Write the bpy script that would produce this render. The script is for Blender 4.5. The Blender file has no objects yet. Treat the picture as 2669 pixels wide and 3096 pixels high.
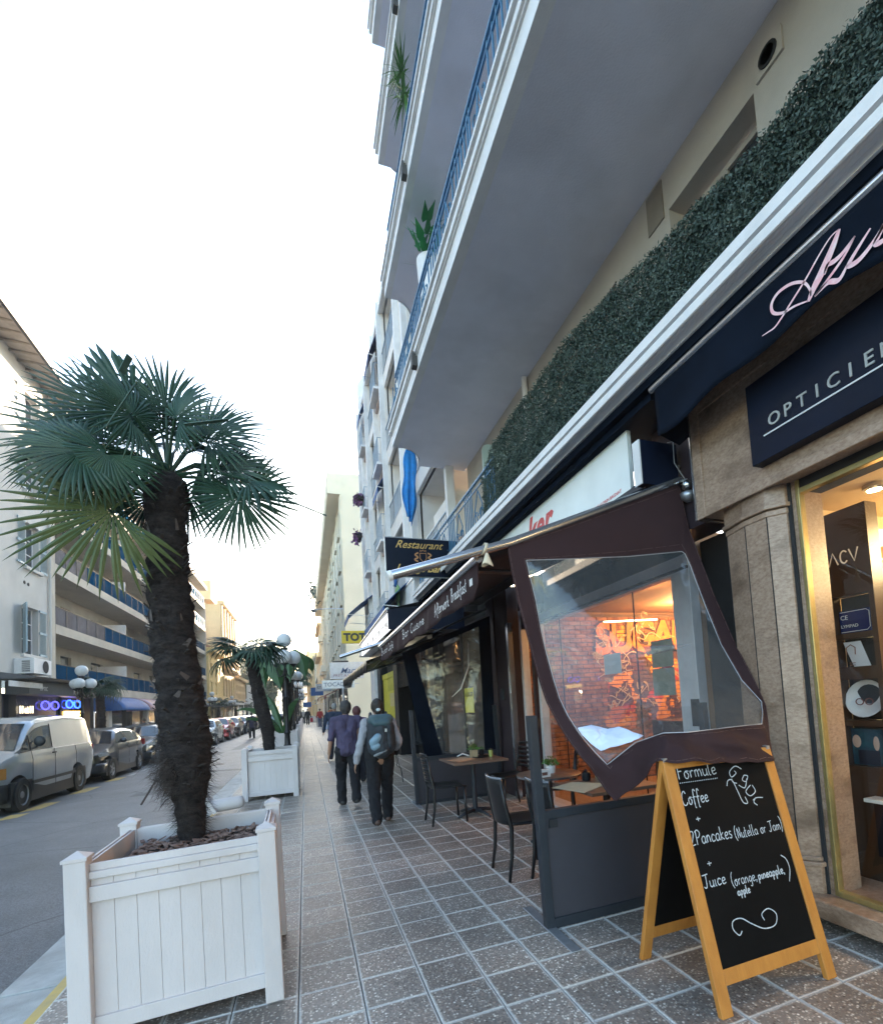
import bpy, bmesh, math, random
from math import sin, cos, pi, radians, sqrt, atan2
from mathutils import Vector, Matrix, noise
random.seed(7)
S = bpy.context.scene
COL = S.collection

# ------------------------------------------------------------------ camera
CAMROT = ((0.9311671, -0.3580952, -0.0613539), (0.0356648, -0.0779139, 0.9963220), (0.3615584, 0.9304285, 0.0598184))
cd = bpy.data.cameras.new('camera'); cam = bpy.data.objects.new('camera', cd); COL.objects.link(cam)
rx, ux, fx = [Vector(r).normalized() for r in CAMROT]
ux = (ux - rx * ux.dot(rx)).normalized(); fx = ux.cross(rx)
mw = Matrix.Identity(4)
for i in range(3):
    mw[i][0] = rx[i]; mw[i][1] = ux[i]; mw[i][2] = -fx[i]
mw.translation = (0, 0, 1.55)
cam.matrix_world = mw
cd.sensor_fit = 'HORIZONTAL'; cd.sensor_width = 36.0
cd.lens = 1496.16 / 2669.0 * 36.0
cd.shift_x = (1334.5 - 1500.0) / 2669.0
cd.shift_y = (2023.0 - 1548.0) / 2669.0
cd.clip_start = 0.05; cd.clip_end = 3000
S.camera = cam

# ------------------------------------------------------------------ sky and sun
SUN_AZ, SUN_EL = radians(19.0), radians(9.5)      # azimuth clockwise from the street direction (+Y)
wd = bpy.data.worlds.new('World'); S.world = wd; wd.use_nodes = True
wn = wd.node_tree; wn.nodes.clear()
wo = wn.nodes.new('ShaderNodeOutputWorld'); bg = wn.nodes.new('ShaderNodeBackground'); sk = wn.nodes.new('ShaderNodeTexSky')
sk.sky_type = 'NISHITA'; sk.sun_disc = False; sk.sun_elevation = SUN_EL; sk.sun_rotation = SUN_AZ
sk.air_density = 1.0; sk.dust_density = 1.2; sk.ozone_density = 1.3
bg.inputs['Strength'].default_value = 0.13
wn.links.new(sk.outputs[0], bg.inputs['Color']); wn.links.new(bg.outputs[0], wo.inputs['Surface'])
sl = bpy.data.lights.new('sun', 'SUN'); sl.energy = 4.0; sl.angle = radians(0.6); sl.color = (1.0, 0.80, 0.58)
so = bpy.data.objects.new('sun', sl); COL.objects.link(so)
so.rotation_euler = Vector((sin(SUN_AZ) * cos(SUN_EL), cos(SUN_AZ) * cos(SUN_EL), sin(SUN_EL))).to_track_quat('Z', 'Y').to_euler()
so.location = (0, 0, 40)
S.view_settings.view_transform = 'Standard'; S.view_settings.look = 'None'
S.view_settings.exposure = 3.1; S.view_settings.gamma = 1.0; S.view_settings.use_curve_mapping = False

# ------------------------------------------------------------------ materials
MATS = {}
def mat(name, col, rough=.6, metal=0., var=.12, scale=6., bump=0., bscale=None, spec=.5, detail=6., col2=None, stretch=None,
        emit=None, estr=0., coat=0., dirt=0., dirtscale=1.2, space='Object'):
    """procedural principled material: base colour mottled by noise, large stains, fine bump"""
    if name in MATS: return MATS[name]
    m = bpy.data.materials.new(name); m.use_nodes = True; nt = m.node_tree; n = nt.nodes; l = nt.links
    b = n['Principled BSDF']; b.inputs['Roughness'].default_value = rough; b.inputs['Metallic'].default_value = metal
    b.inputs['Specular IOR Level'].default_value = spec
    if coat: b.inputs['Coat Weight'].default_value = coat; b.inputs['Coat Roughness'].default_value = .08
    tc = n.new('ShaderNodeTexCoord'); src = tc.outputs['Object'] if space == 'Object' else tc.outputs['UV']
    if space == 'World':
        g = n.new('ShaderNodeNewGeometry'); src = g.outputs['Position']
    if stretch:
        mp = n.new('ShaderNodeMapping'); mp.inputs['Scale'].default_value = stretch; l.new(src, mp.inputs[0]); src = mp.outputs[0]
    nz = n.new('ShaderNodeTexNoise'); nz.inputs['Scale'].default_value = scale; nz.inputs['Detail'].default_value = detail; nz.inputs['Roughness'].default_value = .6
    l.new(src, nz.inputs['Vector'])
    r = n.new('ShaderNodeMapRange'); r.inputs[1].default_value = .3; r.inputs[2].default_value = .7
    l.new(nz.outputs['Fac'], r.inputs[0])
    mx = n.new('ShaderNodeMix'); mx.data_type = 'RGBA'; l.new(r.outputs[0], mx.inputs[0])
    c = Vector(col[:3]); c2 = Vector(col2) if col2 else c * (1 + var)
    c1 = c if col2 else c * (1 - var)
    mx.inputs[6].default_value = (*c1, 1); mx.inputs[7].default_value = (*c2, 1)
    out = mx.outputs[2]
    if dirt:
        nd = n.new('ShaderNodeTexNoise'); nd.inputs['Scale'].default_value = dirtscale; nd.inputs['Detail'].default_value = 8
        l.new(src, nd.inputs['Vector'])
        rd = n.new('ShaderNodeMapRange'); rd.inputs[1].default_value = .48; rd.inputs[2].default_value = .72; rd.inputs[4].default_value = dirt
        l.new(nd.outputs['Fac'], rd.inputs[0])
        md = n.new('ShaderNodeMix'); md.data_type = 'RGBA'; l.new(rd.outputs[0], md.inputs[0]); l.new(out, md.inputs[6])
        md.inputs[7].default_value = (c[0] * .45, c[1] * .42, c[2] * .38, 1); out = md.outputs[2]
    l.new(out, b.inputs['Base Color'])
    if bump:
        bn = n.new('ShaderNodeTexNoise'); bn.inputs['Scale'].default_value = bscale or scale * 6; bn.inputs['Detail'].default_value = 4
        l.new(src, bn.inputs['Vector'])
        bp = n.new('ShaderNodeBump'); bp.inputs['Strength'].default_value = bump; bp.inputs['Distance'].default_value = .01
        l.new(bn.outputs['Fac'], bp.inputs['Height']); l.new(bp.outputs[0], b.inputs['Normal'])
    if emit:
        b.inputs['Emission Color'].default_value = (*emit, 1); b.inputs['Emission Strength'].default_value = estr
    MATS[name] = m
    return m

def glass(name, tint=(.9, .93, .95), refl=1.0, rough=.02, bump=0., bscale=3., body=0., bodycol=(.5, .5, .5)):
    """thin pane: see-through with a fresnel reflection, optional milky body"""
    if name in MATS: return MATS[name]
    m = bpy.data.materials.new(name); m.use_nodes = True; nt = m.node_tree; n = nt.nodes; l = nt.links; n.clear()
    o = n.new('ShaderNodeOutputMaterial'); t = n.new('ShaderNodeBsdfTransparent'); t.inputs[0].default_value = (*tint, 1)
    g = n.new('ShaderNodeBsdfGlossy'); g.inputs['Roughness'].default_value = rough
    fr = n.new('ShaderNodeLayerWeight'); fr.inputs[0].default_value = .5
    pw = n.new('ShaderNodeMath'); pw.operation = 'POWER'; pw.inputs[1].default_value = 4.5; l.new(fr.outputs['Facing'], pw.inputs[0])
    mm = n.new('ShaderNodeMath'); mm.operation = 'MULTIPLY_ADD'; mm.inputs[1].default_value = refl * .85; mm.inputs[2].default_value = .065 * refl; mm.use_clamp = True
    l.new(pw.outputs[0], mm.inputs[0])
    base = t.outputs[0]
    if body:
        d = n.new('ShaderNodeBsdfDiffuse'); d.inputs[0].default_value = (*bodycol, 1)
        ms = n.new('ShaderNodeMixShader'); ms.inputs[0].default_value = body; l.new(t.outputs[0], ms.inputs[1]); l.new(d.outputs[0], ms.inputs[2]); base = ms.outputs[0]
    mx = n.new('ShaderNodeMixShader'); l.new(mm.outputs[0], mx.inputs[0]); l.new(base, mx.inputs[1]); l.new(g.outputs[0], mx.inputs[2])
    if bump:
        tc = n.new('ShaderNodeTexCoord'); bn = n.new('ShaderNodeTexNoise'); bn.inputs['Scale'].default_value = bscale; bn.inputs['Detail'].default_value = 3; bn.inputs['Distortion'].default_value = 1.2
        l.new(tc.outputs['Object'], bn.inputs['Vector'])
        bp = n.new('ShaderNodeBump'); bp.inputs['Strength'].default_value = bump; bp.inputs['Distance'].default_value = .05
        l.new(bn.outputs['Fac'], bp.inputs['Height']); l.new(bp.outputs[0], g.inputs['Normal']); l.new(bp.outputs[0], fr.inputs['Normal'])
    l.new(mx.outputs[0], o.inputs[0]); MATS[name] = m
    return m

def emis(name, col, s, var=0.):
    if name in MATS: return MATS[name]
    m = mat(name, [c * .8 for c in col], .5, var=max(var, .05), emit=col, estr=s)
    return m

# ------------------------------------------------------------------ geometry builder
class G:
    def __init__(s): s.v = []; s.f = []; s.uv = None
    def add(s, vs, fs):
        o = len(s.v); s.v += [tuple(p) for p in vs]; s.f += [tuple(i + o for i in f) for f in fs]; return s
    def quad(s, a, b, c, d): return s.add([a, b, c, d], [(0, 1, 2, 3)])
    def box(s, x0, y0, z0, x1, y1, z1):
        if x0 > x1: x0, x1 = x1, x0
        if y0 > y1: y0, y1 = y1, y0
        if z0 > z1: z0, z1 = z1, z0
        return s.add([(x0, y0, z0), (x1, y0, z0), (x1, y1, z0), (x0, y1, z0), (x0, y0, z1), (x1, y0, z1), (x1, y1, z1), (x0, y1, z1)],
                     [(0, 3, 2, 1), (4, 5, 6, 7), (0, 1, 5, 4), (1, 2, 6, 5), (2, 3, 7, 6), (3, 0, 4, 7)])
    def bar(s, p, q, w, d=None, up=(0, 0, 1)):
        p = Vector(p); q = Vector(q); d = d or w; t = (q - p).normalized(); u = Vector(up)
        if abs(t.dot(u)) > .98: u = Vector((0, 1, 0))
        a = t.cross(u).normalized(); b = a.cross(t).normalized(); a = a * w / 2; b = b * d / 2
        vs = [p - a - b, p + a - b, p + a + b, p - a + b, q - a - b, q + a - b, q + a + b, q - a + b]
        return s.add(vs, [(0, 3, 2, 1), (4, 5, 6, 7), (0, 1, 5, 4), (1, 2, 6, 5), (2, 3, 7, 6), (3, 0, 4, 7)])
    def tube(s, pts, r, n=8, cap=True):
        pts = [Vector(p) for p in pts]; rs = r if isinstance(r, (list, tuple)) else [r] * len(pts); o = len(s.v); k = len(pts)
        prev = None
        for i, p in enumerate(pts):
            t = (pts[min(i + 1, k - 1)] - pts[max(i - 1, 0)]).normalized()
            if prev is None:
                u = Vector((0, 0, 1)) if abs(t.z) < .9 else Vector((1, 0, 0)); a = t.cross(u).normalized()
            else: a = (prev - t * prev.dot(t)).normalized()
            prev = a; b = t.cross(a)
            for j in range(n):
                an = 2 * pi * j / n; s.v.append(tuple(p + (a * cos(an) + b * sin(an)) * rs[i]))
        for i in range(k - 1):
            for j in range(n):
                s.f.append((o + i * n + j, o + i * n + (j + 1) % n, o + (i + 1) * n + (j + 1) % n, o + (i + 1) * n + j))
        if cap: s.f.append(tuple(o + j for j in range(n - 1, -1, -1))); s.f.append(tuple(o + (k - 1) * n + j for j in range(n)))
        return s
    def lathe(s, prof, n=16, c=(0, 0, 0), axis='z', cap=True):
        o = len(s.v)
        for (r, h) in prof:
            for j in range(n):
                a = 2 * pi * j / n; x, y = r * cos(a), r * sin(a)
                p = (x, y, h) if axis == 'z' else ((h, x, y) if axis == 'x' else (x, h, y))
                s.v.append((p[0] + c[0], p[1] + c[1], p[2] + c[2]))
        for i in range(len(prof) - 1):
            for j in range(n):
                s.f.append((o + i * n + j, o + i * n + (j + 1) % n, o + (i + 1) * n + (j + 1) % n, o + (i + 1) * n + j))
        if cap: s.f.append(tuple(o + j for j in range(n - 1, -1, -1))); s.f.append(tuple(o + (len(prof) - 1) * n + j for j in range(n)))
        return s
    def ball(s, c, r, n=12, m=8):
        rr = r if isinstance(r, (list, tuple)) else (r, r, r)
        o = len(s.v)
        for i in range(m + 1):
            a = pi * i / m
            for j in range(n):
                b = 2 * pi * j / n; s.v.append((c[0] + rr[0] * max(sin(a), .02) * cos(b), c[1] + rr[1] * max(sin(a), .02) * sin(b), c[2] - rr[2] * cos(a)))
        for i in range(m):
            for j in range(n): s.f.append((o + i * n + j, o + i * n + (j + 1) % n, o + (i + 1) * n + (j + 1) % n, o + (i + 1) * n + j))
        s.f.append(tuple(o + j for j in range(n - 1, -1, -1))); s.f.append(tuple(o + m * n + j for j in range(n)))
        return s
    def cap(s, p, q, r0, r1, n=10):
        """tapered capsule"""
        p = Vector(p); q = Vector(q); t = (q - p).normalized(); P = []; R = []
        for a in (90, 60, 30, 0):
            a = radians(a); P.append(p - t * r0 * sin(a)); R.append(max(r0 * cos(a), r0 * .03))
        for a in (0, 30, 60, 90):
            a = radians(a); P.append(q + t * r1 * sin(a)); R.append(max(r1 * cos(a), r1 * .03))
        return s.tube(P, R, n)
    def prism(s, poly, axis, a, b):
        """extrude a 2D polygon along an axis; poly in (y,z) for x, (x,z) for y, (x,y) for z"""
        n = len(poly)
        def mk(p, h): return (h, p[0], p[1]) if axis == 'x' else ((p[0], h, p[1]) if axis == 'y' else (p[0], p[1], h))
        return s.add([mk(p, a) for p in poly] + [mk(p, b) for p in poly],
                     [tuple(range(n)), tuple(range(2 * n - 1, n - 1, -1))] + [(i, i + n, (i + 1) % n + n, (i + 1) % n) for i in range(n)])
    def grid(s, fn, nu, nv, closeu=False):
        o = len(s.v)
        for i in range(nu + (0 if closeu else 1)):
            for j in range(nv + 1): s.v.append(tuple(fn(i / nu, j / nv)))
        m = nu if closeu else nu + 1
        for i in range(nu):
            for j in range(nv):
                a = i % m; b = (i + 1) % m; s.f.append((o + a * (nv + 1) + j, o + b * (nv + 1) + j, o + b * (nv + 1) + j + 1, o + a * (nv + 1) + j + 1))
        return s
    def xf(s, M, start=0):
        s.v[start:] = [tuple(M @ Vector(p)) for p in s.v[start:]]; return s

OFF = {}
def mesh(name, g, m, smooth=False, fix=True):
    me = bpy.data.meshes.new(name); me.from_pydata(g.v, [], g.f)
    if fix:
        bm = bmesh.new(); bm.from_mesh(me); bmesh.ops.recalc_face_normals(bm, faces=bm.faces); bm.to_mesh(me); bm.free()
    if m: me.materials.append(m)
    if smooth:
        for p in me.polygons: p.use_smooth = True
    return me
def link(name, data, parent=None):
    o = bpy.data.objects.new(name, data); COL.objects.link(o)
    if parent: o.parent = parent
    return o
def obj(name, g, m, parent=None, smooth=False, bevel=0., sub=0, solid=0., label=None, kind=None, auto=None, fix=True):
    off = OFF.get(parent.name) if parent else None
    if off is None and parent and parent.parent: off = OFF.get(parent.parent.name)
    if off is not None and off.length > 0:
        g2 = G(); g2.v = [(p[0] - off.x, p[1] - off.y, p[2] - off.z) for p in g.v]; g2.f = g.f; g = g2
    o = link(name, mesh(name, g, m, smooth, fix), parent)
    if off is not None: OFF[o.name] = off
    if solid:
        md = o.modifiers.new('s', 'SOLIDIFY'); md.thickness = solid; md.offset = 0
    if bevel:
        md = o.modifiers.new('b', 'BEVEL'); md.width = bevel; md.segments = 2; md.limit_method = 'ANGLE'; md.angle_limit = radians(35)
    if sub:
        md = o.modifiers.new('u', 'SUBSURF'); md.levels = md.render_levels = sub
    if auto:
        for p in o.data.polygons: p.use_smooth = True
        o.data.set_sharp_from_angle(angle=radians(auto))
    if label: o['label'] = label
    if kind: o['kind'] = kind
    return o
def thing(name, label, cat, loc=(0, 0, 0), group=None, world=True, rz=0.):
    o = link(name, None); o.empty_display_size = .1; o.location = loc; o.rotation_euler = (0, 0, rz)
    o['label'] = label; o['category'] = cat
    if group: o['group'] = group
    OFF[o.name] = Vector(loc) if world else Vector((0, 0, 0))
    return o
def tag(o, label, cat, group=None):
    o['label'] = label; o['category'] = cat
    if group: o['group'] = group
    return o
def setorigin(o, loc):
    """move a top-level mesh's origin to loc, geometry staying put"""
    loc = Vector(loc); o.data.transform(Matrix.Translation(-loc)); o.location = loc; return o
def copytree(o, parent=None, label=None, loc=None, rz=None):
    c = o.copy(); COL.objects.link(c); c.parent = parent
    if loc is not None: c.location = loc
    if rz is not None: c.rotation_euler[2] = rz
    if label: c['label'] = label
    for ch in list(o.children): copytree(ch, c)
    return c
def text(name, body, size, m, parent, M, extrude=.004, shear=0., space=1., align='LEFT', bold=0.):
    cu = bpy.data.curves.new(name, 'FONT'); cu.body = body; cu.size = size; cu.extrude = extrude; cu.shear = shear; cu.space_character = space
    cu.align_x = align; cu.resolution_u = 3; cu.offset = bold
    t = bpy.data.objects.new('t', cu); COL.objects.link(t); dg = bpy.context.evaluated_depsgraph_get()
    me = bpy.data.meshes.new_from_object(t.evaluated_get(dg)); bpy.data.objects.remove(t); me.materials.clear(); me.materials.append(m)
    off = OFF.get(parent.name, Vector()) if parent else Vector()
    me.transform(Matrix.Translation(-off) @ M)
    o = link(name, me, parent)
    if parent: OFF[o.name] = off
    return o
def frame3(o, xa, ya):
    """matrix mapping local x,y plane to world axes at origin o"""
    xa = Vector(xa).normalized(); ya = Vector(ya); ya = (ya - xa * ya.dot(xa)).normalized(); za = xa.cross(ya)
    M = Matrix.Identity(4)
    for i in range(3): M[i][0] = xa[i]; M[i][1] = ya[i]; M[i][2] = za[i]
    M.translation = o; return M
def ribbon(g, pts, w, M, h=.0):
    """flat stroke of width w (or per-point widths) along 2D pts, mapped by M"""
    ws = w if isinstance(w, (list, tuple)) else [w] * len(pts); n = len(pts); P = [Vector(p) for p in pts]; o = len(g.v)
    for i in range(n):
        t = P[min(i + 1, n - 1)] - P[max(i - 1, 0)]
        if t.length < 1e-7: t = Vector((1, 0))
        t.normalize(); q = Vector((-t.y, t.x)) * ws[i] / 2
        for s_ in (1, -1): g.v.append(tuple(M @ Vector((P[i].x + s_ * q.x, P[i].y + s_ * q.y, h))))
    for i in range(n - 1): g.f.append((o + 2 * i, o + 2 * i + 1, o + 2 * i + 3, o + 2 * i + 2))
def spline(pts, k=6):
    out = []; n = len(pts); P = [Vector(p) for p in pts]
    for i in range(n - 1):
        p0, p1, p2, p3 = P[max(i - 1, 0)], P[i], P[i + 1], P[min(i + 2, n - 1)]
        for j in range(k):
            t = j / k; out.append(.5 * ((2 * p1) + (p2 - p0) * t + (2 * p0 - 5 * p1 + 4 * p2 - p3) * t * t + (3 * p1 - p0 - 3 * p2 + p3) * t ** 3))
    out.append(P[-1]); return out
def wall(g, x, y0, y1, z0, z1, ops, depth, side=1):
    """street wall at plane x; openings (ya,yb,za,zb) recessed by depth away from the street"""
    ys = sorted({y0, y1, *[v for o in ops for v in o[:2] if y0 <= v <= y1]}); zs = sorted({z0, z1, *[v for o in ops for v in o[2:4] if z0 <= v <= z1]})
    for a, b in zip(ys, ys[1:]):
        for c, d in zip(zs, zs[1:]):
            my, mz = (a + b) / 2, (c + d) / 2
            if any(o[0] < my < o[1] and o[2] < mz < o[3] for o in ops): continue
            g.quad((x, a, c), (x, b, c), (x, b, d), (x, a, d))
    xd = x + side * depth
    for (a, b, c, d) in [o[:4] for o in ops]:
        g.quad((x, a, c), (xd, a, c), (xd, a, d), (x, a, d)); g.quad((x, b, c), (xd, b, c), (xd, b, d), (x, b, d))
        g.quad((x, a, c), (xd, a, c), (xd, b, c), (x, b, c)); g.quad((x, a, d), (xd, a, d), (xd, b, d), (x, b, d))
    return g
def window(parent, x, a, b, c, d, side, fm, gm, mull=1, trans=0, fw=.05, name='window'):
    """framed window at plane x: frame mesh plus a pane sub-part"""
    g = G(); t = .05 * side
    g.box(x, a, c, x + t, a + fw, d); g.box(x, b - fw, c, x + t, b, d); g.box(x, a + fw, c, x + t, b - fw, c + fw); g.box(x, a + fw, d - fw, x + t, b - fw, d)
    for i in range(mull):
        y = a + (b - a) * (i + 1) / (mull + 1); g.box(x + .002 * side, y - fw / 2, c + fw, x + t, y + fw / 2, d - fw)
    for i in range(trans):
        z = c + (d - c) * (i + 1) / (trans + 1); g.box(x + .004 * side, a + fw, z - fw / 3, x + t, b - fw, z + fw / 3)
    w = obj(name, g, fm, parent)
    xp = x + .03 * side
    obj('pane', G().quad((xp, a + fw, c + fw), (xp, b - fw, c + fw), (xp, b - fw, d - fw), (xp, a + fw, d - fw)), gm, w)
    return w
# ------------------------------------------------------------------ ground
def tile_material():
    m = bpy.data.materials.new('aggregate_tile'); m.use_nodes = True; nt = m.node_tree; n = nt.nodes; l = nt.links; b = n['Principled BSDF']
    geo = n.new('ShaderNodeNewGeometry'); uv = n.new('ShaderNodeUVMap')
    vo = n.new('ShaderNodeTexVoronoi'); vo.inputs['Scale'].default_value = 74; l.new(geo.outputs['Position'], vo.inputs['Vector'])
    sp = n.new('ShaderNodeSeparateColor'); l.new(vo.outputs['Color'], sp.inputs[0])
    cr = n.new('ShaderNodeValToRGB'); e = cr.color_ramp.elements
    e[0].color = (.09, .065, .05, 1); e[1].color = (.98, .93, .84, 1); e[1].position = 1
    for p, c in ((.25, (.24, .18, .145, 1)), (.5, (.38, .30, .245, 1)), (.72, (.50, .42, .345, 1)), (.9, (.74, .67, .57, 1))):
        x = cr.color_ramp.elements.new(p); x.color = c
    l.new(sp.outputs[0], cr.inputs[0])
    # cement between pebbles
    dm = n.new('ShaderNodeMapRange'); dm.inputs[1].default_value = .25; dm.inputs[2].default_value = .6; l.new(vo.outputs['Distance'], dm.inputs[0])
    m1 = n.new('ShaderNodeMix'); m1.data_type = 'RGBA'; l.new(dm.outputs[0], m1.inputs[0]); l.new(cr.outputs[0], m1.inputs[6]); m1.inputs[7].default_value = (.24, .20, .17, 1)
    # big stains and the tone of each tile
    ns = n.new('ShaderNodeTexNoise'); ns.inputs['Scale'].default_value = 1.1; ns.inputs['Detail'].default_value = 6; l.new(geo.outputs['Position'], ns.inputs['Vector'])
    rs = n.new('ShaderNodeMapRange'); rs.inputs[1].default_value = .35; rs.inputs[2].default_value = .7; rs.inputs[3].default_value = .60; rs.inputs[4].default_value = 1.18; l.new(ns.outputs['Fac'], rs.inputs[0])
    at = n.new('ShaderNodeAttribute'); at.attribute_name = 'tone'
    oi = n.new('ShaderNodeObjectInfo'); ro = n.new('ShaderNodeMapRange'); ro.inputs[3].default_value = .86; ro.inputs[4].default_value = 1.12; l.new(oi.outputs['Random'], ro.inputs[0])
    mu = n.new('ShaderNodeMath'); mu.operation = 'MULTIPLY'; l.new(rs.outputs[0], mu.inputs[0]); l.new(ro.outputs[0], mu.inputs[1])
    mv = n.new('ShaderNodeVectorMath'); mv.operation = 'SCALE'; l.new(m1.outputs[2], mv.inputs[0]); l.new(mu.outputs[0], mv.inputs['Scale'])
    # lime bloom along the edges
    su = n.new('ShaderNodeSeparateXYZ'); l.new(uv.outputs[0], su.inputs[0])
    ne = n.new('ShaderNodeTexNoise'); ne.inputs['Scale'].default_value = 22; ne.inputs['Detail'].default_value = 5; l.new(geo.outputs['Position'], ne.inputs['Vector'])
    def edge(sock, half, wd_, amp):
        a = n.new('ShaderNodeMath'); a.operation = 'ABSOLUTE'; l.new(sock, a.inputs[0])
        k = n.new('ShaderNodeMath'); k.operation = 'MULTIPLY_ADD'; l.new(ne.outputs['Fac'], k.inputs[0]); k.inputs[1].default_value = amp; l.new(a.outputs[0], k.inputs[2])
        r = n.new('ShaderNodeMapRange'); r.inputs[1].default_value = half - wd_ + amp * .5; r.inputs[2].default_value = half - wd_ * .35 + amp * .5; l.new(k.outputs[0], r.inputs[0]); return r.outputs[0]
    ex = edge(su.outputs[0], .1595, .016, .022); ey = edge(su.outputs[1], .1465, .012, .013)
    sc = n.new('ShaderNodeMath'); sc.operation = 'MULTIPLY'; l.new(ey, sc.inputs[0]); sc.inputs[1].default_value = .95
    mxm = n.new('ShaderNodeMath'); mxm.operation = 'MAXIMUM'; l.new(ex, mxm.inputs[0]); l.new(sc.outputs[0], mxm.inputs[1])
    ml = n.new('ShaderNodeMath'); ml.operation = 'MULTIPLY'; l.new(mxm.outputs[0], ml.inputs[0]); ml.inputs[1].default_value = .70
    m2 = n.new('ShaderNodeMix'); m2.data_type = 'RGBA'; l.new(ml.outputs[0], m2.inputs[0]); l.new(mv.outputs[0], m2.inputs[6]); m2.inputs[7].default_value = (.64, .62, .58, 1)
    vg = n.new('ShaderNodeTexVoronoi'); vg.inputs['Scale'].default_value = 3.2; l.new(geo.outputs['Position'], vg.inputs['Vector'])
    rg = n.new('ShaderNodeMapRange'); rg.inputs[1].default_value = .045; rg.inputs[2].default_value = .065; rg.inputs[3].default_value = .55; rg.inputs[4].default_value = 0.; l.new(vg.outputs['Distance'], rg.inputs[0])
    mg = n.new('ShaderNodeMix'); mg.data_type = 'RGBA'; l.new(rg.outputs[0], mg.inputs[0]); l.new(m2.outputs[2], mg.inputs[6]); mg.inputs[7].default_value = (.07, .065, .06, 1)
    l.new(mg.outputs[2], b.inputs['Base Color'])
    b.inputs['Roughness'].default_value = .48; b.inputs['Specular IOR Level'].default_value = .5
    rr = n.new('ShaderNodeMapRange'); rr.inputs[3].default_value = .34; rr.inputs[4].default_value = .62; l.new(ns.outputs['Fac'], rr.inputs[0]); l.new(rr.outputs[0], b.inputs['Roughness'])
    bp = n.new('ShaderNodeBump'); bp.inputs['Strength'].default_value = .55; bp.inputs['Distance'].default_value = .003; bp.invert = True
    l.new(vo.outputs['Distance'], bp.inputs['Height']); l.new(bp.outputs[0], b.inputs['Normal'])
    return m
M_tile = tile_material()
M_joint = mat('joint_mortar', (.10, .095, .09), .85, var=.3, scale=30)
M_asph = mat('asphalt', (.125, .133, .145), .5, var=.18, scale=1.2, bump=.7, bscale=260, dirt=.35, dirtscale=.5, space='World', spec=.45)
def age_asphalt(m):
    nt = m.node_tree; n = nt.nodes; l = nt.links; b = n['Principled BSDF']; ge = n.new('ShaderNodeNewGeometry'); src = b.inputs['Base Color'].links[0].from_socket
    v = n.new('ShaderNodeTexVoronoi'); v.inputs['Scale'].default_value = 130; l.new(ge.outputs['Position'], v.inputs['Vector']); s_ = n.new('ShaderNodeSeparateColor'); l.new(v.outputs['Color'], s_.inputs[0])
    r = n.new('ShaderNodeMapRange'); r.inputs[3].default_value = .62; r.inputs[4].default_value = 1.42; l.new(s_.outputs[0], r.inputs[0])
    nz = n.new('ShaderNodeTexNoise'); nz.inputs['Scale'].default_value = .35; nz.inputs['Detail'].default_value = 8; l.new(ge.outputs['Position'], nz.inputs['Vector']); ad = n.new('ShaderNodeVectorMath'); ad.operation = 'ADD'; l.new(nz.outputs['Color'], ad.inputs[0]); l.new(ge.outputs['Position'], ad.inputs[1])
    c = n.new('ShaderNodeTexVoronoi'); c.feature = 'DISTANCE_TO_EDGE'; c.inputs['Scale'].default_value = .42; l.new(ad.outputs[0], c.inputs['Vector']); rc = n.new('ShaderNodeMapRange'); rc.inputs[1].default_value = .002; rc.inputs[2].default_value = .007; rc.inputs[3].default_value = .45; rc.inputs[4].default_value = 1.; l.new(c.outputs['Distance'], rc.inputs[0])
    mu = n.new('ShaderNodeMath'); mu.operation = 'MULTIPLY'; l.new(r.outputs[0], mu.inputs[0]); l.new(rc.outputs[0], mu.inputs[1])
    sc = n.new('ShaderNodeVectorMath'); sc.operation = 'SCALE'; l.new(src, sc.inputs[0]); l.new(mu.outputs[0], sc.inputs['Scale']); l.new(sc.outputs[0], b.inputs['Base Color'])
age_asphalt(M_asph)
M_asph2 = mat('asphalt_patch', (.085, .09, .097), .6, var=.2, scale=2, bump=.6, bscale=260, space='World')
M_kerb = mat('kerb_stone', (.40, .40, .385), .65, var=.16, scale=9, bump=.4, bscale=120, dirt=.5, dirtscale=3, space='World')
M_yel = mat('worn_yellow_paint', (.60, .40, .10), .6, scale=7, col2=(.40, .30, .14), bump=.2, space='World')
M_wline = mat('worn_white_paint', (.55, .55, .54), .6, scale=9, col2=(.24, .24, .25), bump=.2, space='World')
M_conc = mat('pavement_concrete', (.20, .19, .18), .75, var=.15, scale=3, bump=.3, bscale=90, dirt=.4, space='World')
M_earth = mat('earth', (.12, .11, .10), .9)

def struct(name, g, m, **k):
    o = obj(name, g, m, **k)
    if 'kind' not in o: o['kind'] = 'structure'
    return o
struct('ground', G().quad((-300, -60, -.30), (300, -60, -.30), (300, 700, -.30), (-300, 700, -.30)), M_earth)
g = G(); g.grid(lambda u, v: (-7.05 + 5.27 * u, -12 + 412 * v, -.12 + .05 * (1 - (2 * u - 1) ** 2)), 12, 40)
road = struct('road', g, M_asph, smooth=True)
def roadz(x): u = (x + 7.05) / 5.27; return -.12 + .05 * (1 - (2 * u - 1) ** 2)

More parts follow.
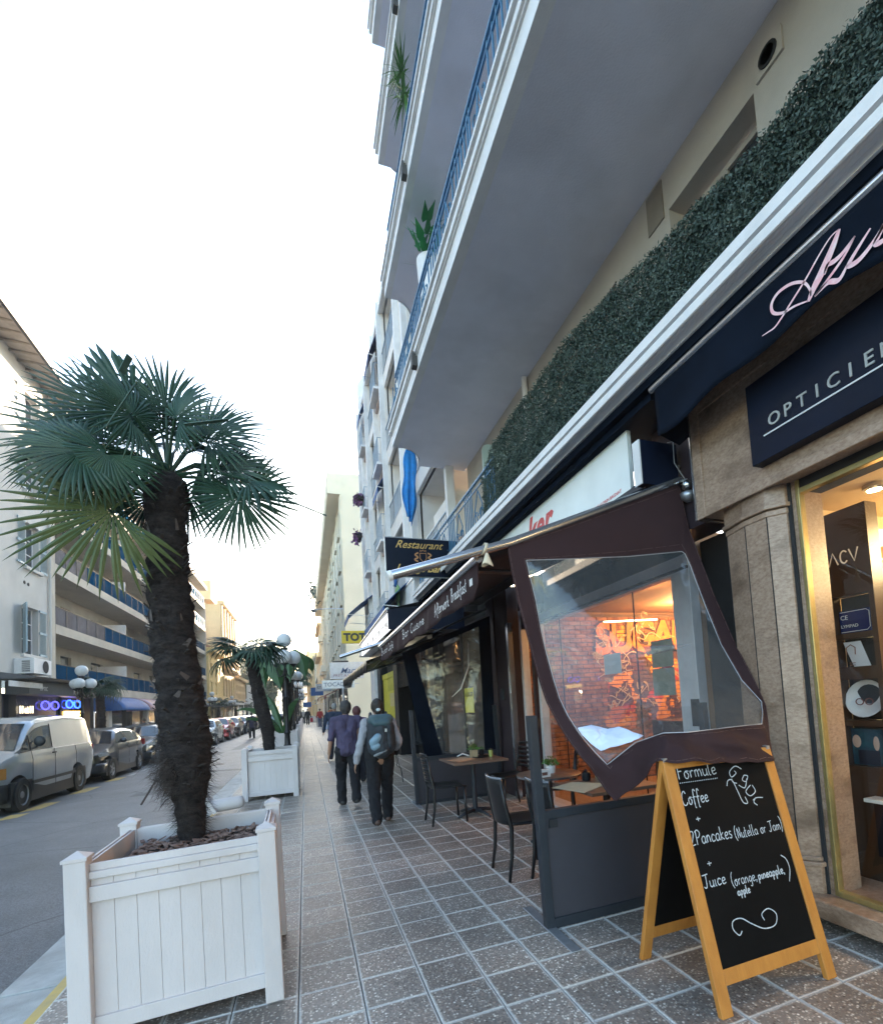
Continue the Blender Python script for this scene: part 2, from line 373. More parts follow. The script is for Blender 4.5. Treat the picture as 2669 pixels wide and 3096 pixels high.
# pavement on the shop side: a bed of mortar with every tile laid on it
pv = struct('pavement', G().box(-1.33, -8, -.28, 3.6, 70, -.010), M_joint)
TX, TY = .325, .2985
def tile_mesh():
    hx, hy, c = TX / 2 - .003, TY / 2 - .0025, .004
    v = []; 
    for z, k in ((-.03, 0), (-.004, 0), (0, c)):
        v += [(-hx + k, -hy + k, z), (hx - k, -hy + k, z), (hx - k, hy - k, z), (-hx + k, hy - k, z)]
    f = [(8, 9, 10, 11)]
    for a in (0, 4):
        for i in range(4): f.append((a + i, a + (i + 1) % 4, a + 4 + (i + 1) % 4, a + 4 + i))
    return v, f
tv, tf = tile_mesh()
def uvmesh(name, V, F, UV):
    me = bpy.data.meshes.new(name); me.from_pydata(V, [], F); me.materials.append(M_tile)
    ul = me.uv_layers.new(name='UVMap')
    for lp in me.loops: ul.data[lp.index].uv = UV[lp.vertex_index]
    return me
tm = uvmesh('tile', tv, tf, [(p[0], p[1]) for p in tv])
cols = [-.09 + TX * (i + .5) for i in range(-4, 10)]
rowsy = [2.439 + TY * (j + .5) for j in range(-36, 208)]
cand = []
for x in cols:
    for y in rowsy:
        if y < .6: continue
        w = Vector((x, y, -1.55)); dz = w.dot(fx)
        if dz < .3: continue
        px_, py_ = w.dot(rx) / dz * 1496 + 1500, -w.dot(ux) / dz * 1496 + 2023
        if -80 < px_ < 2750 and py_ < 3200: cand.append((x * x + y * y, x, y))
cand.sort(); near = {(round(x, 3), round(y, 3)) for _, x, y in cand[:300]}
V, F, UV = [], [], []
for x in cols:
    for y in rowsy:
        if x + TX / 2 > 3.5: continue
        dz = random.uniform(-.0012, .0012); rz = random.uniform(-.006, .006); tx, ty = random.uniform(-.004, .004), random.uniform(-.004, .004)
        if (round(x, 3), round(y, 3)) in near:
            t = link('tile', tm, pv); t.location = (x, y, dz); t.rotation_euler = (tx, ty, rz)
        else:
            o = len(V); V += [(x + p[0] - p[1] * rz, y + p[1] + p[0] * rz, p[2] + dz + p[0] * ty + p[1] * tx) for p in tv]
            F += [tuple(i + o for i in f) for f in tf]; UV += [(p[0], p[1]) for p in tv]
o = link('paving', uvmesh('paving', V, F, UV), pv); o['kind'] = 'stuff'
# kerb line: gutter slabs and yellow-painted kerb stones, one by one
kb = struct('kerb', G().box(-1.80, -8, -.30, -1.33, 100, -.14), M_joint)
kn = 0
for i in range(70):
    y = -2.0 + i * 1.0
    d = random.uniform(-.003, .003)
    obj('gutter_slab', G().box(-1.796, y + .004, -.16, -1.462, y + .996, -.062 + d), M_kerb, kb, bevel=.006)
    obj('kerb_stone', G().box(-1.455, y + .306, -.16, -1.334, y + 1.298, -.003 + d), M_yel if (y < 9.2 or y > 30) else M_kerb, kb, bevel=.012)
obj('kerb_stones', G().box(-1.80, 68, -.2, -1.33, 300, -.01), M_kerb, kb)
# far pavement
struct('far_pavement', G().box(-10.4, -10, -.3, -7.19, 300, .0), M_conc)
g = G()
for i in range(60): g.box(-7.19, 2 + i * 1.0 + .004, -.25, -7.055, 3 + i * 1.0 - .004, .004)
fk = struct('far_kerb', g, M_kerb); 
struct('side_street', G().box(3.6, 24.6, -.28, 40, 38.4, -.012), M_asph2)
struct('far_pavement_right', G().box(-1.33, 70, -.28, 3.6, 300, -.008), M_conc)
struct('square_ground', G().box(-60, 300, -.28, 60, 420, -.02), M_conc)
# markings, repairs and covers on the road (each lies on the cambered surface)
def patch(poly, dz, m, name):
    v = [(x, y, roadz(x) + dz) for x, y in poly]; return G().add(v, [tuple(range(len(v)))])
g = G()
for y0, L in ((9.3, 1.0), (11.5, .62), (12.35, 1.05), (14.5, 1.15), (16.7, .9)):
    for k in range(4):
        a, b = -5.22 + k * .07, -5.22 + (k + 1) * .07
        g.quad((a, y0 + k * .05, roadz(a) + .004), (b, y0 + k * .05, roadz(b) + .004), (b, y0 + L, roadz(b) + .004), (a, y0 + L, roadz(a) + .004))
struct('yellow_marking', g, M_yel)
g = G()
for i in range(46):
    y = 17.9 + i * 1.25
    for k in range(2):
        a, b = -5.03 + k * .06, -5.03 + (k + 1) * .06
        g.quad((a, y, roadz(a) + .004), (b, y, roadz(b) + .004), (b, y + .62, roadz(b) + .004), (a, y + .62, roadz(a) + .004))
struct('white_marking', g, M_wline)
g = G()
def strip(x0, x1, y0, y1, dz, n=8, sl=0.):
    for k in range(n):
        a, b = x0 + (x1 - x0) * k / n, x0 + (x1 - x0) * (k + 1) / n
        g.quad((a, y0 + (a - x0) * sl, roadz(a) + dz), (b, y0 + (b - x0) * sl, roadz(b) + dz), (b, y1 + (b - x0) * sl * .5, roadz(b) + dz), (a, y1 + (a - x0) * sl * .5, roadz(a) + dz))
strip(-3.6, -1.8, 12.9, 13.4, .004); strip(-3.0, -1.8, 16.8, 17.2, .004); strip(-5.0, -3.4, 24, 25.2, .004); strip(-3.3, -2.9, 26, 60, .004)
struct('road_repair', g, M_asph2)
mc = tag(obj('manhole_cover', G().lathe([(.0, .012), (.29, .012), (.31, .006), (.33, -.01)], 24, (-2.95, 19.2, roadz(-2.95))), mat('cast_iron', (.06, .06, .06), .5, .6, bump=.5, bscale=60)), 'round iron manhole cover in the road beyond the second planter', 'manhole cover')
# ------------------------------------------------------------------ shared materials for buildings
M_beige = mat('beige_render', (.44, .395, .345), .85, var=.08, scale=2.5, bump=.35, bscale=130, dirt=.18, dirtscale=.9, space='World')
M_soffit = mat('soffit_paint', (.76, .75, .82), .8, var=.06, scale=1.6, bump=.3, bscale=60, dirt=.22, dirtscale=1.3, space='World')
M_white = mat('white_stone_paint', (.76, .74, .73), .6, var=.06, scale=4, bump=.25, bscale=80, dirt=.22, dirtscale=2.2, space='World')
M_whiteB = mat('white_render', (.84, .78, .72), .8, var=.06, scale=2, bump=.3, bscale=100, dirt=.18, dirtscale=.8, space='World')
M_creamC = mat('cream_render', (.64, .59, .46), .85, var=.07, scale=1.2, bump=.3, bscale=70, dirt=.22, dirtscale=.6, space='World')
M_gold = mat('ochre_render', (.62, .45, .23), .85, var=.08, scale=1.0, bump=.3, bscale=50, dirt=.2, dirtscale=.5, space='World')
M_yelR = mat('yellow_render', (.70, .50, .20), .85, var=.08, scale=1.0, bump=.3, bscale=50, dirt=.15, space='World')
M_greyL = mat('pale_grey_render', (.60, .57, .53), .9, var=.07, scale=.9, bump=.3, bscale=80, dirt=.28, dirtscale=.5, space='World')
M_concL = mat('balcony_concrete', (.50, .45, .38), .85, var=.08, scale=1.4, bump=.25, bscale=60, dirt=.25, dirtscale=.8, space='World')
M_blueM = mat('blue_painted_iron', (.05, .16, .28), .45, .1, var=.15, scale=20)
M_dark = mat('black_paint', (.008, .009, .013), .45, spec=.25, var=.2, scale=8)
M_char = mat('charcoal_metal', (.022, .027, .036), .5, .1, var=.12, scale=10, bump=.1)
M_shade = mat('dark_interior', (.02, .02, .022), .9)
M_glassD = mat('window_glass', (.045, .055, .065), .06, 0., var=.5, scale=.8, spec=1., space='World')
M_glassW = mat('warm_window_glass', (.10, .07, .04), .08, 0., var=.5, scale=1.5, spec=1., space='World')
M_pane = glass('clear_pane', (.93, .95, .95), 1.0, .01)
M_plastic = glass('clear_plastic', (.90, .91, .92), .9, .07, bump=.3, bscale=3.4, body=.055, bodycol=(.7, .75, .8))
M_granite = mat('brown_granite', (.235, .145, .095), .34, scale=34, detail=10, col2=(.42, .30, .22), bump=.15, bscale=190, dirt=.8, dirtscale=3.2, stretch=(1, 1, 1.9), space='World')
M_alu = mat('brushed_aluminium', (.50, .51, .54), .22, .92, var=.06, scale=30)
M_steel = mat('galvanised_steel', (.45, .47, .50), .4, .8, var=.12, scale=25)
M_navy = mat('navy_canvas', (.004, .008, .017), .85, spec=.08, var=.25, scale=3, bump=.15, bscale=200)
M_navyG = mat('navy_gloss', (.005, .009, .022), .38, var=.2, scale=2, spec=.12)
M_blueC = mat('blue_canvas', (.015, .09, .28), .7, var=.15, scale=4)
M_brownC = mat('brown_canvas', (.040, .021, .023), .8, spec=.15, var=.12, scale=3, bump=.35, bscale=420, space='World')
M_purple = mat('aubergine_panel', (.034, .024, .030), .5, spec=.25, var=.12, scale=5)
M_silver = mat('grey_white_frame', (.62, .62, .65), .4, .3, var=.07, scale=12)
M_gframe = mat('brass_frame', (.42, .33, .14), .3, .7, var=.12, scale=20)
M_leafD = mat('dark_leaf', (.032, .060, .048), .6, scale=5, col2=(.090, .125, .098), space='World')
M_leafG = mat('green_leaf', (.05, .16, .03), .5, scale=25, col2=(.10, .24, .05), space='World')
M_paper = mat('white_paper', (.72, .73, .76), .7, var=.03)
M_txtW = mat('white_print', (.75, .75, .75), .6, var=.03)
M_goldT = mat('gold_print', (.62, .40, .13), .4, .3, var=.1)

# ================================================================== RIGHT: the apartment house over the optician and the café
XW = 3.30
A = thing('apartment_house', 'tall beige apartment house with long blue-railed balconies over the optician and the cafe', 'apartment building', (3.3, 3, 0))
ops = [(4.20, 5.85, 4.6, 5.98), (2.43, 3.36, 4.6, 5.97), (-.4, 1.3, 4.6, 5.97)]
g = G(); wall(g, XW, -3, 9.45, 4.25, 6.37, ops, .22)
g.quad((XW, 9.45, 4.25), (6.5, 9.45, 4.25), (6.5, 9.45, 19.5), (XW, 9.45, 19.5))
obj('wall', g, M_beige, A, fix=False)
for fl in range(4):
    z0 = (6.72, 9.66, 12.35, 14.85)[fl]; z1 = (9.32, 12.05, 14.55, 19.5)[fl]
    ops2 = [(y, y + 1.5, z0 + .02, z0 + 2.1) for y in (-2.2, .6, 3.6, 6.6)]
    g = G(); wall(g, XW, -3, 9.45, z0 - .35, z1, ops2, .18); obj('wall', g, M_beige, A, fix=False)
    for o_ in ops2: window(A, XW + .16, o_[0], o_[1], o_[2], o_[3], 1, M_white, M_glassD)
for o_ in ops: window(A, XW + .19, o_[0] + .02, o_[1] - .02, o_[2], o_[3] - .02, 1, M_beige, M_glassD)
obj('vent_grille', G().box(XW - .012, 3.42, 5.95, XW + .0, 3.64, 6.33), mat('vent_grey', (.20, .17, .14), .8), A)
vp = obj('vent', G().box(XW - .02, 2.17, 5.98, XW + .0, 2.39, 6.17), M_beige, A)
obj('vent_pipe', G().lathe([(.075, XW - .03), (.075, XW - .018), (.06, XW - .018), (.055, XW - .03)], 16, (0, 2.28, 6.075), axis='x'), M_shade, vp)
obj('downpipe', G().tube([(XW - .05, 6.46, 4.3), (XW - .05, 6.46, 6.36)], .045, 10), M_white, A, smooth=False, auto=40)
gp = G(); pts = [(3.30, 4.3), (3.30, 5.70), (2.92, 5.70), (2.85, 5.67), (2.82, 5.60), (2.82, 4.3)]
gp.prism(pts, 'y', 7.28, 7.31); obj('divider_panel', gp, mat('pale_green_panel', (.34, .42, .38), .35, var=.04), A)
# balconies: slab with rounded recessed corner, moulded fascia, ironwork
def outline(x0_):   # plan of a slab, x outer edge, going to the far end
    x0 = x0_ + .012
    return [(x0, -4), (x0, 8.95)] + [(x0 + .02, 9.0)] + [(x0 + .14 + .45 * sin(a), 8.98 + .50 * (1 - cos(a))) for a in [i * pi / 12 for i in range(1, 7)]] + [(x0 + .62, 9.62), (3.30, 9.62), (3.30, -4)]
ZS = [6.37, 9.32, 12.05, 14.60]
for fi, z in enumerate(ZS):
    pl = outline(1.69)
    slab = obj('balcony', G().prism(pl, 'z', z, z + .30), M_soffit, A)
    g = G()
    # fascia mouldings along the street edge
    for (dx, za, zb) in ((.0, .0, .20), (.022, .20, .225), (.045, .225, .30), (.015, .30, .335), (.07, .335, .38)):
        g.box(1.69 - dx, -4, z + za + (.002 if za else -.002), 1.80, 9.0 + dx * .6, z + zb)
    ng = [(x, y) for x, y in pl[1:-2]]
    for i in range(2, len(ng) - 1):
        a, b = ng[i], ng[i + 1]; g.quad((a[0] - .015, a[1] + .015, z), (b[0] - .015, b[1] + .015, z), (b[0] - .015, b[1] + .015, z + .38), (a[0] - .015, a[1] + .015, z + .38))
    obj('fascia', g, M_white, slab)
    g = G()
    for yy in (6.72, 1.4): g.box(1.615, yy, z + .05, 1.70, yy + .11, z + .26)
    obj('scupper', g, mat('scupper_dark', (.06, .055, .05), .8), slab)
    # ironwork
    g = G(); zr = z + 1.36; zb = z + .42; xr = 1.80
    g.box(xr - .02, -4, zr - .03, xr + .03, 8.95, zr); g.box(xr - .012, -4, zr - .13, xr + .012, 8.95, zr - .11); g.box(xr - .012, -4, zb + .05, xr + .012, 8.95, zb + .07)
    y = -3.9
    while y < 8.9:
        for k in range(5):
            g.box(xr - .008, y + k * .11, zb, xr + .008, y + k * .11 + .016, zr - .03)
        y += .58
        # scroll panel
        c = y + .28
        for s_ in (1, -1):
            for (cy, cz, r0, r1, a0, a1) in ((c + s_ * .10, zb + .27, .085, .03, 0, 4.6), (c + s_ * .12, zb + .60, .10, .035, 3.1, 8.0)):
                pts = []
                for q in range(15):
                    t = q / 14; a = a0 + (a1 - a0) * t; r = r0 + (r1 - r0) * t
                    pts.append((xr, cy + s_ * r * cos(a), cz + r * sin(a)))
                g.tube(pts, .009, 4)
            g.tube([(xr, c, zb + .08), (xr, c + s_ * .13, zb + .38), (xr, c, zb + .80)], .009, 4)
        g.box(xr - .008, y - .004, zb, xr + .008, y + .012, zr - .03); g.box(xr - .008, y + .55, zb, xr + .008, y + .566, zr - .03)
        y += .62
    obj('railing', g, M_blueM, slab)
# cornice above the shops
prof = [(3.4, 4.19), (2.45, 4.16), (2.45, 4.085), (2.50, 4.082), (2.50, 4.060), (2.455, 4.057), (2.455, 3.995), (2.465, 3.99), (2.485, 4.005), (2.51, 4.03), (2.53, 4.04), (2.545, 4.035), (2.555, 4.015), (2.56, 3.975), (3.4, 3.975)]
CN = thing('cornice', 'long white moulded cornice running above the shop fronts of the beige apartment house', 'cornice', (2.5, 3, 3.89))
obj('moulding', G().prism(prof, 'y', -4, 11.5), M_white, CN)
g = G(); zr, zb, xr = 4.98, 4.19, 2.62
g.box(xr - .02, 6.3, zr - .03, xr + .02, 11.4, zr); g.box(xr - .01, 6.3, zr - .14, xr + .01, 11.4, zr - .12); g.box(xr - .01, 6.3, zb + .04, xr + .01, 11.4, zb + .06)
y = 6.35
while y < 11.2:
    for k in range(5): g.box(xr - .008, y + k * .09, zb, xr + .008, y + k * .09 + .015, zr - .03)
    y += .46; c = y + .26
    for s_ in (1, -1):
        g.tube([(xr, c, zb + .06), (xr, c + s_ * .18, zb + .34), (xr, c, zb + .62)], .010, 4)
        g.tube([(xr, c + s_ * (.12 - .085 * cos(a * .5)), zb + .22 + .085 * sin(a * .5)) for a in range(11)], .010, 4)
    y += .56
obj('railing', g, M_blueM, CN)
# hedge in boxes standing on the cornice
H = thing('clipped_hedge', 'long dark green clipped hedge standing on the white cornice above the shops', 'hedge', (2.75, 3, 4.24))
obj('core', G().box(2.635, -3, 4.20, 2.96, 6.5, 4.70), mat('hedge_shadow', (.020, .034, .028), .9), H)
V, F = [], []
def htop(y): return 4.755 + .41 * max(0, min(1, (y - 2.1) / 2.0)) + .045 * noise.noise((y * 2.3, 0, 3)) - max(0, y - 6.3) * .6
for i in range(105000):
    y = random.uniform(-.6, 6.80); top = htop(y)
    if random.random() < .76: z = random.uniform(4.16, top); x = 2.60 + .03 * noise.noise((y * 4, z * 4, 0)) + abs(random.gauss(0, .022))
    else: x = random.uniform(2.58, 2.98); z = top + random.uniform(-.07, .012)
    if random.random() < .04: y = 6.76 + random.uniform(-.06, .05); x = random.uniform(2.58, 2.98); z = random.uniform(4.16, htop(y))
    bmp = noise.noise((y * 11, z * 11, x * 8)); x -= .022 * bmp
    r = random.uniform(.0055, .011); d = Vector((random.gauss(-.5, .6), random.gauss(0, .6), random.gauss(.3, .6))).normalized()
    a = d.orthogonal().normalized(); a = Matrix.Rotation(random.random() * 6.28, 3, d) @ a; b = d.cross(a)
    o = len(V); p = Vector((x, y, z)); V += [tuple(p - a * r * 1.5), tuple(p + b * r * .8), tuple(p + a * r * 1.5), tuple(p - b * r * .8)]; F.append((o, o + 1, o + 2, o + 3))
g = G(); g.v = V; g.f = F; obj('foliage', g, M_leafD, H, kind='stuff', fix=False)

t = thing('balcony_plant', 'bright green broad-leaved plant in a tall white pot on the lowest long balcony', 'plant', (1.98, 7.1, 6.75))
obj('pot', G().lathe([(.13, 6.75), (.19, 8.35), (.17, 8.35), (.15, 8.3)], 16, (2.02, 7.0, 0)), M_white, t, auto=40)
g = G()
for i in range(34):
    a_ = random.random() * 6.28; z_ = random.uniform(8.3, 9.0); r_ = .16 * (1.1 - (z_ - 8.3)); c = Vector((2.0 + r_ * cos(a_), 7.05 + r_ * 1.4 * sin(a_), z_)); d = Vector((cos(a_) * .6, sin(a_) * .8, random.uniform(.1, 1))).normalized(); b = d.orthogonal().normalized()
    for k in range(4): g.add([c + d * .07 * k - b * (.05, .085, .06, .03)[k], c + d * .07 * k + b * (.05, .085, .06, .03)[k], c + d * .07 * (k + 1) + b * (.085, .06, .03, .004)[k], c + d * .07 * (k + 1) - b * (.085, .06, .03, .004)[k]], [(0, 1, 2, 3)])
obj('leaves', g, mat('vivid_leaf', (.015, .15, .05), .5, scale=8, col2=(.03, .24, .07)), t, kind='stuff', fix=False)
t = thing('spiky_plant', 'dark spiky-leaved plant hanging over the second long balcony', 'plant', (1.9, 7.25, 9.7))
g = G()
for i in range(90):
    z_ = random.choice((11.35, 11.75)); c = Vector((1.82, 7.25 + random.gauss(0, .05), z_)); d = Vector((random.gauss(-.35, .6), random.gauss(0, .7), random.gauss(.2, .6))).normalized(); b = d.orthogonal().normalized() * .013; L = random.uniform(.25, .5)
    q = c + d * L * .5; e = c + d * L + Vector((0, 0, -.08)); g.add([c - b, q - b * 1.2, e, q + b * 1.2, c + b], [(0, 1, 2, 3, 4)])
g.tube([(1.9, 7.25, 9.72), (1.88, 7.25, 11.0), (1.82, 7.25, 11.8)], .03, 6); obj('leaves', g, M_leafG, t, kind='stuff', fix=False)
# ------------------------------------------------------------------ handwriting: single-stroke letters (x 0..w, y 0..1)
HW = {
 'a': (.5, [[(.42, .42), (.25, .5), (.05, .35), (.05, .12), (.2, .0), (.38, .15), (.42, .42), (.42, .1), (.52, .0)]]), 'b': (.45, [[(.05, 1), (.05, .05), (.3, .0), (.4, .22), (.25, .42), (.05, .3)]]),
 'c': (.42, [[(.4, .4), (.2, .5), (.04, .25), (.15, .0), (.4, .08)]]), 'e': (.42, [[(.05, .22), (.35, .3), (.3, .48), (.1, .42), (.04, .2), (.15, .0), (.42, .08)]]),
 'f': (.38, [[(.42, .85), (.3, 1), (.18, .8), (.14, -.25), (.24, -.3)], [(.0, .42), (.36, .46)]]), 'g': (.45, [[(.4, .42), (.2, .5), (.05, .25), (.18, .05), (.38, .2), (.4, .45), (.36, -.3), (.1, -.3)]]),
 'h': (.45, [[(.06, 1), (.05, 0)], [(.05, .3), (.25, .48), (.38, .3), (.38, 0)]]), 'i': (.2, [[(.08, .48), (.08, .05), (.18, 0)]]), 'k': (.42, [[(.06, .95), (.05, 0)], [(.35, .5), (.07, .25), (.38, 0)]]),
 'l': (.24, [[(.08, 1), (.06, .1), (.2, 0)]]), 'm': (.66, [[(.04, .48), (.05, 0)], [(.05, .35), (.2, .5), (.3, .3), (.3, 0)], [(.3, .35), (.48, .5), (.58, .3), (.6, 0)]]),
 'n': (.46, [[(.04, .48), (.05, 0)], [(.05, .32), (.22, .5), (.36, .32), (.38, .0)]]), 'o': (.46, [[(.22, .5), (.05, .35), (.08, .05), (.28, .0), (.4, .25), (.22, .5), (.45, .48)]]),
 'p': (.46, [[(.08, .48), (.05, -.4)], [(.06, .35), (.25, .5), (.4, .28), (.25, .02), (.06, .1)]]), 'r': (.36, [[(.06, .48), (.06, 0)], [(.06, .3), (.2, .48), (.34, .44)]]), 's': (.34, [[(.3, .45), (.1, .48), (.08, .3), (.28, .2), (.22, .0), (.02, .04)]]),
 't': (.34, [[(.14, .9), (.12, .08), (.28, .0)], [(.0, .55), (.3, .58)]]), 'u': (.46, [[(.05, .48), (.06, .1), (.2, .0), (.38, .15), (.4, .48), (.4, .05), (.48, .0)]]), 'w': (.6, [[(.04, .48), (.14, .0), (.28, .4), (.42, .0), (.56, .5)]]),
 'é': (.42, [[(.05, .22), (.35, .3), (.3, .48), (.1, .42), (.04, .2), (.15, .0), (.42, .08)], [(.2, .65), (.35, .85)]]),
 'C': (.66, [[(.55, .8), (.42, 1), (.18, .85), (.05, .4), (.18, .02), (.45, .0), (.62, .18)]]), 'F': (.5, [[(.1, 1), (.08, .0)], [(.0, 1.02), (.55, 1.05)], [(.08, .52), (.4, .54)]]), 'P': (.52, [[(.1, .95), (.06, 0)], [(.0, .9), (.3, 1.02), (.52, .78), (.35, .52), (.08, .48)]]),
 'N': (.52, [[(.08, 0), (.08, .95), (.42, .05), (.45, 1)]]), 'J': (.6, [[(.05, .95), (.65, 1)], [(.42, .98), (.36, .15), (.2, .0), (.06, .12)]]), 'A': (.7, [[(.0, -.1), (.3, 1.05), (.45, .0)], [(.0, .35), (.5, .4)]]),
 'B': (.62, [[(.15, 1), (.1, 0)], [(.0, .95), (.35, 1.05), (.45, .78), (.15, .55), (.5, .4), (.4, .02), (.05, .0)]]), '2': (.55, [[(.05, .8), (.25, 1), (.45, .8), (.05, .05), (.1, .0), (.5, .06)]]), '+': (.5, [[(.2, .75), (.2, .2)], [(.0, .48), (.42, .48)]]),
 '(': (.3, [[(.3, 1.2), (.1, .9), (.04, .3), (.25, -.2)]]), ')': (.3, [[(.0, 1.3), (.2, .9), (.2, .3), (.05, -.25)]]), ',': (.2, [[(.1, .08), (.04, -.15)]]), '.': (.2, [[(.05, .0), (.1, .03)]]), ' ': (.3, []), 'y': (.45, [[(.05, .48), (.15, .05), (.35, .1)], [(.4, .5), (.2, -.35), (.02, -.3)]]),
}
def write(g, s, x0, x1, y0, h, w, M, y1=None, jit=.02, hz=0.):
    tot = sum(HW[c][0] + .08 for c in s); k = (x1 - x0) / tot; x = x0; y1 = y0 if y1 is None else y1
    for c in s:
        wd_, st = HW[c]; yb = y0 + (y1 - y0) * (x - x0) / (x1 - x0); jy = random.uniform(-jit, jit) * h
        for pl in st:
            P = spline([(x + p[0] * k, yb + jy + p[1] * h) for p in pl], 4) if len(pl) > 2 else [Vector((x + p[0] * k, yb + jy + p[1] * h)) for p in pl]
            n = len(P); ribbon(g, P, [w * (.75 + .5 * abs(sin(i * 1.3 + x * 40))) for i in range(n)], M, hz)
        x += (wd_ + .08) * k

# ================================================================== the optician's shop front
OP = thing('optician_shopfront', 'brown granite optician shop front with brass framed window and faceted pillar', 'shop front', (2.95, 1, 0))
g = G(); g.box(2.92, -4, 2.86, 3.3, 2.93, 3.80); obj('lintel', g, M_granite, OP, bevel=.004)
g = G(); g.box(2.905, 2.86, 2.84, 2.925, 2.945, 3.80); g.box(2.905, -4, 2.84, 2.925, 2.86, 2.91); g.box(2.905, -4, 3.66, 2.925, 2.86, 3.80)
obj('moulding', g, M_granite, OP, bevel=.006)
g = G(); g.box(2.896, 2.945, 2.84, 3.3, 2.957, 3.70); obj('edge_trim', g, M_alu, OP)
plan = [(3.3, 2.80), (3.06, 2.80), (3.01, 2.775), (2.952, 2.56), (2.950, 2.38), (3.02, 2.287), (3.06, 2.285), (3.3, 2.285)]
cxp, cyp = 3.1, 2.54
def scaled(p, k): return [(x if x > 3.2 else 3.3 + (x - 3.3) * k, cyp + (y - cyp) * k) for x, y in p]
pil = obj('pillar', G().prism(plan, 'z', .42, 2.66), M_granite, OP, bevel=.003)
g = G()
for i in (2, 3, 4): 
    x, y = plan[i]; g.box(x - .0025, y - .003, .42, x + .003, y + .003, 2.66)
obj('joint', g, M_shade, pil)
g = G(); g.prism(scaled(plan, 1.02), 'z', 2.66, 2.70); g.prism(scaled(plan, 1.08), 'z', 2.705, 2.735); g.prism(scaled(plan, 1.03), 'z', 2.735, 2.86)
obj('capital', g, M_granite, pil, bevel=.006)
g = G(); g.prism(scaled(plan, 1.04), 'z', .19, .36); g.prism(scaled(plan, 1.09), 'z', .36, .39); g.prism(scaled(plan, 1.03), 'z', .39, .42)
obj('plinth', g, M_granite, pil, bevel=.006)
obj('dark_jamb', G().box(3.035, 2.26, .19, 3.3, 2.285, 2.86), M_shade, OP)
obj('stone_jamb', G().box(3.05, 2.235, .19, 3.3, 2.26, 2.86), M_granite, OP)
obj('sill', G().box(2.90, -4, .08, 3.5, 2.44, .19), M_granite, OP, bevel=.008)
obj('sill_shadow_gap', G().box(3.06, -4, -.02, 3.5, 2.44, .08), M_shade, OP)  # dark block paints in the shadow gap under the sill
w_ = G(); w_.box(3.05, 2.208, .19, 3.10, 2.235, 2.86); w_.box(3.045, -4, .19, 3.10, 2.208, .225); w_.box(3.05, -4, 2.765, 3.10, 2.208, 2.80)
wf = obj('window_frame', w_, M_gframe, OP, bevel=.004)
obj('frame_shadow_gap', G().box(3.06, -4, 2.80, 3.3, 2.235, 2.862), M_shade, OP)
obj('pane', G().quad((3.08, -4, .225), (3.08, 2.208, .225), (3.08, 2.208, 2.765), (3.08, -4, 2.765)), M_pane, wf)
# shop room
M_room = mat('warm_room_wall', (.50, .37, .22), .8, var=.06); M_brownp = mat('brown_display_panel', (.055, .028, .016), .35, var=.08, scale=3)
RM = thing('shop_room', 'lit interior room of the optician behind the brass framed window', 'room', (4.4, .2, .1))
g = G(); g.quad((3.1, -4, .1), (6.2, -4, .1), (6.2, 2.62, .1), (3.1, 2.62, .1)); g.quad((6.2, -4, .1), (6.2, 2.62, .1), (6.2, 2.62, 2.88), (6.2, -4, 2.88))
g.quad((3.1, 2.62, .1), (6.2, 2.62, .1), (6.2, 2.62, 2.88), (3.1, 2.62, 2.88)); g.quad((3.1, -4, 2.88), (6.2, -4, 2.88), (6.2, 2.62, 2.88), (3.1, 2.62, 2.88)); g.quad((3.1, -4, .1), (6.2, -4, .1), (6.2, -4, 2.88), (3.1, -4, 2.88))
obj('room_shell', g, M_room, RM, fix=False)
obj('floor_mat', G().box(3.12, -4, .105, 6.1, 2.6, .115), mat('shop_floor', (.16, .15, .12), .4), RM)
# brown display panel with niches, parallel to the window
px0, ya, yb = 3.62, 2.165, 2.62
g = G(); niches = [(2.20, 2.46, 1.86, 2.13), (2.20, 2.46, 1.62, 1.82), (2.20, 2.46, 1.24, 1.53), (2.20, 2.46, .92, 1.20)]
g = wall(G(), px0, ya, yb, .10, 2.75, niches, .10); g.quad((px0, ya, .1), (px0 + .12, ya, .1), (px0 + .12, ya, 2.75), (px0, ya, 2.75))
DP = thing('display_stand', 'tall brown display stand with dark square niches inside the optician window', 'display stand', (3.62, 2.3, .1))
obj('board', g, M_brownp, DP, fix=False)
for (a, b, c, d) in niches: obj('niche_back', G().box(px0 + .105, a, c, px0 + .115, b, d), M_shade, DP)
g = G(); M = frame3((px0 - .006, 2.445, 2.36), (0, -1, 0), (0, 0, 1))
for pl in ([(0, 0), (.034, .092), (.067, 0)], [(.132, .076), (.112, .09), (.092, .076), (.086, .046), (.092, .016), (.112, .002), (.132, .016)], [(.148, .092), (.18, 0), (.21, .092)]):
    ribbon(g, spline(pl, 5) if len(pl) > 3 else pl, .010, M)
obj('lettering', g, emis('pale_gold_letter', (.75, .55, .35), 0.0504), DP)
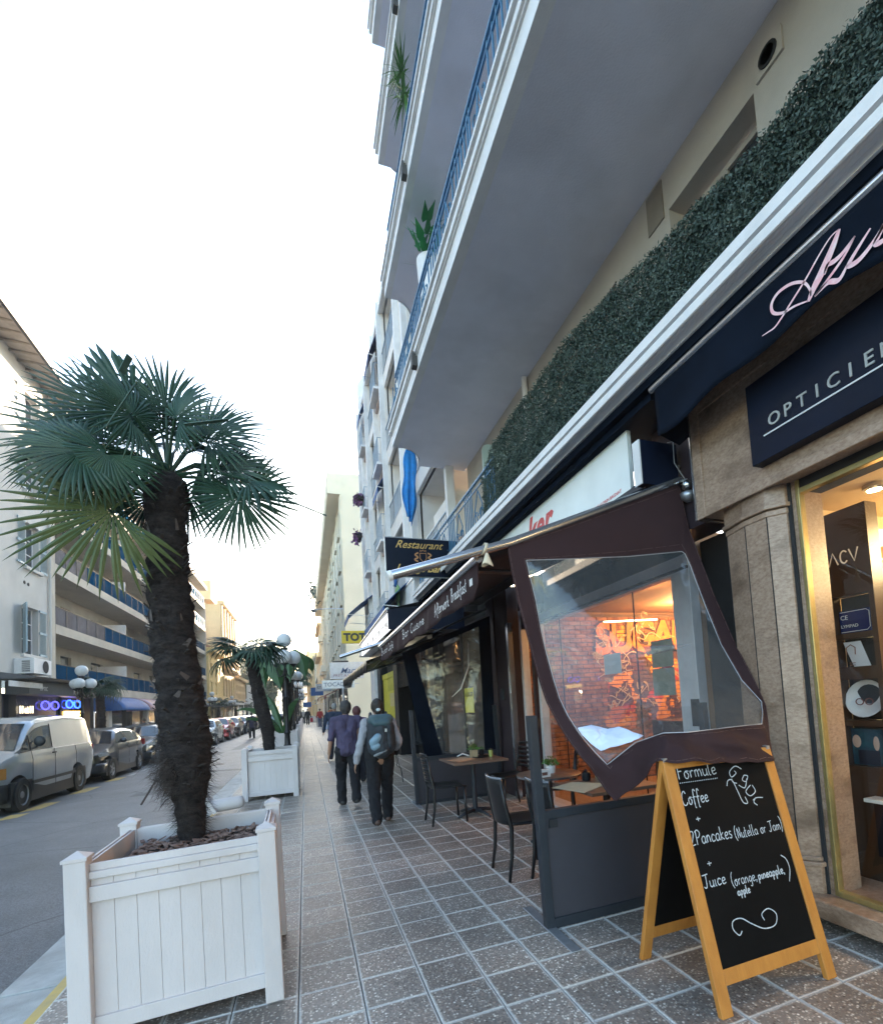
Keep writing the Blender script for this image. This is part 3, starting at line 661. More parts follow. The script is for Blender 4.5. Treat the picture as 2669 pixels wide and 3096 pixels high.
# things in the niches
t = thing('street_name_plate', 'blue enamel street name plate with white border in the top niche', 'sign', (3.75, 2.33, 1.87))
obj('plate', G().box(3.68, 2.24, 1.865, 3.69, 2.455, 2.03), mat('blue_enamel', (.010, .02, .11), .2), t, bevel=.004)
g = G(); M = frame3((3.677, 2.455, 1.865), (0, -1, 0), (0, 0, 1))
for L in ([(.01, .01), (.19, .01), (.21, .03), (.21, .14), (.19, .155), (.01, .155)],): ribbon(g, L, .004, M)
obj('border', g, M_txtW, t)
text('lettering', 'CE', .045, M_txtW, t, frame3((3.677, 2.445, 1.965), (0, -1, 0), (0, 0, 1)), .0008)
text('lettering', 'LYMPAD', .032, M_txtW, t, frame3((3.677, 2.445, 1.905), (0, -1, 0), (0, 0, 1)), .0008)
t = tag(obj('leaflet', G().add([(3.66, 2.43, 1.80), (3.66, 2.31, 1.80), (3.70, 2.26, 1.55), (3.70, 2.37, 1.545)], [(0, 1, 2, 3)]), M_paper, solid=.003), 'white leaning card with a small arch emblem in the second niche', 'card')
g = G(); M = frame3((3.655, 2.405, 1.71), (0, -1, -.05), (.0, -.2, 1)); ribbon(g, [(.0, .0), (.0, .05), (.03, .07), (.06, .05), (.06, 0)], .008, M, .01); ribbon(g, [(.02, -.06), (.06, -.06)], .005, M, .01); ribbon(g, [(.02, -.075), (.06, -.075)], .005, M, .01)
obj('emblem', g, mat('red_brown_print', (.25, .12, .09), .6), t)
t = thing('bowl', 'white round bowl with brown spectacles in the third niche', 'bowl', (3.80, 2.33, 1.25))
g = G(); g.lathe([(.02, -.05), (.06, -.045), (.11, -.02), (.135, .03), (.125, .03), (.10, -.01), (.02, -.035)], 24, (0, 0, 0)); g.xf(Matrix.Translation((3.70, 2.33, 1.385)) @ Matrix.Rotation(radians(-75), 4, 'Y')); obj('dish', g, M_white, t, auto=60)
g = G()
for s_ in (-1, 1): g.tube([(3.665, 2.33 + s_ * .032 + .026 * cos(a * pi / 6), 1.37 + .022 * sin(a * pi / 6)) for a in range(13)], .004, 5)
obj('spectacles', g, mat('red_brown_frame', (.16, .04, .03), .3), t)
t = thing('photo_box', 'small teal box printed with two faces in the lowest niche', 'box', (3.7, 2.34, .925))
obj('carton', G().box(3.66, 2.23, .925, 3.71, 2.44, 1.18), mat('teal_card', (.015, .10, .13), .4, scale=9, col2=(.01, .02, .05)), t)
g = G(); g.ball((3.657, 2.405, 1.09), (.003, .03, .045)); g.ball((3.657, 2.275, 1.08), (.003, .02, .05)); obj('printed_face', g, mat('skin_print', (.55, .38, .3), .5), t)
g = G(); g.box(3.655, 2.26, .93, 3.658, 2.40, 1.03); obj('printed_suit', g, mat('dark_print', (.01, .015, .03), .5), t)
# white shelf with spectacles, pots
t = thing('display_table', 'black display table with a white top inside the optician window', 'table', (3.55, 1.8, .12))
obj('table_top', G().box(3.50, .2, .70, 3.95, 2.30, .725), mat('white_laminate', (.78, .75, .68), .3), t, bevel=.004)
obj('table_body', G().box(3.54, .2, .34, 3.9, 2.26, .698), M_dark, t)
for yy in (2.05, .5): obj('leg', G().lathe([(.035, .13), (.035, .34)], 12, (3.60, yy, 0)), M_alu, t)
for (yy, zz, c, lb) in ((2.08, .76, (.03, .35, .32), 'turquoise sunglasses on a black block on the white table top'), (1.88, .76, (.02, .25, .22), 'green sunglasses beside the turquoise pair on the black block')):
    t = thing('sunglasses', lb, 'sunglasses', (3.56, yy, .76), 'sunglasses on the display table')
    g = G()
    for s_ in (-1, 1): g.tube([(3.56, yy + s_ * .034 + .030 * cos(a * pi / 6), .80 + .024 * sin(a * pi / 6)) for a in range(13)], .005, 5)
    g.tube([(3.56, yy + .064, .805), (3.70, yy + .07, .80)], .004, 5); g.tube([(3.56, yy - .064, .805), (3.70, yy - .07, .80)], .004, 5)
    obj('frame', g, M_dark, t)
    g = G()
    for s_ in (-1, 1): g.ball((3.56, yy + s_ * .034, .80), (.003, .028, .022))
    obj('lens', g, mat('turquoise_lens', c, .1), t)
tag(obj('display_block', G().box(3.53, 1.78, .726, 3.75, 2.18, .765), M_dark, bevel=.004), 'low black block carrying the sunglasses on the white table top', 'block')
t = thing('portrait_poster', 'backlit poster of a woman wearing round glasses on the optician wall', 'poster', (5.3, 2.60, 1.7))
PX, PY0 = 4.05, 2.58
obj('sheet', G().box(4.32, 2.57, 2.02, 4.92, 2.60, 2.75), emis('lit_poster', (.95, .62, .25), 0.588, .1), t)
g = G(); g.ball((4.50, 2.568, 2.42), (.10, .004, .15), 20, 12); g.box(4.45, 2.566, 2.10, 4.56, 2.569, 2.32)
obj('face', g, emis('poster_skin', (.95, .50, .24), 0.378), t)
g = G(); g.ball((4.50, 2.566, 2.55), (.105, .004, .06), 16, 8); obj('hair', g, emis('poster_hair', (.32, .12, .04), 0.147), t)
g = G()
for xx in (4.46, 4.55): g.tube([(xx + .038 * cos(a * pi / 8), 2.563, 2.45 + .038 * sin(a * pi / 8)) for a in range(17)], .004, 5)
obj('round_glasses', g, mat('poster_black', (.05, .02, .01), .5), t)
t = thing('ceiling_downlight', 'small lit downlight in the optician ceiling', 'lamp', (3.75, 2.15, 2.86))
obj('housing', G().lathe([(.05, 2.84), (.07, 2.85), (.07, 2.88)], 16, (3.75, 2.17, 0)), M_alu, t)
obj('bulb', G().lathe([(.0, 2.836), (.045, 2.838)], 12, (3.75, 2.17, 0), cap=True), emis('warm_bulb', (1., .85, .6), 5.88), t)
t = thing('display_cabinet', 'dark display cabinet with lit shelves at the back of the optician', 'cabinet', (4.4, 2.3, .1))
obj('cabinet_body', G().box(4.0, 2.50, .12, 5.2, 2.60, 1.98), M_brownp, t)
g = G(); 
for k in range(5): g.box(4.05, 2.485, .35 + k * .34, 5.15, 2.50, .60 + k * .34)
obj('lit_shelf', g, emis('lit_shelf', (1., .72, .35), 0.546), t)
def lamp(name, loc, e, col, r=.1):
    L = bpy.data.lights.new(name, 'POINT'); L.energy = e; L.color = col; L.shadow_soft_size = r
    o = bpy.data.objects.new(name, L); COL.objects.link(o); o.location = loc; return o
lamp('shop_light', (4.7, 1.6, 2.6), 16, (1., .70, .34), .2); lamp('shop_light', (4.4, -1.6, 2.6), 12, (1., .72, .38), .2)
# sign over the window
t = thing('optician_sign', 'long navy sign box with spaced grey capitals over the optician window', 'sign', (2.85, 1, 3.25))
obj('sign_box', G().box(2.83, -1.2, 2.985, 2.92, 2.352, 3.53), M_navyG, t, bevel=.004)
for k, ch in enumerate('OPTICIENS'): text('letter', ch, .112, mat('grey_letter', (.36, .37, .36), .45), t, frame3((2.829, 2.16 - k * .0945, 3.178), (0, -1, 0), (0, 0, 1)), .006, align='CENTER', bold=.0005)
obj('underline', G().box(2.824, .9, 3.136, 2.83, 2.243, 3.144), M_txtW, t)
# navy awning
AZ = thing('navy_awning', 'navy fabric awning with pale pink script hanging over the optician sign', 'awning', (2.65, 1, 3.9))
obj('front_bar', G().tube([(2.60, -2, 3.872), (2.60, 2.99, 3.872)], .028, 12), M_alu, AZ, auto=40)
g = G(); g.grid(lambda u, v: (2.595 + .012 * sin(u * 40) * v + .01 * noise.noise((u * 9, v * 2, 0)), 2.95 - 4.9 * u, 3.86 - (.36 + .022 * sin(u * 17 + 1) + .012 * sin(u * 41)) * v), 120, 8)
obj('valance', g, M_navy, AZ, smooth=True, solid=.003)
obj('canopy', G().grid(lambda u, v: (2.60 + .40 * v, 2.95 - 4.9 * u, 3.87 + .07 * v), 10, 2), M_navy, AZ, solid=.003)
g = G(); g.add([(2.60, 2.95, 3.86), (2.595, 2.95, 3.50), (2.80, 2.955, 3.44), (3.0, 2.95, 3.60), (3.0, 2.95, 3.95)], [(0, 1, 2, 3, 4)]); obj('side_cheek', g, M_navy, AZ, solid=.003)
M_pink = mat('pale_pink_print', (.80, .36, .40), .5, scale=18, col2=(.85, .66, .66))
g = G(); M = frame3((2.575, 0, 0), (0, -1, 0), (0, 0, 1))
def yz(L): return [(-y, z) for y, z in L]
for L, ws in (([(1.992, 3.578), (1.95, 3.572), (1.908, 3.569), (1.86, 3.592), (1.813, 3.622), (1.712, 3.685), (1.625, 3.752), (1.563, 3.789), (1.519, 3.790)], .010),
              ([(1.519, 3.790), (1.561, 3.727), (1.628, 3.648), (1.671, 3.606), (1.707, 3.56)], .036),
              ([(1.707, 3.564), (1.777, 3.593), (1.853, 3.612), (1.909, 3.656), (1.914, 3.712), (1.869, 3.743), (1.791, 3.73), (1.722, 3.68), (1.692, 3.615), (1.692, 3.578)], .015),
              ([(1.612, 3.628), (1.592, 3.662), (1.555, 3.655), (1.515, 3.66), (1.452, 3.690)], .020), ([(1.452, 3.690), (1.515, 3.635), (1.60, 3.590), (1.672, 3.560)], .013),
              ([(1.672, 3.560), (1.60, 3.575), (1.545, 3.545), (1.500, 3.585)], .020), ([(1.384, 3.665), (1.431, 3.632), (1.48, 3.595), (1.493, 3.574), (1.453, 3.562), (1.4, 3.579), (1.34, 3.619), (1.30, 3.66)], .020),
              ([(1.30, 3.66), (1.345, 3.61), (1.37, 3.575), (1.33, 3.562), (1.27, 3.60)], .020), ([(1.20, 3.655), (1.25, 3.60), (1.28, 3.56)], .022), ([(1.24, 3.62), (1.18, 3.66), (1.13, 3.645)], .014)):
    P = spline(yz(L), 7); n = len(P); ribbon(g, P, [ws * (.45 + .8 * sin(pi * i / (n - 1))) for i in range(n)], M)
obj('script', g, M_pink, AZ)
# black projecting box, wall panels and chrome lamp between the two shops
obj('side_panel', G().box(3.0, 2.957, 2.84, 3.3, 3.50, 3.96), M_purple, OP)
t = thing('projecting_sign_box', 'black projecting sign box with a pale edge beside the navy awning', 'sign', (2.75, 3.2, 3.2))
obj('box', G().box(2.585, 3.15, 3.20, 2.95, 3.235, 3.565), M_navyG, t, bevel=.004); obj('edge_strip', G().box(2.572, 3.155, 3.20, 2.585, 3.24, 3.565), M_white, t)
obj('bracket', G().tube([(2.95, 3.19, 3.40), (3.10, 3.19, 3.40)], .015, 8), M_steel, t)
obj('cable', G().tube([(2.86, 3.15, 3.57), (2.90, 3.13, 3.575), (2.905, 3.14, 3.4), (2.95, 3.12, 3.3), (2.99, 3.1, 3.22)], .004, 5), mat('grey_cable', (.25, .26, .27), .5), t)
t = thing('wall_spotlight', 'chrome globe spotlight at the wall end of the brown awning pole', 'lamp', (2.99, 3.1, 3.1))
obj('globe', G().ball((2.985, 3.10, 3.20), .048, 18, 12), mat('chrome', (.6, .6, .58), .12, .95), t, smooth=True)
obj('shade', G().lathe([(.0, .0), (.03, .005), (.055, .03), (.062, .07)], 18, (2.975, 3.09, 3.06), cap=False), M_steel, t, smooth=True, solid=.003)
obj('bracket', G().tube([(2.93, 3.12, 3.235), (2.98, 3.10, 3.25), (3.04, 3.1, 3.20)], .008, 6), M_steel, t)
# ================================================================== the café
CF = thing('cafe_shopfront', 'cafe shop front with grey-white framed glazing and aubergine panels', 'shop front', (3.1, 5.5, 0))
gx = 3.25
g = G(); g.box(3.20, 3.40, 0, 3.30, 3.63, 2.58); obj('post', g, M_silver, CF, bevel=.004)
obj('header', G().box(3.20, 3.40, 2.58, 3.30, 6.42, 2.74), M_silver, CF, bevel=.004); obj('header_track', G().box(3.185, 3.40, 2.60, 3.20, 6.42, 2.625), M_alu, CF)
obj('black_notice', G().box(3.193, 3.40, 1.20, 3.198, 3.50, 1.44), M_shade, CF)
for (a, b) in ((3.63, 4.27), (4.28, 5.89), (5.90, 6.40)):
    obj('glazing', G().quad((gx, a, .05), (gx, b, .05), (gx, b, 2.58), (gx, a, 2.58)), M_pane, CF)
for a in (4.275, 5.895): obj('glazing_joint', G().box(gx - .006, a - .004, .05, gx + .006, a + .004, 2.58), M_dark, CF)
obj('threshold', G().box(3.12, 3.4, 0, 3.4, 7.1, .05), M_silver, CF)
obj('transom_glazing', G().box(3.24, 3.40, 2.742, 3.26, 6.42, 3.32), M_glassD, CF)
for y in (6.42, 6.60, 6.98): obj('door_post', G().box(3.16, y, 0, 3.28, y + .07, 2.9), M_silver if y != 6.60 else M_purple, CF, bevel=.004)
obj('door_pane', G().quad((3.22, 6.67, .1), (3.22, 6.98, .1), (3.22, 6.98, 2.6), (3.22, 6.67, 2.6)), M_pane, CF)
obj('door_top', G().box(3.17, 6.42, 2.6, 3.28, 7.05, 3.32), M_purple, CF)
obj('aluminium_strip', G().box(2.98, 7.08, 0, 3.06, 7.16, 2.72), M_alu, CF)
obj('pier', G().box(3.02, 7.16, 0, 3.3, 7.72, 3.32), M_purple, CF, bevel=.004)
kp = obj('keypad', G().box(2.985, 7.45, 1.52, 3.02, 7.56, 1.70), M_char, CF, bevel=.004)
obj('letter_slot', G().box(2.972, 7.10, 1.62, 2.98, 7.14, 1.74), M_steel, CF)
obj('return_wall', G().box(3.36, 2.82, 0, 3.5, 3.40, 2.84), M_shade, CF)
obj('beam', G().box(2.64, 3.05, 3.84, 3.3, 9.2, 3.904), M_navy, CF); obj('dark_soffit', G().box(2.578, -4, 3.905, 3.3, 11.4, 3.973), M_navy, CN)
# back room of the café
M_ceil = mat('cafe_ceiling', (.30, .17, .09), .8, var=.1)
R2 = thing('cafe_room', 'warm lit cafe room behind the glazing with an orange glow', 'room', (5, 6, 0))
g = G(); X0, X1, Y0, Y1, Z1 = 3.3, 7.4, 3.42, 7.38, 2.95
g.quad((X0, Y0, .02), (X1, Y0, .02), (X1, Y1, .02), (X0, Y1, .02)); g.quad((X1, Y0, .02), (X1, Y1, .02), (X1, Y1, Z1), (X1, Y0, Z1)); g.quad((X0, Y0, .02), (X1, Y0, .02), (X1, Y0, Z1), (X0, Y0, Z1)); g.quad((X0, Y0, Z1), (X1, Y0, Z1), (X1, Y1, Z1), (X0, Y1, Z1)); g.quad((X0, Y1, .02), (X1, Y1, .02), (X1, Y1, Z1), (X0, Y1, Z1))
obj('room_shell', g, M_ceil, R2, fix=False)
# bricks with graffiti sprayed over them
def brick_mat():
    m = bpy.data.materials.new('painted_brick'); m.use_nodes = True; nt = m.node_tree; n = nt.nodes; l = nt.links; b = n['Principled BSDF']; b.inputs['Roughness'].default_value = .8
    ge = n.new('ShaderNodeNewGeometry'); oi = n.new('ShaderNodeObjectInfo')
    nz = n.new('ShaderNodeTexNoise'); nz.inputs['Scale'].default_value = 9; nz.inputs['Detail'].default_value = 5; l.new(ge.outputs['Position'], nz.inputs['Vector'])
    cr = n.new('ShaderNodeValToRGB'); cr.color_ramp.elements[0].color = (.20, .075, .035, 1); cr.color_ramp.elements[1].color = (.42, .19, .09, 1); cr.color_ramp.elements[0].position = .35; cr.color_ramp.elements[1].position = .68; l.new(nz.outputs['Fac'], cr.inputs[0])
    # spray colours: warped voronoi cells inside a blob
    nw = n.new('ShaderNodeTexNoise'); nw.inputs['Scale'].default_value = 2.6; nw.inputs['Detail'].default_value = 3; l.new(ge.outputs['Position'], nw.inputs['Vector'])
    ad = n.new('ShaderNodeVectorMath'); ad.operation = 'SCALE'; ad.inputs['Scale'].default_value = .9; l.new(nw.outputs['Color'], ad.inputs[0])
    a2 = n.new('ShaderNodeVectorMath'); a2.operation = 'ADD'; l.new(ad.outputs[0], a2.inputs[0]); l.new(ge.outputs['Position'], a2.inputs[1])
    vo = n.new('ShaderNodeTexVoronoi'); vo.inputs['Scale'].default_value = 2.4; l.new(a2.outputs[0], vo.inputs['Vector'])
    sc = n.new('ShaderNodeSeparateColor'); l.new(vo.outputs['Color'], sc.inputs[0])
    c2 = n.new('ShaderNodeValToRGB'); c2.color_ramp.interpolation = 'CONSTANT'; e = c2.color_ramp.elements; e[0].color = (.10, .03, .02, 1); e[1].color = (.80, .33, .03, 1); e[1].position = .22
    for p, c in ((.42, (.45, .05, .03, 1)), (.55, (.80, .42, .05, 1)), (.66, (.10, .06, .05, 1)), (.78, (.55, .16, .04, 1)), (.9, (.30, .30, .22, 1))): x = e.new(p); x.color = c
    l.new(sc.outputs[0], c2.inputs[0])
    sx = n.new('ShaderNodeSeparateXYZ'); l.new(a2.outputs[0], sx.inputs[0])
    def rng(s_, a, b_): r = n.new('ShaderNodeMapRange'); r.inputs[1].default_value = a; r.inputs[2].default_value = b_; l.new(s_, r.inputs[0]); return r.outputs[0]
    m1 = n.new('ShaderNodeMath'); m1.operation = 'MULTIPLY'; l.new(rng(sx.outputs[0], 5.25, 5.33), m1.inputs[0]); l.new(rng(sx.outputs[2], 1.25, 1.35), m1.inputs[1])
    m2 = n.new('ShaderNodeMath'); m2.operation = 'MULTIPLY'; l.new(m1.outputs[0], m2.inputs[0]); l.new(rng(sx.outputs[2], 3.10, 3.02), m2.inputs[1])
    m3 = n.new('ShaderNodeMath'); m3.operation = 'MULTIPLY'; l.new(m2.outputs[0], m3.inputs[0]); m3.inputs[1].default_value = .9
    mx = n.new('ShaderNodeMix'); mx.data_type = 'RGBA'; l.new(m3.outputs[0], mx.inputs[0]); l.new(cr.outputs[0], mx.inputs[6]); l.new(c2.outputs[0], mx.inputs[7]); l.new(mx.outputs[2], b.inputs['Base Color'])
    bp = n.new('ShaderNodeBump'); bp.inputs['Strength'].default_value = .6; bp.inputs['Distance'].default_value = .01; l.new(nz.outputs['Fac'], bp.inputs['Height']); l.new(bp.outputs[0], b.inputs['Normal'])
    return m
M_brick = brick_mat()
BW = thing('brick_wall', 'bare brick wall covered in orange graffiti at the back of the cafe', 'wall', (5.2, 7.3, 0))
obj('mortar', G().box(3.3, 7.30, .02, 7.3, 7.36, 2.9), mat('brick_mortar', (.16, .11, .08), .9), BW)
bm_ = mesh('brick', G().box(-.105, -.022, -.030, .105, .02, .030), M_brick)
cnt = 0; stuff = G()
for r in range(38):
    for c in range(19):
        x = 3.42 + c * .22 + (r % 2) * .11; z = .08 + r * .074
        if x > 7.2: continue
        vis = 3.5 < x < 6.9 and .75 < z < 2.75
        if vis and cnt < 300:
            o = link('brick', bm_, BW); o.location = Vector((x, 7.296 + random.uniform(-.006, .006), z)) - OFF[BW.name]; cnt += 1
        else: stuff.box(x - .105, 7.276, z - .030, x + .105, 7.31, z + .030)
obj('brickwork', stuff, M_brick, BW, kind='stuff')
gf = thing('graffiti_lettering', 'orange bubble graffiti letters sprayed across the cafe brick wall', 'graffiti', (5.3, 7.25, 2.0))
text('lettering', 'SUGAR', .74, mat('graffiti_dark', (.06, .02, .02), .6), gf, frame3((4.66, 7.262, 2.22), (1, 0, .03), (0, 0, 1)), .004, space=.80, bold=.05, shear=.12)
text('lettering', 'SUGAR', .74, mat('graffiti_orange', (.62, .13, .02), .6, scale=7, col2=(.70, .26, .03)), gf, frame3((4.66, 7.256, 2.22), (1, 0, .03), (0, 0, 1)), .004, space=.80, bold=.028, shear=.12)
g = G(); M = frame3((0, 7.245, 0), (1, 0, 0), (0, 0, 1))
for k in range(46):
    x, z = random.uniform(4.6, 6.7), random.uniform(1.2, 2.85); L = [(x, z)]
    for q in range(5): x += random.uniform(-.12, .16); z += random.uniform(-.12, .12); L.append((x, z))
    ribbon(g, spline(L, 5), random.uniform(.010, .02), M)
obj('tags', g, mat('graffiti_pale', (.55, .42, .25), .6), gf)
g = G()
for k in range(3):
    x, z = random.uniform(6.0, 6.6), random.uniform(1.5, 2.4); g.lathe([(0, 0), (random.uniform(.06, .14), .001)], 14, (0, 0, 0), axis='y'); g.xf(Matrix.Translation((x, 7.25 - .0008 * k, z)), len(g.v) - 28)
obj('paint_blots', g, mat('graffiti_red', (.5, .04, .03), .6), gf)
for (x, y, z, e) in ((5.7, 6.4, 2.75, 14), (4.4, 5.4, 2.7, 2.5), (6.4, 6.5, 2.6, 14)): lamp('cafe_light', (x, y, z), e, (1., .50, .18), .12)
t = thing('cafe_strip_light', 'thin glowing strip light under the cafe ceiling', 'lamp', (4.9, 6.2, 2.6)); obj('tube', G().tube([(4.3, 6.4, 2.62), (5.3, 6.4, 2.66)], .012, 6), emis('warm_tube', (1., .75, .4), 2.1), t)
for i, (x, y, z) in enumerate(((5.9, 6.2, 2.5), (6.25, 6.2, 2.45), (5.3, 4.6, 2.0))):
    t = thing('pendant_lamp', ('glowing pendant lamp nearest the graffiti', 'glowing pendant lamp beside the first one', 'single glowing lamp low behind the white post')[i], 'lamp', (x, y, z), 'pendant lamps in the cafe')
    obj('bulb', G().ball((x, y, z), .035, 10, 8), emis('warm_bulb', (1., .85, .6), 5.88), t); obj('cord', G().tube([(x, y, z + .03), (x, y, 2.94)], .004, 5), M_dark, t)
t = tag(obj('bar_counter', G().box(5.2, 5.3, .02, 6.0, 6.6, 1.05), mat('dark_counter', (.05, .035, .03), .4), bevel=.01), 'dark bar counter standing inside the cafe', 'counter')
t = thing('menu_board', 'grey-green menu sheets hanging inside the cafe glazing', 'notice', (3.3, 3.95, 1.5))
obj('sheet', G().box(3.285, 3.78, 1.76, 3.29, 4.09, 2.03), mat('grey_green_sheet', (.30, .31, .25), .6, var=.2, scale=9), t); obj('sheet', G().box(3.285, 3.78, 1.48, 3.29, 4.10, 1.75), mat('grey_green_sheet', (.30, .31, .25), .6), t)
obj('red_line', G().box(3.282, 3.80, 1.745, 3.284, 3.95, 1.76), mat('red_print', (.45, .03, .03), .6), t)
tag(obj('paper_notice', G().box(3.285, 4.62, 1.75, 3.29, 4.95, 1.98), M_paper), 'single white paper stuck on the cafe glazing', 'notice')
# white fascia sign
t = thing('cafe_sign', 'white cafe fascia sign with cut-off red lettering above the brown awning', 'sign', (2.75, 5.5, 3.3))
obj('panel', G().box(2.72, 3.485, 3.31, 2.76, 8.6, 3.86), mat('white_sign', (.80, .84, .82), .35, var=.05, scale=3, dirt=.12), t)
text('lettering', 'ker', .46, mat('red_letter', (.62, .06, .06), .4), t, frame3((2.718, 5.62, 3.46), (0, -1, 0), (0, 0, 1)), .002, space=1.05, bold=.014, shear=.35)
text('small_print', 'SAS LE PAIN BAGNAT', .045, mat('red_letter', (.62, .06, .06), .4), t, frame3((2.718, 4.05, 3.335), (0, -1, 0), (0, 0, 1)), .001)
# ------------------------------------------------------------------ brown awning
AW = thing('brown_awning', 'brown cafe awning with white handwriting on its valance, reaching over the tables', 'awning', (2, 5.5, 2.5))
obj('front_bar', G().tube([(1.17, 3.22, 2.545), (1.17, 8.15, 2.51)], .033, 12), M_alu, AW, auto=40)
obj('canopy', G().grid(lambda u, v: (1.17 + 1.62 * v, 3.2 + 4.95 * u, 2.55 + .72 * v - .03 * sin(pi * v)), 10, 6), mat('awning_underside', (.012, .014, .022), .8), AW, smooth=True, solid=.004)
g = G(); g.grid(lambda u, v: (1.17 + .018 * sin(u * 55) * v * (.4 + .6 * abs(noise.noise((u * 8, 0, 0)))) + .012 * noise.noise((u * 30, v, 5)), 3.25 + 4.85 * u, 2.535 - .035 * u - (.245 + .012 * sin(u * 23)) * v + .08 * max(0, (.03 - u) / .03) * v), 200, 6)
obj('valance', g, M_brownC, AW, smooth=True, solid=.003)
M = frame3((1.142, 0, 0), (0, -1, 0), (0, 0, 1)); g = G()
for s_, ya, yb, z in (('Brunch Café', 7.85, 6.75, 2.335), ('Bar', 6.05, 5.65, 2.35), ('Cuisine', 5.55, 4.85, 2.35), ('Afterwork', 4.42, 3.92, 2.345), ('Breakfast', 3.86, 3.44, 2.36)):
    if 'C' in s_[:1]: pass
    write(g, s_, -ya, -yb, z, .10, .010, M)
g.box(1.139, 3.30, 2.37, 1.142, 3.36, 2.42)
obj('handwriting', g, M_txtW, AW)
for y in (3.6, 7.6): obj('folding_arm', G().tube([(2.85, y, 3.05), (2.1, y + .7, 2.75), (1.22, y, 2.56)], .022, 8), M_char, AW)
obj('wall_cassette', G().box(2.72, 3.2, 3.22, 2.95, 8.2, 3.32), M_char, AW, bevel=.01)
t = thing('awning_pole', 'long slanting aluminium pole jutting out beside the brown curtain', 'pole', (2.9, 3.15, 3.25))
obj('tube', G().tube([(2.96, 3.15, 3.262), (1.396, 3.15, 2.646), (.526, 3.15, 2.375)], .031, 14), M_alu, t, auto=40)
obj('rim', G().tube([(.545, 3.15, 2.381), (.518, 3.15, 2.372)], .034, 14), M_white, t)
t = thing('plastic_bag', 'small cream plastic tie knotted round the slanting awning pole', 'tie', (1.2, 3.12, 2.5))
M_cream = mat('cream_plastic', (.62, .52, .38), .6, bump=.4, bscale=30)
obj('strap', G().grid(lambda u, v: (1.175 + .036 * cos(u * 2 * pi) * .4 + .024 * v, 3.15 + .040 * sin(u * 2 * pi) - .006, 2.585 + .042 * cos(u * 2 * pi)), 20, 2), M_cream, t, smooth=True, solid=.002)
g = G(); g.grid(lambda u, v: (1.19 + (.008 + .034 * v) * cos(u * 2 * pi), 3.105 + (.008 + .012 * v) * sin(u * 2 * pi), 2.545 - .085 * v + .010 * sin(u * 12) * v), 24, 5, True)
obj('skirt', g, M_cream, t, smooth=True, solid=.002)
# side curtain with a clear window, hanging from the pole and thrown over the chalkboard
CO = [(1.361, 3.15, 2.62), (1.818, 3.15, 2.795), (2.363, 3.15, 3.019), (2.946, 3.15, 3.252), (2.974, 3.12, 2.872), (3.007, 3.08, 2.662), (3.04, 2.96, 2.229), (3.033, 2.8, 1.845), (2.941, 2.6, 1.601), (2.838, 2.42, 1.392), (2.606, 2.22, 1.176), (2.51, 2.12, 1.09), (2.185, 2.08, 1.118), (1.941, 2.08, 1.147), (1.8, 2.1, 1.161), (1.72, 2.15, 1.163), (1.758, 2.4, 1.013), (1.737, 2.6, 0.864), (1.684, 2.72, 1.017), (1.652, 2.82, 1.126), (1.581, 2.93, 1.306), (1.521, 3.02, 1.5), (1.496, 3.07, 1.675), (1.47, 3.11, 1.886), (1.436, 3.13, 2.076), (1.408, 3.14, 2.218), (1.387, 3.15, 2.408)]
CI = [(1.498, 3.14, 2.517), (1.898, 3.13, 2.544), (2.363, 3.12, 2.58), (2.873, 3.11, 2.642), (2.893, 3.1, 2.621), (2.918, 3.08, 2.522), (2.917, 2.96, 2.175), (2.878, 2.8, 1.848), (2.829, 2.6, 1.574), (2.788, 2.42, 1.423), (2.695, 2.34, 1.348), (2.587, 2.26, 1.296), (2.357, 2.22, 1.302), (2.157, 2.22, 1.299), (2.007, 2.24, 1.295), (1.879, 2.3, 1.298), (1.835, 2.5, 1.237), (1.729, 2.66, 1.1), (1.688, 2.75, 1.192), (1.657, 2.84, 1.286), (1.635, 2.94, 1.405), (1.624, 3.02, 1.525), (1.611, 3.07, 1.67), (1.587, 3.11, 1.872), (1.572, 3.13, 2.028), (1.554, 3.14, 2.215), (1.531, 3.15, 2.365)]
CU = thing('side_curtain', 'brown side curtain with a clear plastic window, its hem thrown over the chalkboard', 'curtain', (2.3, 3.1, 2.9))
g = G(); n = len(CO); K = 8; SUBD = 4; ring = []
for i in range(n):
    for q in range(SUBD):
        t_ = q / SUBD; ring.append((Vector(CO[i]).lerp(Vector(CO[(i + 1) % n]), t_), Vector(CI[i]).lerp(Vector(CI[(i + 1) % n]), t_), i + t_))
def ringpt(i, v):
    a, b, s_ = ring[i % len(ring)]; p = a.lerp(b, v); low = max(0, min(1, (s_ - 10) / 2)) * max(0, min(1, (20 - s_) / 2))
    # folds running across the hem
    p.y += low * (.035 * sin(p.x * 16 + p.z * 26) + .015 * sin(p.z * 60 + p.x * 9)) * (1 - abs(2 * v - 1) * .4)
    p.z += low * .010 * sin(p.x * 34) * (1 - v)
    p.y += .006 * noise.noise(p * 6); return p
g.grid(lambda u, v: ringpt(int(round(u * len(ring))), v), len(ring), K, True)
obj('cloth', g, M_brownC, CU, smooth=True, solid=.004, sub=1)
for v_ in (.10, .90):
    gs = G()
    for i in range(0, len(ring), 1):
        a_, b_ = ringpt(i, v_), ringpt(i + 1, v_); a_.y -= .0035; b_.y -= .0035; m_ = a_.lerp(b_, .82); gs.bar(a_, m_, .003, .002)
    obj('stitching', gs, mat('brown_thread', (.11, .06, .055), .7), CU, kind='stuff')
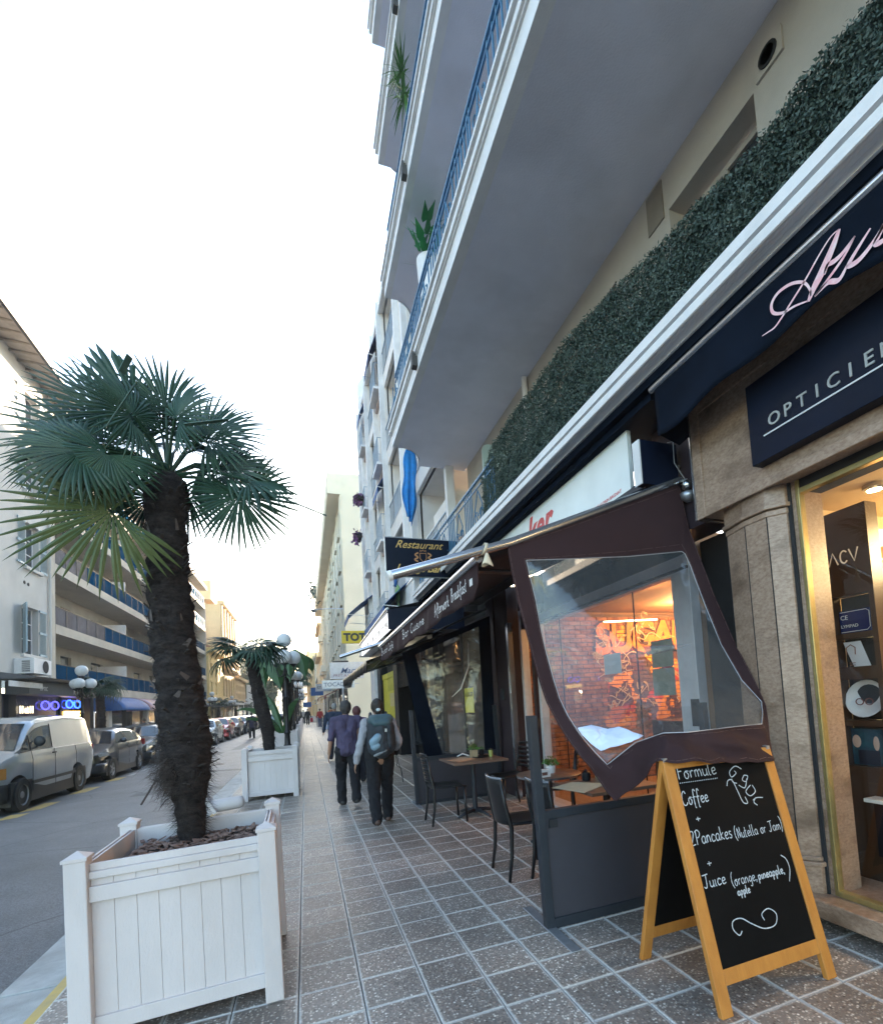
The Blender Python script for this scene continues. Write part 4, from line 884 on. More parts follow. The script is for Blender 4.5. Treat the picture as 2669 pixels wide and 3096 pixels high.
# clear window: rings shrinking towards the middle, slightly rumpled
cen = Vector((2.25, 2.86, 1.9)); g = G()
def pl_(u, v):
    i = int(round(u * len(ring))) % len(ring); b = ring[i][1]; p = b.lerp(cen, v); w_ = sin(pi * min(1, v * 1.0)) 
    p.y += .02 * noise.noise((p.x * 5, p.z * 3, 0)) * w_ + max(0, 1.75 - p.z) * .05 * sin(p.z * 22 + p.x * 4) * w_; return p
g.grid(pl_, len(ring), 14, True)
nr = len(ring); vv = [Vector(p) for p in g.v]
for it in range(260):
    for i in range(nr):
        a, b = ((i - 1) % nr) * 15, ((i + 1) % nr) * 15
        for j in range(1, 14): vv[i * 15 + j] = (vv[a + j] + vv[b + j] + vv[i * 15 + j - 1] + vv[i * 15 + j + 1]) * .25
    c_ = sum((vv[i * 15 + 13] for i in range(nr)), Vector()) / nr
    for i in range(nr): vv[i * 15 + 14] = c_
for p in vv: p.y += .006 * sin(p.x * 6 + p.z * 3) + .008 * noise.noise((p.x * 3, p.z * 3, 0)) + max(0, 1.62 - p.z) * .05 * sin(p.z * 38 + p.x * 5)
g.v = [tuple(p) for p in vv]
obj('clear_window', g, M_plastic, CU, smooth=True)
g = G(); e_ = [ring[i][1] + Vector((0, -.006, 0)) for i in range(0, len(ring))]; g.tube(e_ + [e_[0]], .0035, 4); obj('weld_seam', g, mat('plastic_seam', (.35, .33, .34), .25), CU)
PAP = [(1.634, 2.84, 1.329), (1.73, 2.82, 1.342), (1.803, 2.75, 1.312), (1.844, 2.68, 1.326), (1.875, 2.5, 1.276), (1.815, 2.52, 1.24), (1.703, 2.72, 1.186), (1.672, 2.77, 1.234)]
pc = sum((Vector(p) for p in PAP), Vector()) / 8; g = G()
def pp_(u, v):
    i = u * 8; a = Vector(PAP[int(i) % 8]).lerp(Vector(PAP[(int(i) + 1) % 8]), i - int(i)); p = a.lerp(pc, v); p.y += -.02 + .035 * noise.noise(p * 14) + .010 * noise.noise(p * 45); return p
g.grid(pp_, 64, 14, True); t = obj('paper_sheet', g, mat('bluish_white_paper', (.62, .68, .85), .5, var=.05), smooth=True, solid=.001); tag(t, 'crumpled white paper sheet caught in the bottom of the clear curtain window', 'paper')
# ------------------------------------------------------------------ chalkboard
M_ochw = mat('ochre_wood', (.43, .165, .030), .45, scale=3, col2=(.56, .235, .045), bump=.2, bscale=40, stretch=(6, 6, .8), detail=8)
M_board = mat('chalkboard', (.004, .004, .0045), .7, var=.3, scale=3, spec=.12)
EB = thing('chalkboard_stand', 'A-frame chalkboard with ochre wooden frame and a handwritten coffee and pancake offer', 'chalkboard', (2.13, 2.15, 0))
th = math.atan(.235); ct, st_ = cos(th), sin(th)
def B3(x, s_, o): return Vector((x, 1.88 + s_ * st_ - o * ct, s_ * ct + o * st_))
def bbox(x0, x1, s0, s1, o0, o1):
    P = [B3(x, s_, o) for x in (x0, x1) for s_ in (s0, s1) for o in (o0, o1)]
    return P, [(0, 1, 3, 2), (4, 6, 7, 5), (0, 4, 5, 1), (2, 3, 7, 6), (0, 2, 6, 4), (1, 5, 7, 3)]
ff = obj('front_frame', G().add(*bbox(1.79, 2.45, .193, 1.19, -.018, -.004)), M_board, EB)
ff['label'] = 'front chalkboard panel with chalk writing'
for (x0, x1) in ((1.750 - .004, 1.815), (2.455, 2.522)): obj('leg', G().add(*bbox(x0, x1, 0, 1.205, -.03, 0)), M_ochw, EB, bevel=.004)
obj('bottom_rail', G().add(*bbox(1.8155, 2.4545, .125, .195, -.028, -.002)), M_ochw, EB, bevel=.003); obj('top_rail', G().add(*bbox(1.8155, 2.4545, 1.15, 1.20, -.028, -.002)), M_ochw, EB, bevel=.003)
def C3(x, z, o): return Vector((x, 2.50 - z * .27 + o, z))
def cbox(x0, x1, z0, z1, o0, o1):
    P = [C3(x, z, o) for x in (x0, x1) for z in (z0, z1) for o in (o0, o1)]; return P, [(0, 1, 3, 2), (4, 6, 7, 5), (0, 4, 5, 1), (2, 3, 7, 6), (0, 2, 6, 4), (1, 5, 7, 3)]
for (x0, x1) in ((1.745, 1.81), (2.455, 2.52)): obj('leg', G().add(*cbox(x0, x1, 0, 1.17, -.03, 0)), M_ochw, EB, bevel=.004)
obj('bottom_rail', G().add(*cbox(1.8105, 2.4545, .125, .195, -.028, -.002)), M_ochw, EB, bevel=.003); obj('back_panel', G().add(*cbox(1.79, 2.47, .193, 1.14, -.024, -.012)), M_board, EB)
for x in (1.76, 2.50): obj('hinge', G().box(x - .012, 2.15, 1.16, x + .012, 2.20, 1.18), M_steel, EB)
M = frame3(B3(0, 0, -.0035), (1, 0, 0), B3(0, 1, 0) - B3(0, 0, 0)); cw = .0048
M_chalk = mat('chalk', (.62, .68, .74), .9, scale=120, col2=(.32, .36, .40))
for s_, xa, xb, y, h, w in (('Formule', 1.822, 2.09, 1.095, .075, cw), ('Coffee', 1.812, 1.99, .963, .070, cw), ('2Pancakes', 1.806, 2.085, .762, .070, cw), ('(Nutella or Jam)', 2.10, 2.45, .752, .055, .0040), ('Juice', 1.82, 1.97, .556, .062, cw), ('(orange,', 2.0, 2.175, .535, .055, .0040), ('pineapple,', 2.18, 2.375, .535, .045, .0056), ('apple', 2.02, 2.107, .487, .040, .0054), ('+', 1.873, 1.911, .865, .04, .0045), ('+', 1.875, 1.913, .645, .04, .0045)):
    g = G(); write(g, s_, xa, xb, y, h, w, M); obj('chalk_word', g, M_chalk, ff)
g = G(); ribbon(g, spline([(2.375, .625), (2.405, .60), (2.412, .55), (2.385, .49)], 5), .005, M); obj('chalk_bracket', g, M_chalk, ff)
for nm, LL in (('chalk_swirl', ([(1.988, .329), (1.965, .314), (1.936, .348), (1.948, .382), (2.002, .384), (2.061, .347), (2.133, .311), (2.209, .313), (2.234, .359), (2.191, .393), (2.14, .377), (2.147, .346)],)),
          ('chalk_drawing', ([(2.266, 1.102), (2.227, 1.122), (2.178, 1.097), (2.181, 1.067), (2.219, 1.083), (2.212, 1.098)], [(2.178, 1.058), (2.183, 1.038), (2.207, 1.03)], [(2.133, 1.024), (2.149, 1.051), (2.18, 1.048), (2.198, .987), (2.215, .927), (2.245, .919), (2.238, .953)],
          [(2.273, 1.067), (2.252, 1.044), (2.274, 1.032), (2.297, 1.059), (2.273, 1.067)], [(2.285, 1.046), (2.255, 1.0), (2.216, 1.019)], [(2.299, 1.009), (2.255, .98), (2.278, .953), (2.322, .972), (2.312, 1.008)], [(2.364, .933), (2.319, .938), (2.288, .928)], [(2.312, .939), (2.291, .918), (2.31, .898)]))):
    g = G()
    for L in LL: ribbon(g, spline(L, 6), .0052, M)
    obj(nm, g, M_chalk, ff)
g = G(); x = 1.825
while x < 2.085: ribbon(g, [(x, 1.075 - (x - 1.82) * .02), (x + .006, 1.075)], .004, M); x += .0125
obj('dotted_line', g, M_chalk, ff, kind='stuff')
# ------------------------------------------------------------------ windscreens
M_chpan = mat('slate_panel', (.040, .038, .048), .6, var=.1, scale=3)
WS = thing('windscreen', 'charcoal framed windscreen with a slate panel and tall post, nearest the chalkboard', 'windscreen', (2.1, 3.08, 0), 'windscreens round the cafe tables')
lean = .105
def post(g, x0, x1, y0, y1, z1):
    g.add([(x0, y0, 0), (x1, y0, 0), (x1, y1, 0), (x0, y1, 0), (x0 - .035, y0, z1), (x1 - .035, y0, z1), (x1 - .035, y1, z1), (x0 - .035, y1, z1)], [(0, 3, 2, 1), (4, 5, 6, 7), (0, 1, 5, 4), (1, 2, 6, 5), (2, 3, 7, 6), (3, 0, 4, 7)])
obj('post', post(G(), 1.435, 1.495, 3.05, 3.11, 1.42) or G(), M_char, WS) if False else None
g = G(); post(g, 1.435, 1.495, 3.05, 3.11, 1.42); obj('post', g, M_char, WS, bevel=.004)
g = G(); post(g, 2.93, 2.98, 3.05, 3.11, 1.42); obj('post', g, M_char, WS, bevel=.004)
obj('panel', G().box(1.475, 3.07, .06, 2.93, 3.09, .72), M_chpan, WS)
obj('bottom_rail', G().box(1.495, 3.055, .0, 2.93, 3.105, .065), M_char, WS, bevel=.003); obj('top_rail', G().box(1.475, 3.055, .72, 2.93, 3.105, .775), M_char, WS, bevel=.003)
obj('bracket', G().box(1.50, 3.045, .66, 1.56, 3.055, .715), M_shade, WS)
g = G(); g.box(1.43, 2.72, .004, 1.50, 3.44, .012); obj('foot', g, M_steel, WS, bevel=.003)
obj('glass_sheet', G().quad((1.475, 3.08, .775), (2.94, 3.08, .775), (2.92, 3.08, 1.40), (1.455, 3.08, 1.40)), M_pane, WS)
W2 = thing('windscreen', 'far charcoal windscreen behind the rectangular cafe table', 'windscreen', (2.2, 7.65, 0), 'windscreens round the cafe tables')
g = G(); post(g, 1.52, 1.58, 7.62, 7.68, 1.45); obj('post', g, M_char, W2, bevel=.004); g = G(); post(g, 2.90, 2.96, 7.62, 7.68, 1.45); obj('post', g, M_char, W2, bevel=.004)
obj('panel', G().box(1.565, 7.64, .04, 2.90, 7.66, .66), M_chpan, W2); obj('top_rail', G().box(1.56, 7.625, .66, 2.90, 7.675, .72), M_char, W2); obj('bottom_rail', G().box(1.58, 7.625, 0, 2.90, 7.675, .045), M_char, W2)
obj('foot', G().box(1.50, 7.30, .004, 1.57, 7.95, .012), M_steel, W2)
W3 = thing('far_curtain', 'dark bordered clear plastic curtain closing the far end of the cafe terrace', 'curtain', (2.2, 7.8, .6))
def q8(a, b): 
    g = G(); n = len(a)
    g.grid(lambda u, v: Vector(a[int(round(u * n)) % n]).lerp(Vector(b[int(round(u * n)) % n]), v), n, 1, True); return g
oc = [(1.45, 7.8, 2.36), (2.97, 7.8, 2.96), (2.94, 7.8, .575), (1.754, 7.8, .585)]; ic = [(1.66, 7.8, 2.33), (2.76, 7.8, 2.78), (2.74, 7.8, .70), (2.02, 7.8, .71)]
obj('border', q8(oc, ic), M_navy, W3, solid=.004)
obj('clear_window', G().grid(lambda u, v: Vector(ic[0]).lerp(Vector(ic[1]), u).lerp(Vector(ic[3]).lerp(Vector(ic[2]), u), v) + Vector((0, .02 * sin(u * 9 + v * 4), 0)), 24, 24), M_plastic, W3, smooth=True)
obj('crease', G().tube([(2.55, 7.77, 2.5), (2.53, 7.77, 2.1), (2.38, 7.77, 1.75), (2.22, 7.77, 1.62)], [.003, .012, .014, .003], 5), M_txtW, W3)
t = thing('rental_notice', 'yellow to-let notice seen through the far clear curtain', 'notice', (2.95, 8.9, 1.5)); obj('sheet', G().box(2.86, 8.60, 1.32, 2.87, 9.12, 1.78), mat('bright_yellow', (.62, .55, .04), .6), t)
text('lettering', 'A LOUER', .12, M_dark, t, frame3((2.855, 9.08, 1.62), (0, -1, 0), (0, 0, 1)), .001)
# ------------------------------------------------------------------ tables and chairs
M_chair = mat('black_plastic', (.007, .008, .010), .36, var=.1, scale=10)
M_top = mat('brown_laminate', (.17, .105, .075), .35, var=.1, scale=5)
def chair(kind, label, x, y, rz):
    t = thing('cafe_chair', label, 'chair', (x, y, 0), 'black cafe chairs', world=False, rz=rz)
    g = G(); g.grid(lambda u, v: (-.21 + .43 * u, (-.21 + .42 * v) * (1 - .06 * (1 - u)), .445 + .018 * (2 * v - 1) ** 2 + .012 * (2 * u - 1) ** 2 * (1 if u < .5 else -1)), 8, 8)
    obj('seat', g, M_chair, t, smooth=True, solid=.025)
    for s_ in (-1, 1):
        g = G(); g.tube([(.19, s_ * .19, .44), (.205, s_ * .20, .0)], [.019, .014], 8); obj('leg', g, M_chair, t, smooth=True)
        g = G(); g.tube([(-.27, s_ * .17, .86), (-.245, s_ * .185, .65), (-.20, s_ * .195, .44), (-.215, s_ * .20, .2), (-.25, s_ * .205, .0)], [.012, .017, .020, .017, .014], 8); obj('leg', g, M_chair, t, smooth=True)
    if kind == 'slat':
        for k in range(6):
            z = .54 + k * .063; x_ = -.222 - .048 * (z - .5) / .36 * 1.1
            g = G(); g.grid(lambda u, v: (x_ - .035 * (1 - (2 * u - 1) ** 2) - .004 * v, -.18 + .36 * u, z + .038 * v + (.012 * (1 - (2 * u - 1) ** 2) if k == 5 else 0)), 10, 1); obj('slat', g, M_chair, t, smooth=True, solid=.010)
    else:
        g = G(); g.grid(lambda u, v: (-.205 - .06 * v - .045 * (1 - (2 * u - 1) ** 2), (-.185 + .37 * u) * (.94 + .08 * v), .46 + .40 * v), 12, 8); obj('backrest', g, M_chair, t, smooth=True, solid=.012)
        g = G(); g.tube([(-.265 - .045 * (1 - (2 * u / 12 - 1) ** 2), (-.185 + .37 * u / 12) * 1.02, .862) for u in range(13)], .011, 8); obj('top_rim', g, mat('highlit_black_rim', (.16, .17, .20), .22), t, smooth=True)  # pale grey of the rim stands in for its white highlight
    return t
chair('slat', 'slat-backed chair nearest the walkway at the rectangular table by the far windscreen', 1.68, 6.40, 0)
chair('slat', 'slat-backed chair against the wall side of the rectangular table', 2.68, 6.62, pi + .1)
chair('slat', 'slat-backed chair by the cafe door behind the two solid-backed chairs', 2.74, 5.35, pi - .5)
chair('solid', 'solid-backed chair standing alone beside the tall windscreen post', 1.80, 4.18, 0)
chair('solid', 'solid-backed chair half hidden behind the tall windscreen post', 2.02, 3.78, .1)
def table(name, label, cx, cy, w, d, rnd=False, foot=.30):
    t = thing(name, label, 'table', (cx, cy, 0), 'cafe terrace tables', world=False)
    if rnd:
        obj('table_top', G().lathe([(.0, .728), (w / 2 - .01, .728), (w / 2, .735), (w / 2, .75), (w / 2 - .006, .755), (0, .755)], 32), M_top, t, auto=40)
        obj('edge_band', G().lathe([(w / 2 + .002, .733), (w / 2 + .002, .750)], 32, cap=False), M_alu, t)
    else: obj('table_top', G().box(-w / 2, -d / 2, .728, w / 2, d / 2, .755), M_top, t, bevel=.004)
    obj('column', G().lathe([(.035, .03), (.032, .72)], 12), M_char, t, auto=40)
    for k in range(4):
        a = k * pi / 2 + .4; obj('foot', G().tube([(.0, 0, .07), (foot * .6 * cos(a), foot * .6 * sin(a), .05), (foot * cos(a), foot * sin(a), .015)], [.03, .022, .016], 8), M_char, t, smooth=True)
    return t
table('rectangular_table', 'brown rectangular cafe table with orange menus near the far windscreen', 2.10, 6.50, .74, .78)
table('rectangular_table', 'brown rectangular table carrying a pale placemat beside the chalkboard', 2.42, 3.76, .68, .64)
table('round_table', 'brown round cafe table with metal edge behind the windscreen post', 2.30, 4.62, .66, .66, True)
def tm_(name, label, cat, g, m, **k): return tag(obj(name, g, m, **k), label, cat)
tm_('placemat', 'pale printed placemat lying on the table beside the chalkboard', 'placemat', G().add([(1.94, 3.86, .758), (2.04, 3.49, .758), (2.42, 3.72, .758), (2.22, 3.99, .758)], [(0, 1, 2, 3)]), mat('pale_placemat', (.58, .60, .46), .6, scale=30, col2=(.45, .48, .36)), solid=.002)
tm_('menu', 'orange printed menu lying on the rectangular table by the far windscreen', 'menu', G().add([(1.75, 6.55, .758), (1.85, 6.25, .758), (2.13, 6.42, .758), (2.02, 6.75, .758)], [(0, 1, 2, 3)]), mat('orange_menu', (.55, .22, .08), .6, scale=40, col2=(.6, .45, .3)), solid=.002)
def pot(label, x, y, z, r, h, m, leaf=True, spread=.07, nleaf=160, name='potted_plant', sq=False):
    t = thing(name, label, 'plant', (x, y, z), world=False)
    g = G(); g.box(-r, -r, 0, r, r, h) if sq else g.lathe([(r * .8, 0), (r, h), (r * .9, h), (r * .75, .01)], 16)
    obj('pot', g, m, t, auto=40)
    g = G(); random.seed(int(x * 100))
    for i in range(nleaf):
        a = random.random() * 6.28; e = random.uniform(.1, 1.4); d = Vector((cos(a) * cos(e), sin(a) * cos(e), sin(e))); q = Vector((0, 0, h)) + d * spread * random.uniform(.3, 1); s_ = spread * .22
        b = d.orthogonal().normalized() * s_ * .5; c = (d + Vector((random.gauss(0, .4), random.gauss(0, .4), random.gauss(0, .4)))).normalized() * s_; g.add([q - c * .5, q + b, q + c * .7, q - b], [(0, 1, 2, 3)])
    obj('foliage', g, M_leafG, t, kind='stuff', fix=False); return t
pot('small bright green plant in a white pot on the round table', 2.33, 4.62, .755, .05, .075, M_white, spread=.10)
pot('small green plant in a square tan pot on the rectangular table', 2.16, 6.62, .755, .045, .10, mat('tan_pot', (.36, .28, .17), .6), spread=.09, sq=True)
pot('small dark plant in a pot among the cutlery on the rectangular table', 2.30, 6.70, .755, .035, .09, M_dark, spread=.05, nleaf=60)
g = G(); g.box(-.06, -.03, 0, .06, .03, .075); t = tm_('sugar_holder', 'white printed sugar packet holder on the round table', 'holder', g, M_white, bevel=.003); t.location = (2.15, 4.42, .756); t.rotation_euler[2] = .2
ob = obj('print', G().box(-.045, -.0315, .02, .02, -.0305, .05), mat('brown_print', (.2, .1, .08), .6), t)
t = thing('mug', 'pale green mug on the table beside the chalkboard', 'mug', (2.52, 4.02, .756), world=False); obj('cup', G().lathe([(.036, 0), (.042, .10), (.038, .10), (.032, .01)], 20), mat('pale_green_ceramic', (.42, .42, .26), .3), t, auto=50); obj('handle', G().tube([(.04, 0, .08), (.07, 0, .07), (.07, 0, .035), (.038, 0, .025)], .006, 6), mat('pale_green_ceramic', (.42, .42, .26), .3), t)
t = thing('jar', 'small black jar next to the pale green mug', 'jar', (2.36, 3.98, .756), world=False); obj('body', G().lathe([(.035, 0), (.042, .03), (.036, .075), (.02, .085)], 16), M_dark, t, auto=50); obj('knob', G().ball((0, 0, .092), .012), M_dark, t)
t = thing('drinking_glass', 'glass with a yellow-green drink on the rectangular table', 'glass', (2.36, 6.48, .756), world=False); obj('tumbler', G().lathe([(.028, 0), (.034, .11)], 16, cap=False), M_pane, t, smooth=True); obj('drink', G().lathe([(.026, .005), (.031, .09)], 14), mat('green_drink', (.40, .45, .12), .2), t)
t = tm_('cutlery', 'white spoon rest and cutlery lying at the back of the rectangular table', 'cutlery', G().tube([(1.98, 6.83, .765), (2.05, 6.80, .80), (2.14, 6.78, .765)], .010, 6), M_txtW)
tm_('dark_plate', 'dark plate on the rectangular table beside the green plants', 'plate', G().lathe([(.0, .757), (.09, .757), (.13, .768), (.128, .772), (.085, .763), (0, .762)], 24, (2.24, 6.55, 0)), M_dark)
# ================================================================== restaurant sign and next awnings
M_grille = mat('grey_shopfront', (.30, .30, .31), .5, .2, var=.1)
t = thing('restaurant_sign', 'navy hanging sign reading Restaurant Lounge Bar in gold with a lion crest', 'sign', (2.2, 8.9, 3.9))
obj('board', G().box(1.45, 8.90, 3.90, 2.82, 8.96, 4.60), M_navyG, t, bevel=.004); obj('edge', G().box(1.438, 8.895, 3.895, 1.45, 8.965, 4.605), M_white, t)
M = frame3((1.62, 8.894, 4.42), (1, 0, 0), (0, 0, 1))
text('lettering', 'Restaurant', .20, M_goldT, t, M, .003, shear=.5, space=1.0, bold=.001); text('lettering', 'Lounge Bar', .19, M_goldT, t, frame3((1.62, 8.894, 3.98), (1, 0, 0), (0, 0, 1)), .003, shear=.45, space=.95, bold=.003)
g = G(); M = frame3((2.14, 8.892, 4.27), (1, 0, 0), (0, 0, 1))
for L, w in (([(-.06, .06), (-.06, -.04), (0, -.11), (.06, -.04), (.06, .06), (-.06, .06)], .012), ([(-.05, .085), (-.055, .12), (-.02, .10), (0, .13), (.02, .10), (.055, .12), (.05, .085)], .014)): ribbon(g, L, w, M)
for s_ in (-1, 1): ribbon(g, spline([(s_ * .09, .07), (s_ * .15, .03), (s_ * .10, -.02), (s_ * .16, -.06), (s_ * .10, -.10)], 5), .028, M)
obj('crest', g, mat('copper_print', (.45, .22, .09), .4, .3), t)
obj('hanging_pole', G().tube([(2.9, 8.93, 3.6), (2.9, 8.93, 4.62)], .02, 8), M_gframe, t); obj('arm', G().tube([(1.45, 8.93, 4.615), (3.05, 8.93, 4.60)], .016, 8), M_steel, t); obj('arm', G().tube([(1.45, 8.93, 3.885), (3.05, 8.93, 3.89)], .012, 8), M_steel, t)
obj('back_plate', G().box(2.85, 8.96, 3.75, 2.95, 9.2, 3.97), M_char, t)
# second awning: aluminium tube, folded black cloth with white stripes
t = thing('black_awning', 'folded black and white awning with slanting aluminium tube beyond the brown awning', 'awning', (1.8, 11, 2.7))
obj('tube', G().tube([(.645, 9.9, 2.531), (2.375, 9.9, 3.078)], .035, 12), M_alu, t, auto=40)
g = G(); g.grid(lambda u, v: (1.15 + 1.7 * v, 10.0 + 6.5 * u, 2.45 + .55 * v), 20, 8); obj('canopy', g, M_dark, t, smooth=True, solid=.004)
g = G(); g.grid(lambda u, v: (1.15 + .03 * sin(u * 60) * v, 10.0 + 6.5 * u, 2.45 - .22 * v), 90, 3); obj('valance', g, M_dark, t, smooth=True, solid=.003)
for k, (x0, z0) in enumerate(((1.25, 2.60), (1.55, 2.68), (1.95, 2.82))):
    g = G(); g.grid(lambda u, v: (x0 + .1 * v, 10.05 + 5.5 * u, z0 - .20 + .07 * v + .03 * sin(u * 9)), 20, 1); obj('white_stripe', g, M_white, t)
obj('end_flap', G().add([(1.15, 16.5, 2.45), (1.17, 16.5, 2.15), (1.4, 16.5, 2.2), (1.5, 16.5, 2.56)], [(0, 1, 2, 3)]), mat('grey_stripe_cloth', (.40, .40, .42), .7, var=.3, scale=12), t, solid=.004)
obj('folding_arm', G().tube([(2.9, 10.3, 2.9), (2.0, 10.9, 2.65), (1.25, 10.2, 2.45)], .025, 8), M_steel, t); obj('folding_arm', G().tube([(2.9, 15.3, 2.9), (2.0, 14.9, 2.65), (1.25, 15.6, 2.45)], .025, 8), M_steel, t)
t = thing('glossy_awning', 'glossy slanting awning case, its white reflections made a glowing panel with black script, above the black awning', 'awning', (1.7, 11.8, 3.3))
obj('front_bar', G().tube([(1.5, 9.3, 3.36), (1.5, 14.3, 3.30)], .03, 8), M_alu, t); 
obj('canopy', G().grid(lambda u, v: (1.5 + 1.5 * v, 9.3 + 5.0 * u, 3.36 + .35 * v), 6, 3), M_navy, t, solid=.004)
obj('side_cheek', G().add([(1.5, 9.3, 3.35), (1.5, 9.3, 2.97), (3.0, 9.3, 2.97), (3.0, 9.3, 3.72), (2.3, 9.3, 3.45)], [(0, 1, 2, 3, 4)]), M_navyG, t, solid=.004)
obj('fascia', G().box(1.53, 9.32, 2.98, 1.56, 14.3, 3.32), emis('white_reflection_glow', (.8, .82, .85), 0.231, .3), t)  # white reflections on the glossy awning, built as a glowing panel
g = G(); M = frame3((1.525, 0, 0), (0, -1, 0), (0, 0, 1))
for k in range(9): write(g, 'café'[:4] if k % 2 else 'mena'.replace('n', 'n'), -13.9 + k * .5, -13.5 + k * .5, 3.05, .22, .028, M)
obj('script', g, M_dark, t)
# ================================================================== building B: white flats with recessed loggias
B = thing('loggia_building', 'white block of flats with deep loggias, window boxes and pale iron railings', 'apartment building', (3, 17, 0))
XB, YB0, YB1, ZB = 3.0, 9.45, 24.6, 15.9
loggias = [(9.9, 12.9), (14.0, 17.0), (18.9, 21.2), (22.9, 24.2)]
strips = [(12.95, 13.95), (17.2, 18.7), (21.4, 22.7)]
fl = [4.55 + 2.8 * k for k in range(4)]
M_iron = mat('pale_iron', (.30, .36, .42), .4, .3, var=.1)
g = G(); opsL = [(a, b, z + .35, z + 2.65) for a, b in loggias for z in fl]
opsS = [(a + .25, b - .25, z + .1, z + 2.35) for a, b in strips[1:] for z in fl]
wall(g, XB, YB0, YB1, 4.0, ZB, opsL + opsS, .15)
g.quad((XB, YB1, 0), (9, YB1, 0), (9, YB1, ZB), (XB, YB1, ZB)); g.quad((XB, YB0, ZB), (9, YB0, ZB), (9, YB1, ZB), (XB, YB1, ZB))
obj('wall', g, M_whiteB, B, fix=False)
for i, (a, b) in enumerate(loggias):
    for z in fl:
        g = G(); xi = XB + 1.5
        g.quad((XB + .1, a, z + .35), (xi, a, z + .35), (xi, a, z + 2.65), (XB + .1, a, z + 2.65)); g.quad((XB + .1, b, z), (xi, b, z), (xi, b, z + 2.65), (XB + .1, b, z + 2.65))
        g.quad((XB + .1, a, z + 2.65), (xi, a, z + 2.65), (xi, b, z + 2.65), (XB + .1, b, z + 2.65)); g.quad((XB + .1, a, z), (xi, a, z), (xi, b, z), (XB + .1, b, z)); g.quad((xi, a, z), (xi, b, z), (xi, b, z + 2.65), (xi, a, z + 2.65))
        lg = obj('loggia', g, M_whiteB, B, fix=False)
        obj('french_window', G().box(xi - .04, a + .5, z + .05, xi - .02, b - .5, z + 2.2), M_glassD, lg)
        g = G(); zr = z + 1.12
        g.box(XB - .03, a, zr - .03, XB + .01, b, zr); g.box(XB - .02, a, z + .36, XB, b, z + .38)
        yq = a + .1
        while yq < b: g.box(XB - .018, yq, z + .36, XB - .006, yq + .012, zr - .03); yq += .14
        m_ = (a + b) / 2
        for k in range(9): g.box(XB - .02, m_ - .5 + k * .12, z + .34, XB, m_ - .485 + k * .12, zr - .03)
        for s_ in (-1, 1): g.tube([(XB - .01, m_ + s_ * (.2 + .09 * cos(q * .6)), z + .93 + .09 * sin(q * .6)) for q in range(11)], .01, 4)
        obj('railing', g, M_iron, lg)
for (a, b) in strips[1:]:
    for z in fl:
        wd = window(B, XB + .12, a + .25, b - .25, z + .1, z + 2.35, 1, M_white, M_glassD)
        g = G(); g.box(XB - .28, a + .15, z + .98, XB - .25, b - .15, z + 1.0); g.box(XB - .28, a + .15, z + .1, XB - .25, b - .15, z + .13)
        y = a + .18
        while y < b - .15: g.box(XB - .275, y, z + .1, XB - .255, y + .012, z + 1.0); y += .09
        for yy in (a + .15, b - .17):
            g.box(XB - .28, yy, z + .98, XB, yy + .02, z + 1.0)
        for k in range(4):
            yc = a + .35 + k * (b - a - .6) / 3
            for s_ in (-1, 1): g.tube([(XB - .27, yc + s_ * .07 * cos(q * .7), z + .5 + s_ * .18 + .12 * sin(q * .7)) for q in range(9)], .01, 4)
        obj('window_railing', g, M_iron, wd)
        obj('window_sill', G().box(XB - .32, a + .1, z - .02, XB + .1, b - .1, z + .07), M_white, B)
        obj('lower_sill', G().box(XB - .10, a + .1, z - .20, XB, b - .1, z - .12), mat('pink_sill', (.50, .38, .32), .7), B)
g = G()
for y in (9.45, 12.92, 13.98, 17.02, 18.72, 21.22, 22.74, 24.25):
    g = G(); g.box(XB - .16, y, 4.0, XB + .004, y + .16, ZB + .1); obj('fin', g, M_white, B)
obj('parapet', G().box(XB - .10, YB0, ZB - .35, XB - .001, YB1 + .1, ZB), M_white, B)
obj('terrace', G().box(XB + 1.2, 12, ZB, 7, YB1 - 1.5, ZB + 2.4), M_creamC, B)
obj('box_balcony', G().box(XB - .001, 9.62, 5.0, XB + .9, 11.2, 5.95), M_whiteB, B)
obj('gutter_pipe', G().tube([(2.96, 13.4, 4.1), (2.96, 13.4, ZB)], .05, 8), M_white, B, auto=40)
t = thing('hanging_towel', 'bright blue towel hanging down the front of the white loggia building', 'towel', (2.7, 12.4, 6.8))
g = G(); g.grid(lambda u, v: (2.78 + (.07 + .12 * sin(pi * min(1, v * .8 + .12)) + .03 * sin(v * 11)) * (2 * u - 1) - .12 * v, 12.3 + .07 * sin(u * 14) * v + .1 * u, 8.15 - 1.75 * v - .25 * v * u), 12, 14)
obj('cloth', g, mat('bright_blue_cloth', (.01, .22, .62), .7, var=.25, scale=6), t, smooth=True, solid=.01)
t = thing('washing', 'small blue cloth drying inside a lower loggia of the white building', 'laundry', (3.05, 16.3, 5.8)); obj('cloth', G().grid(lambda u, v: (2.95 + .05 * sin(u * 9), 16.2 + .35 * u, 6.1 - .6 * v), 6, 4), M_blueC, t, smooth=True, solid=.01)
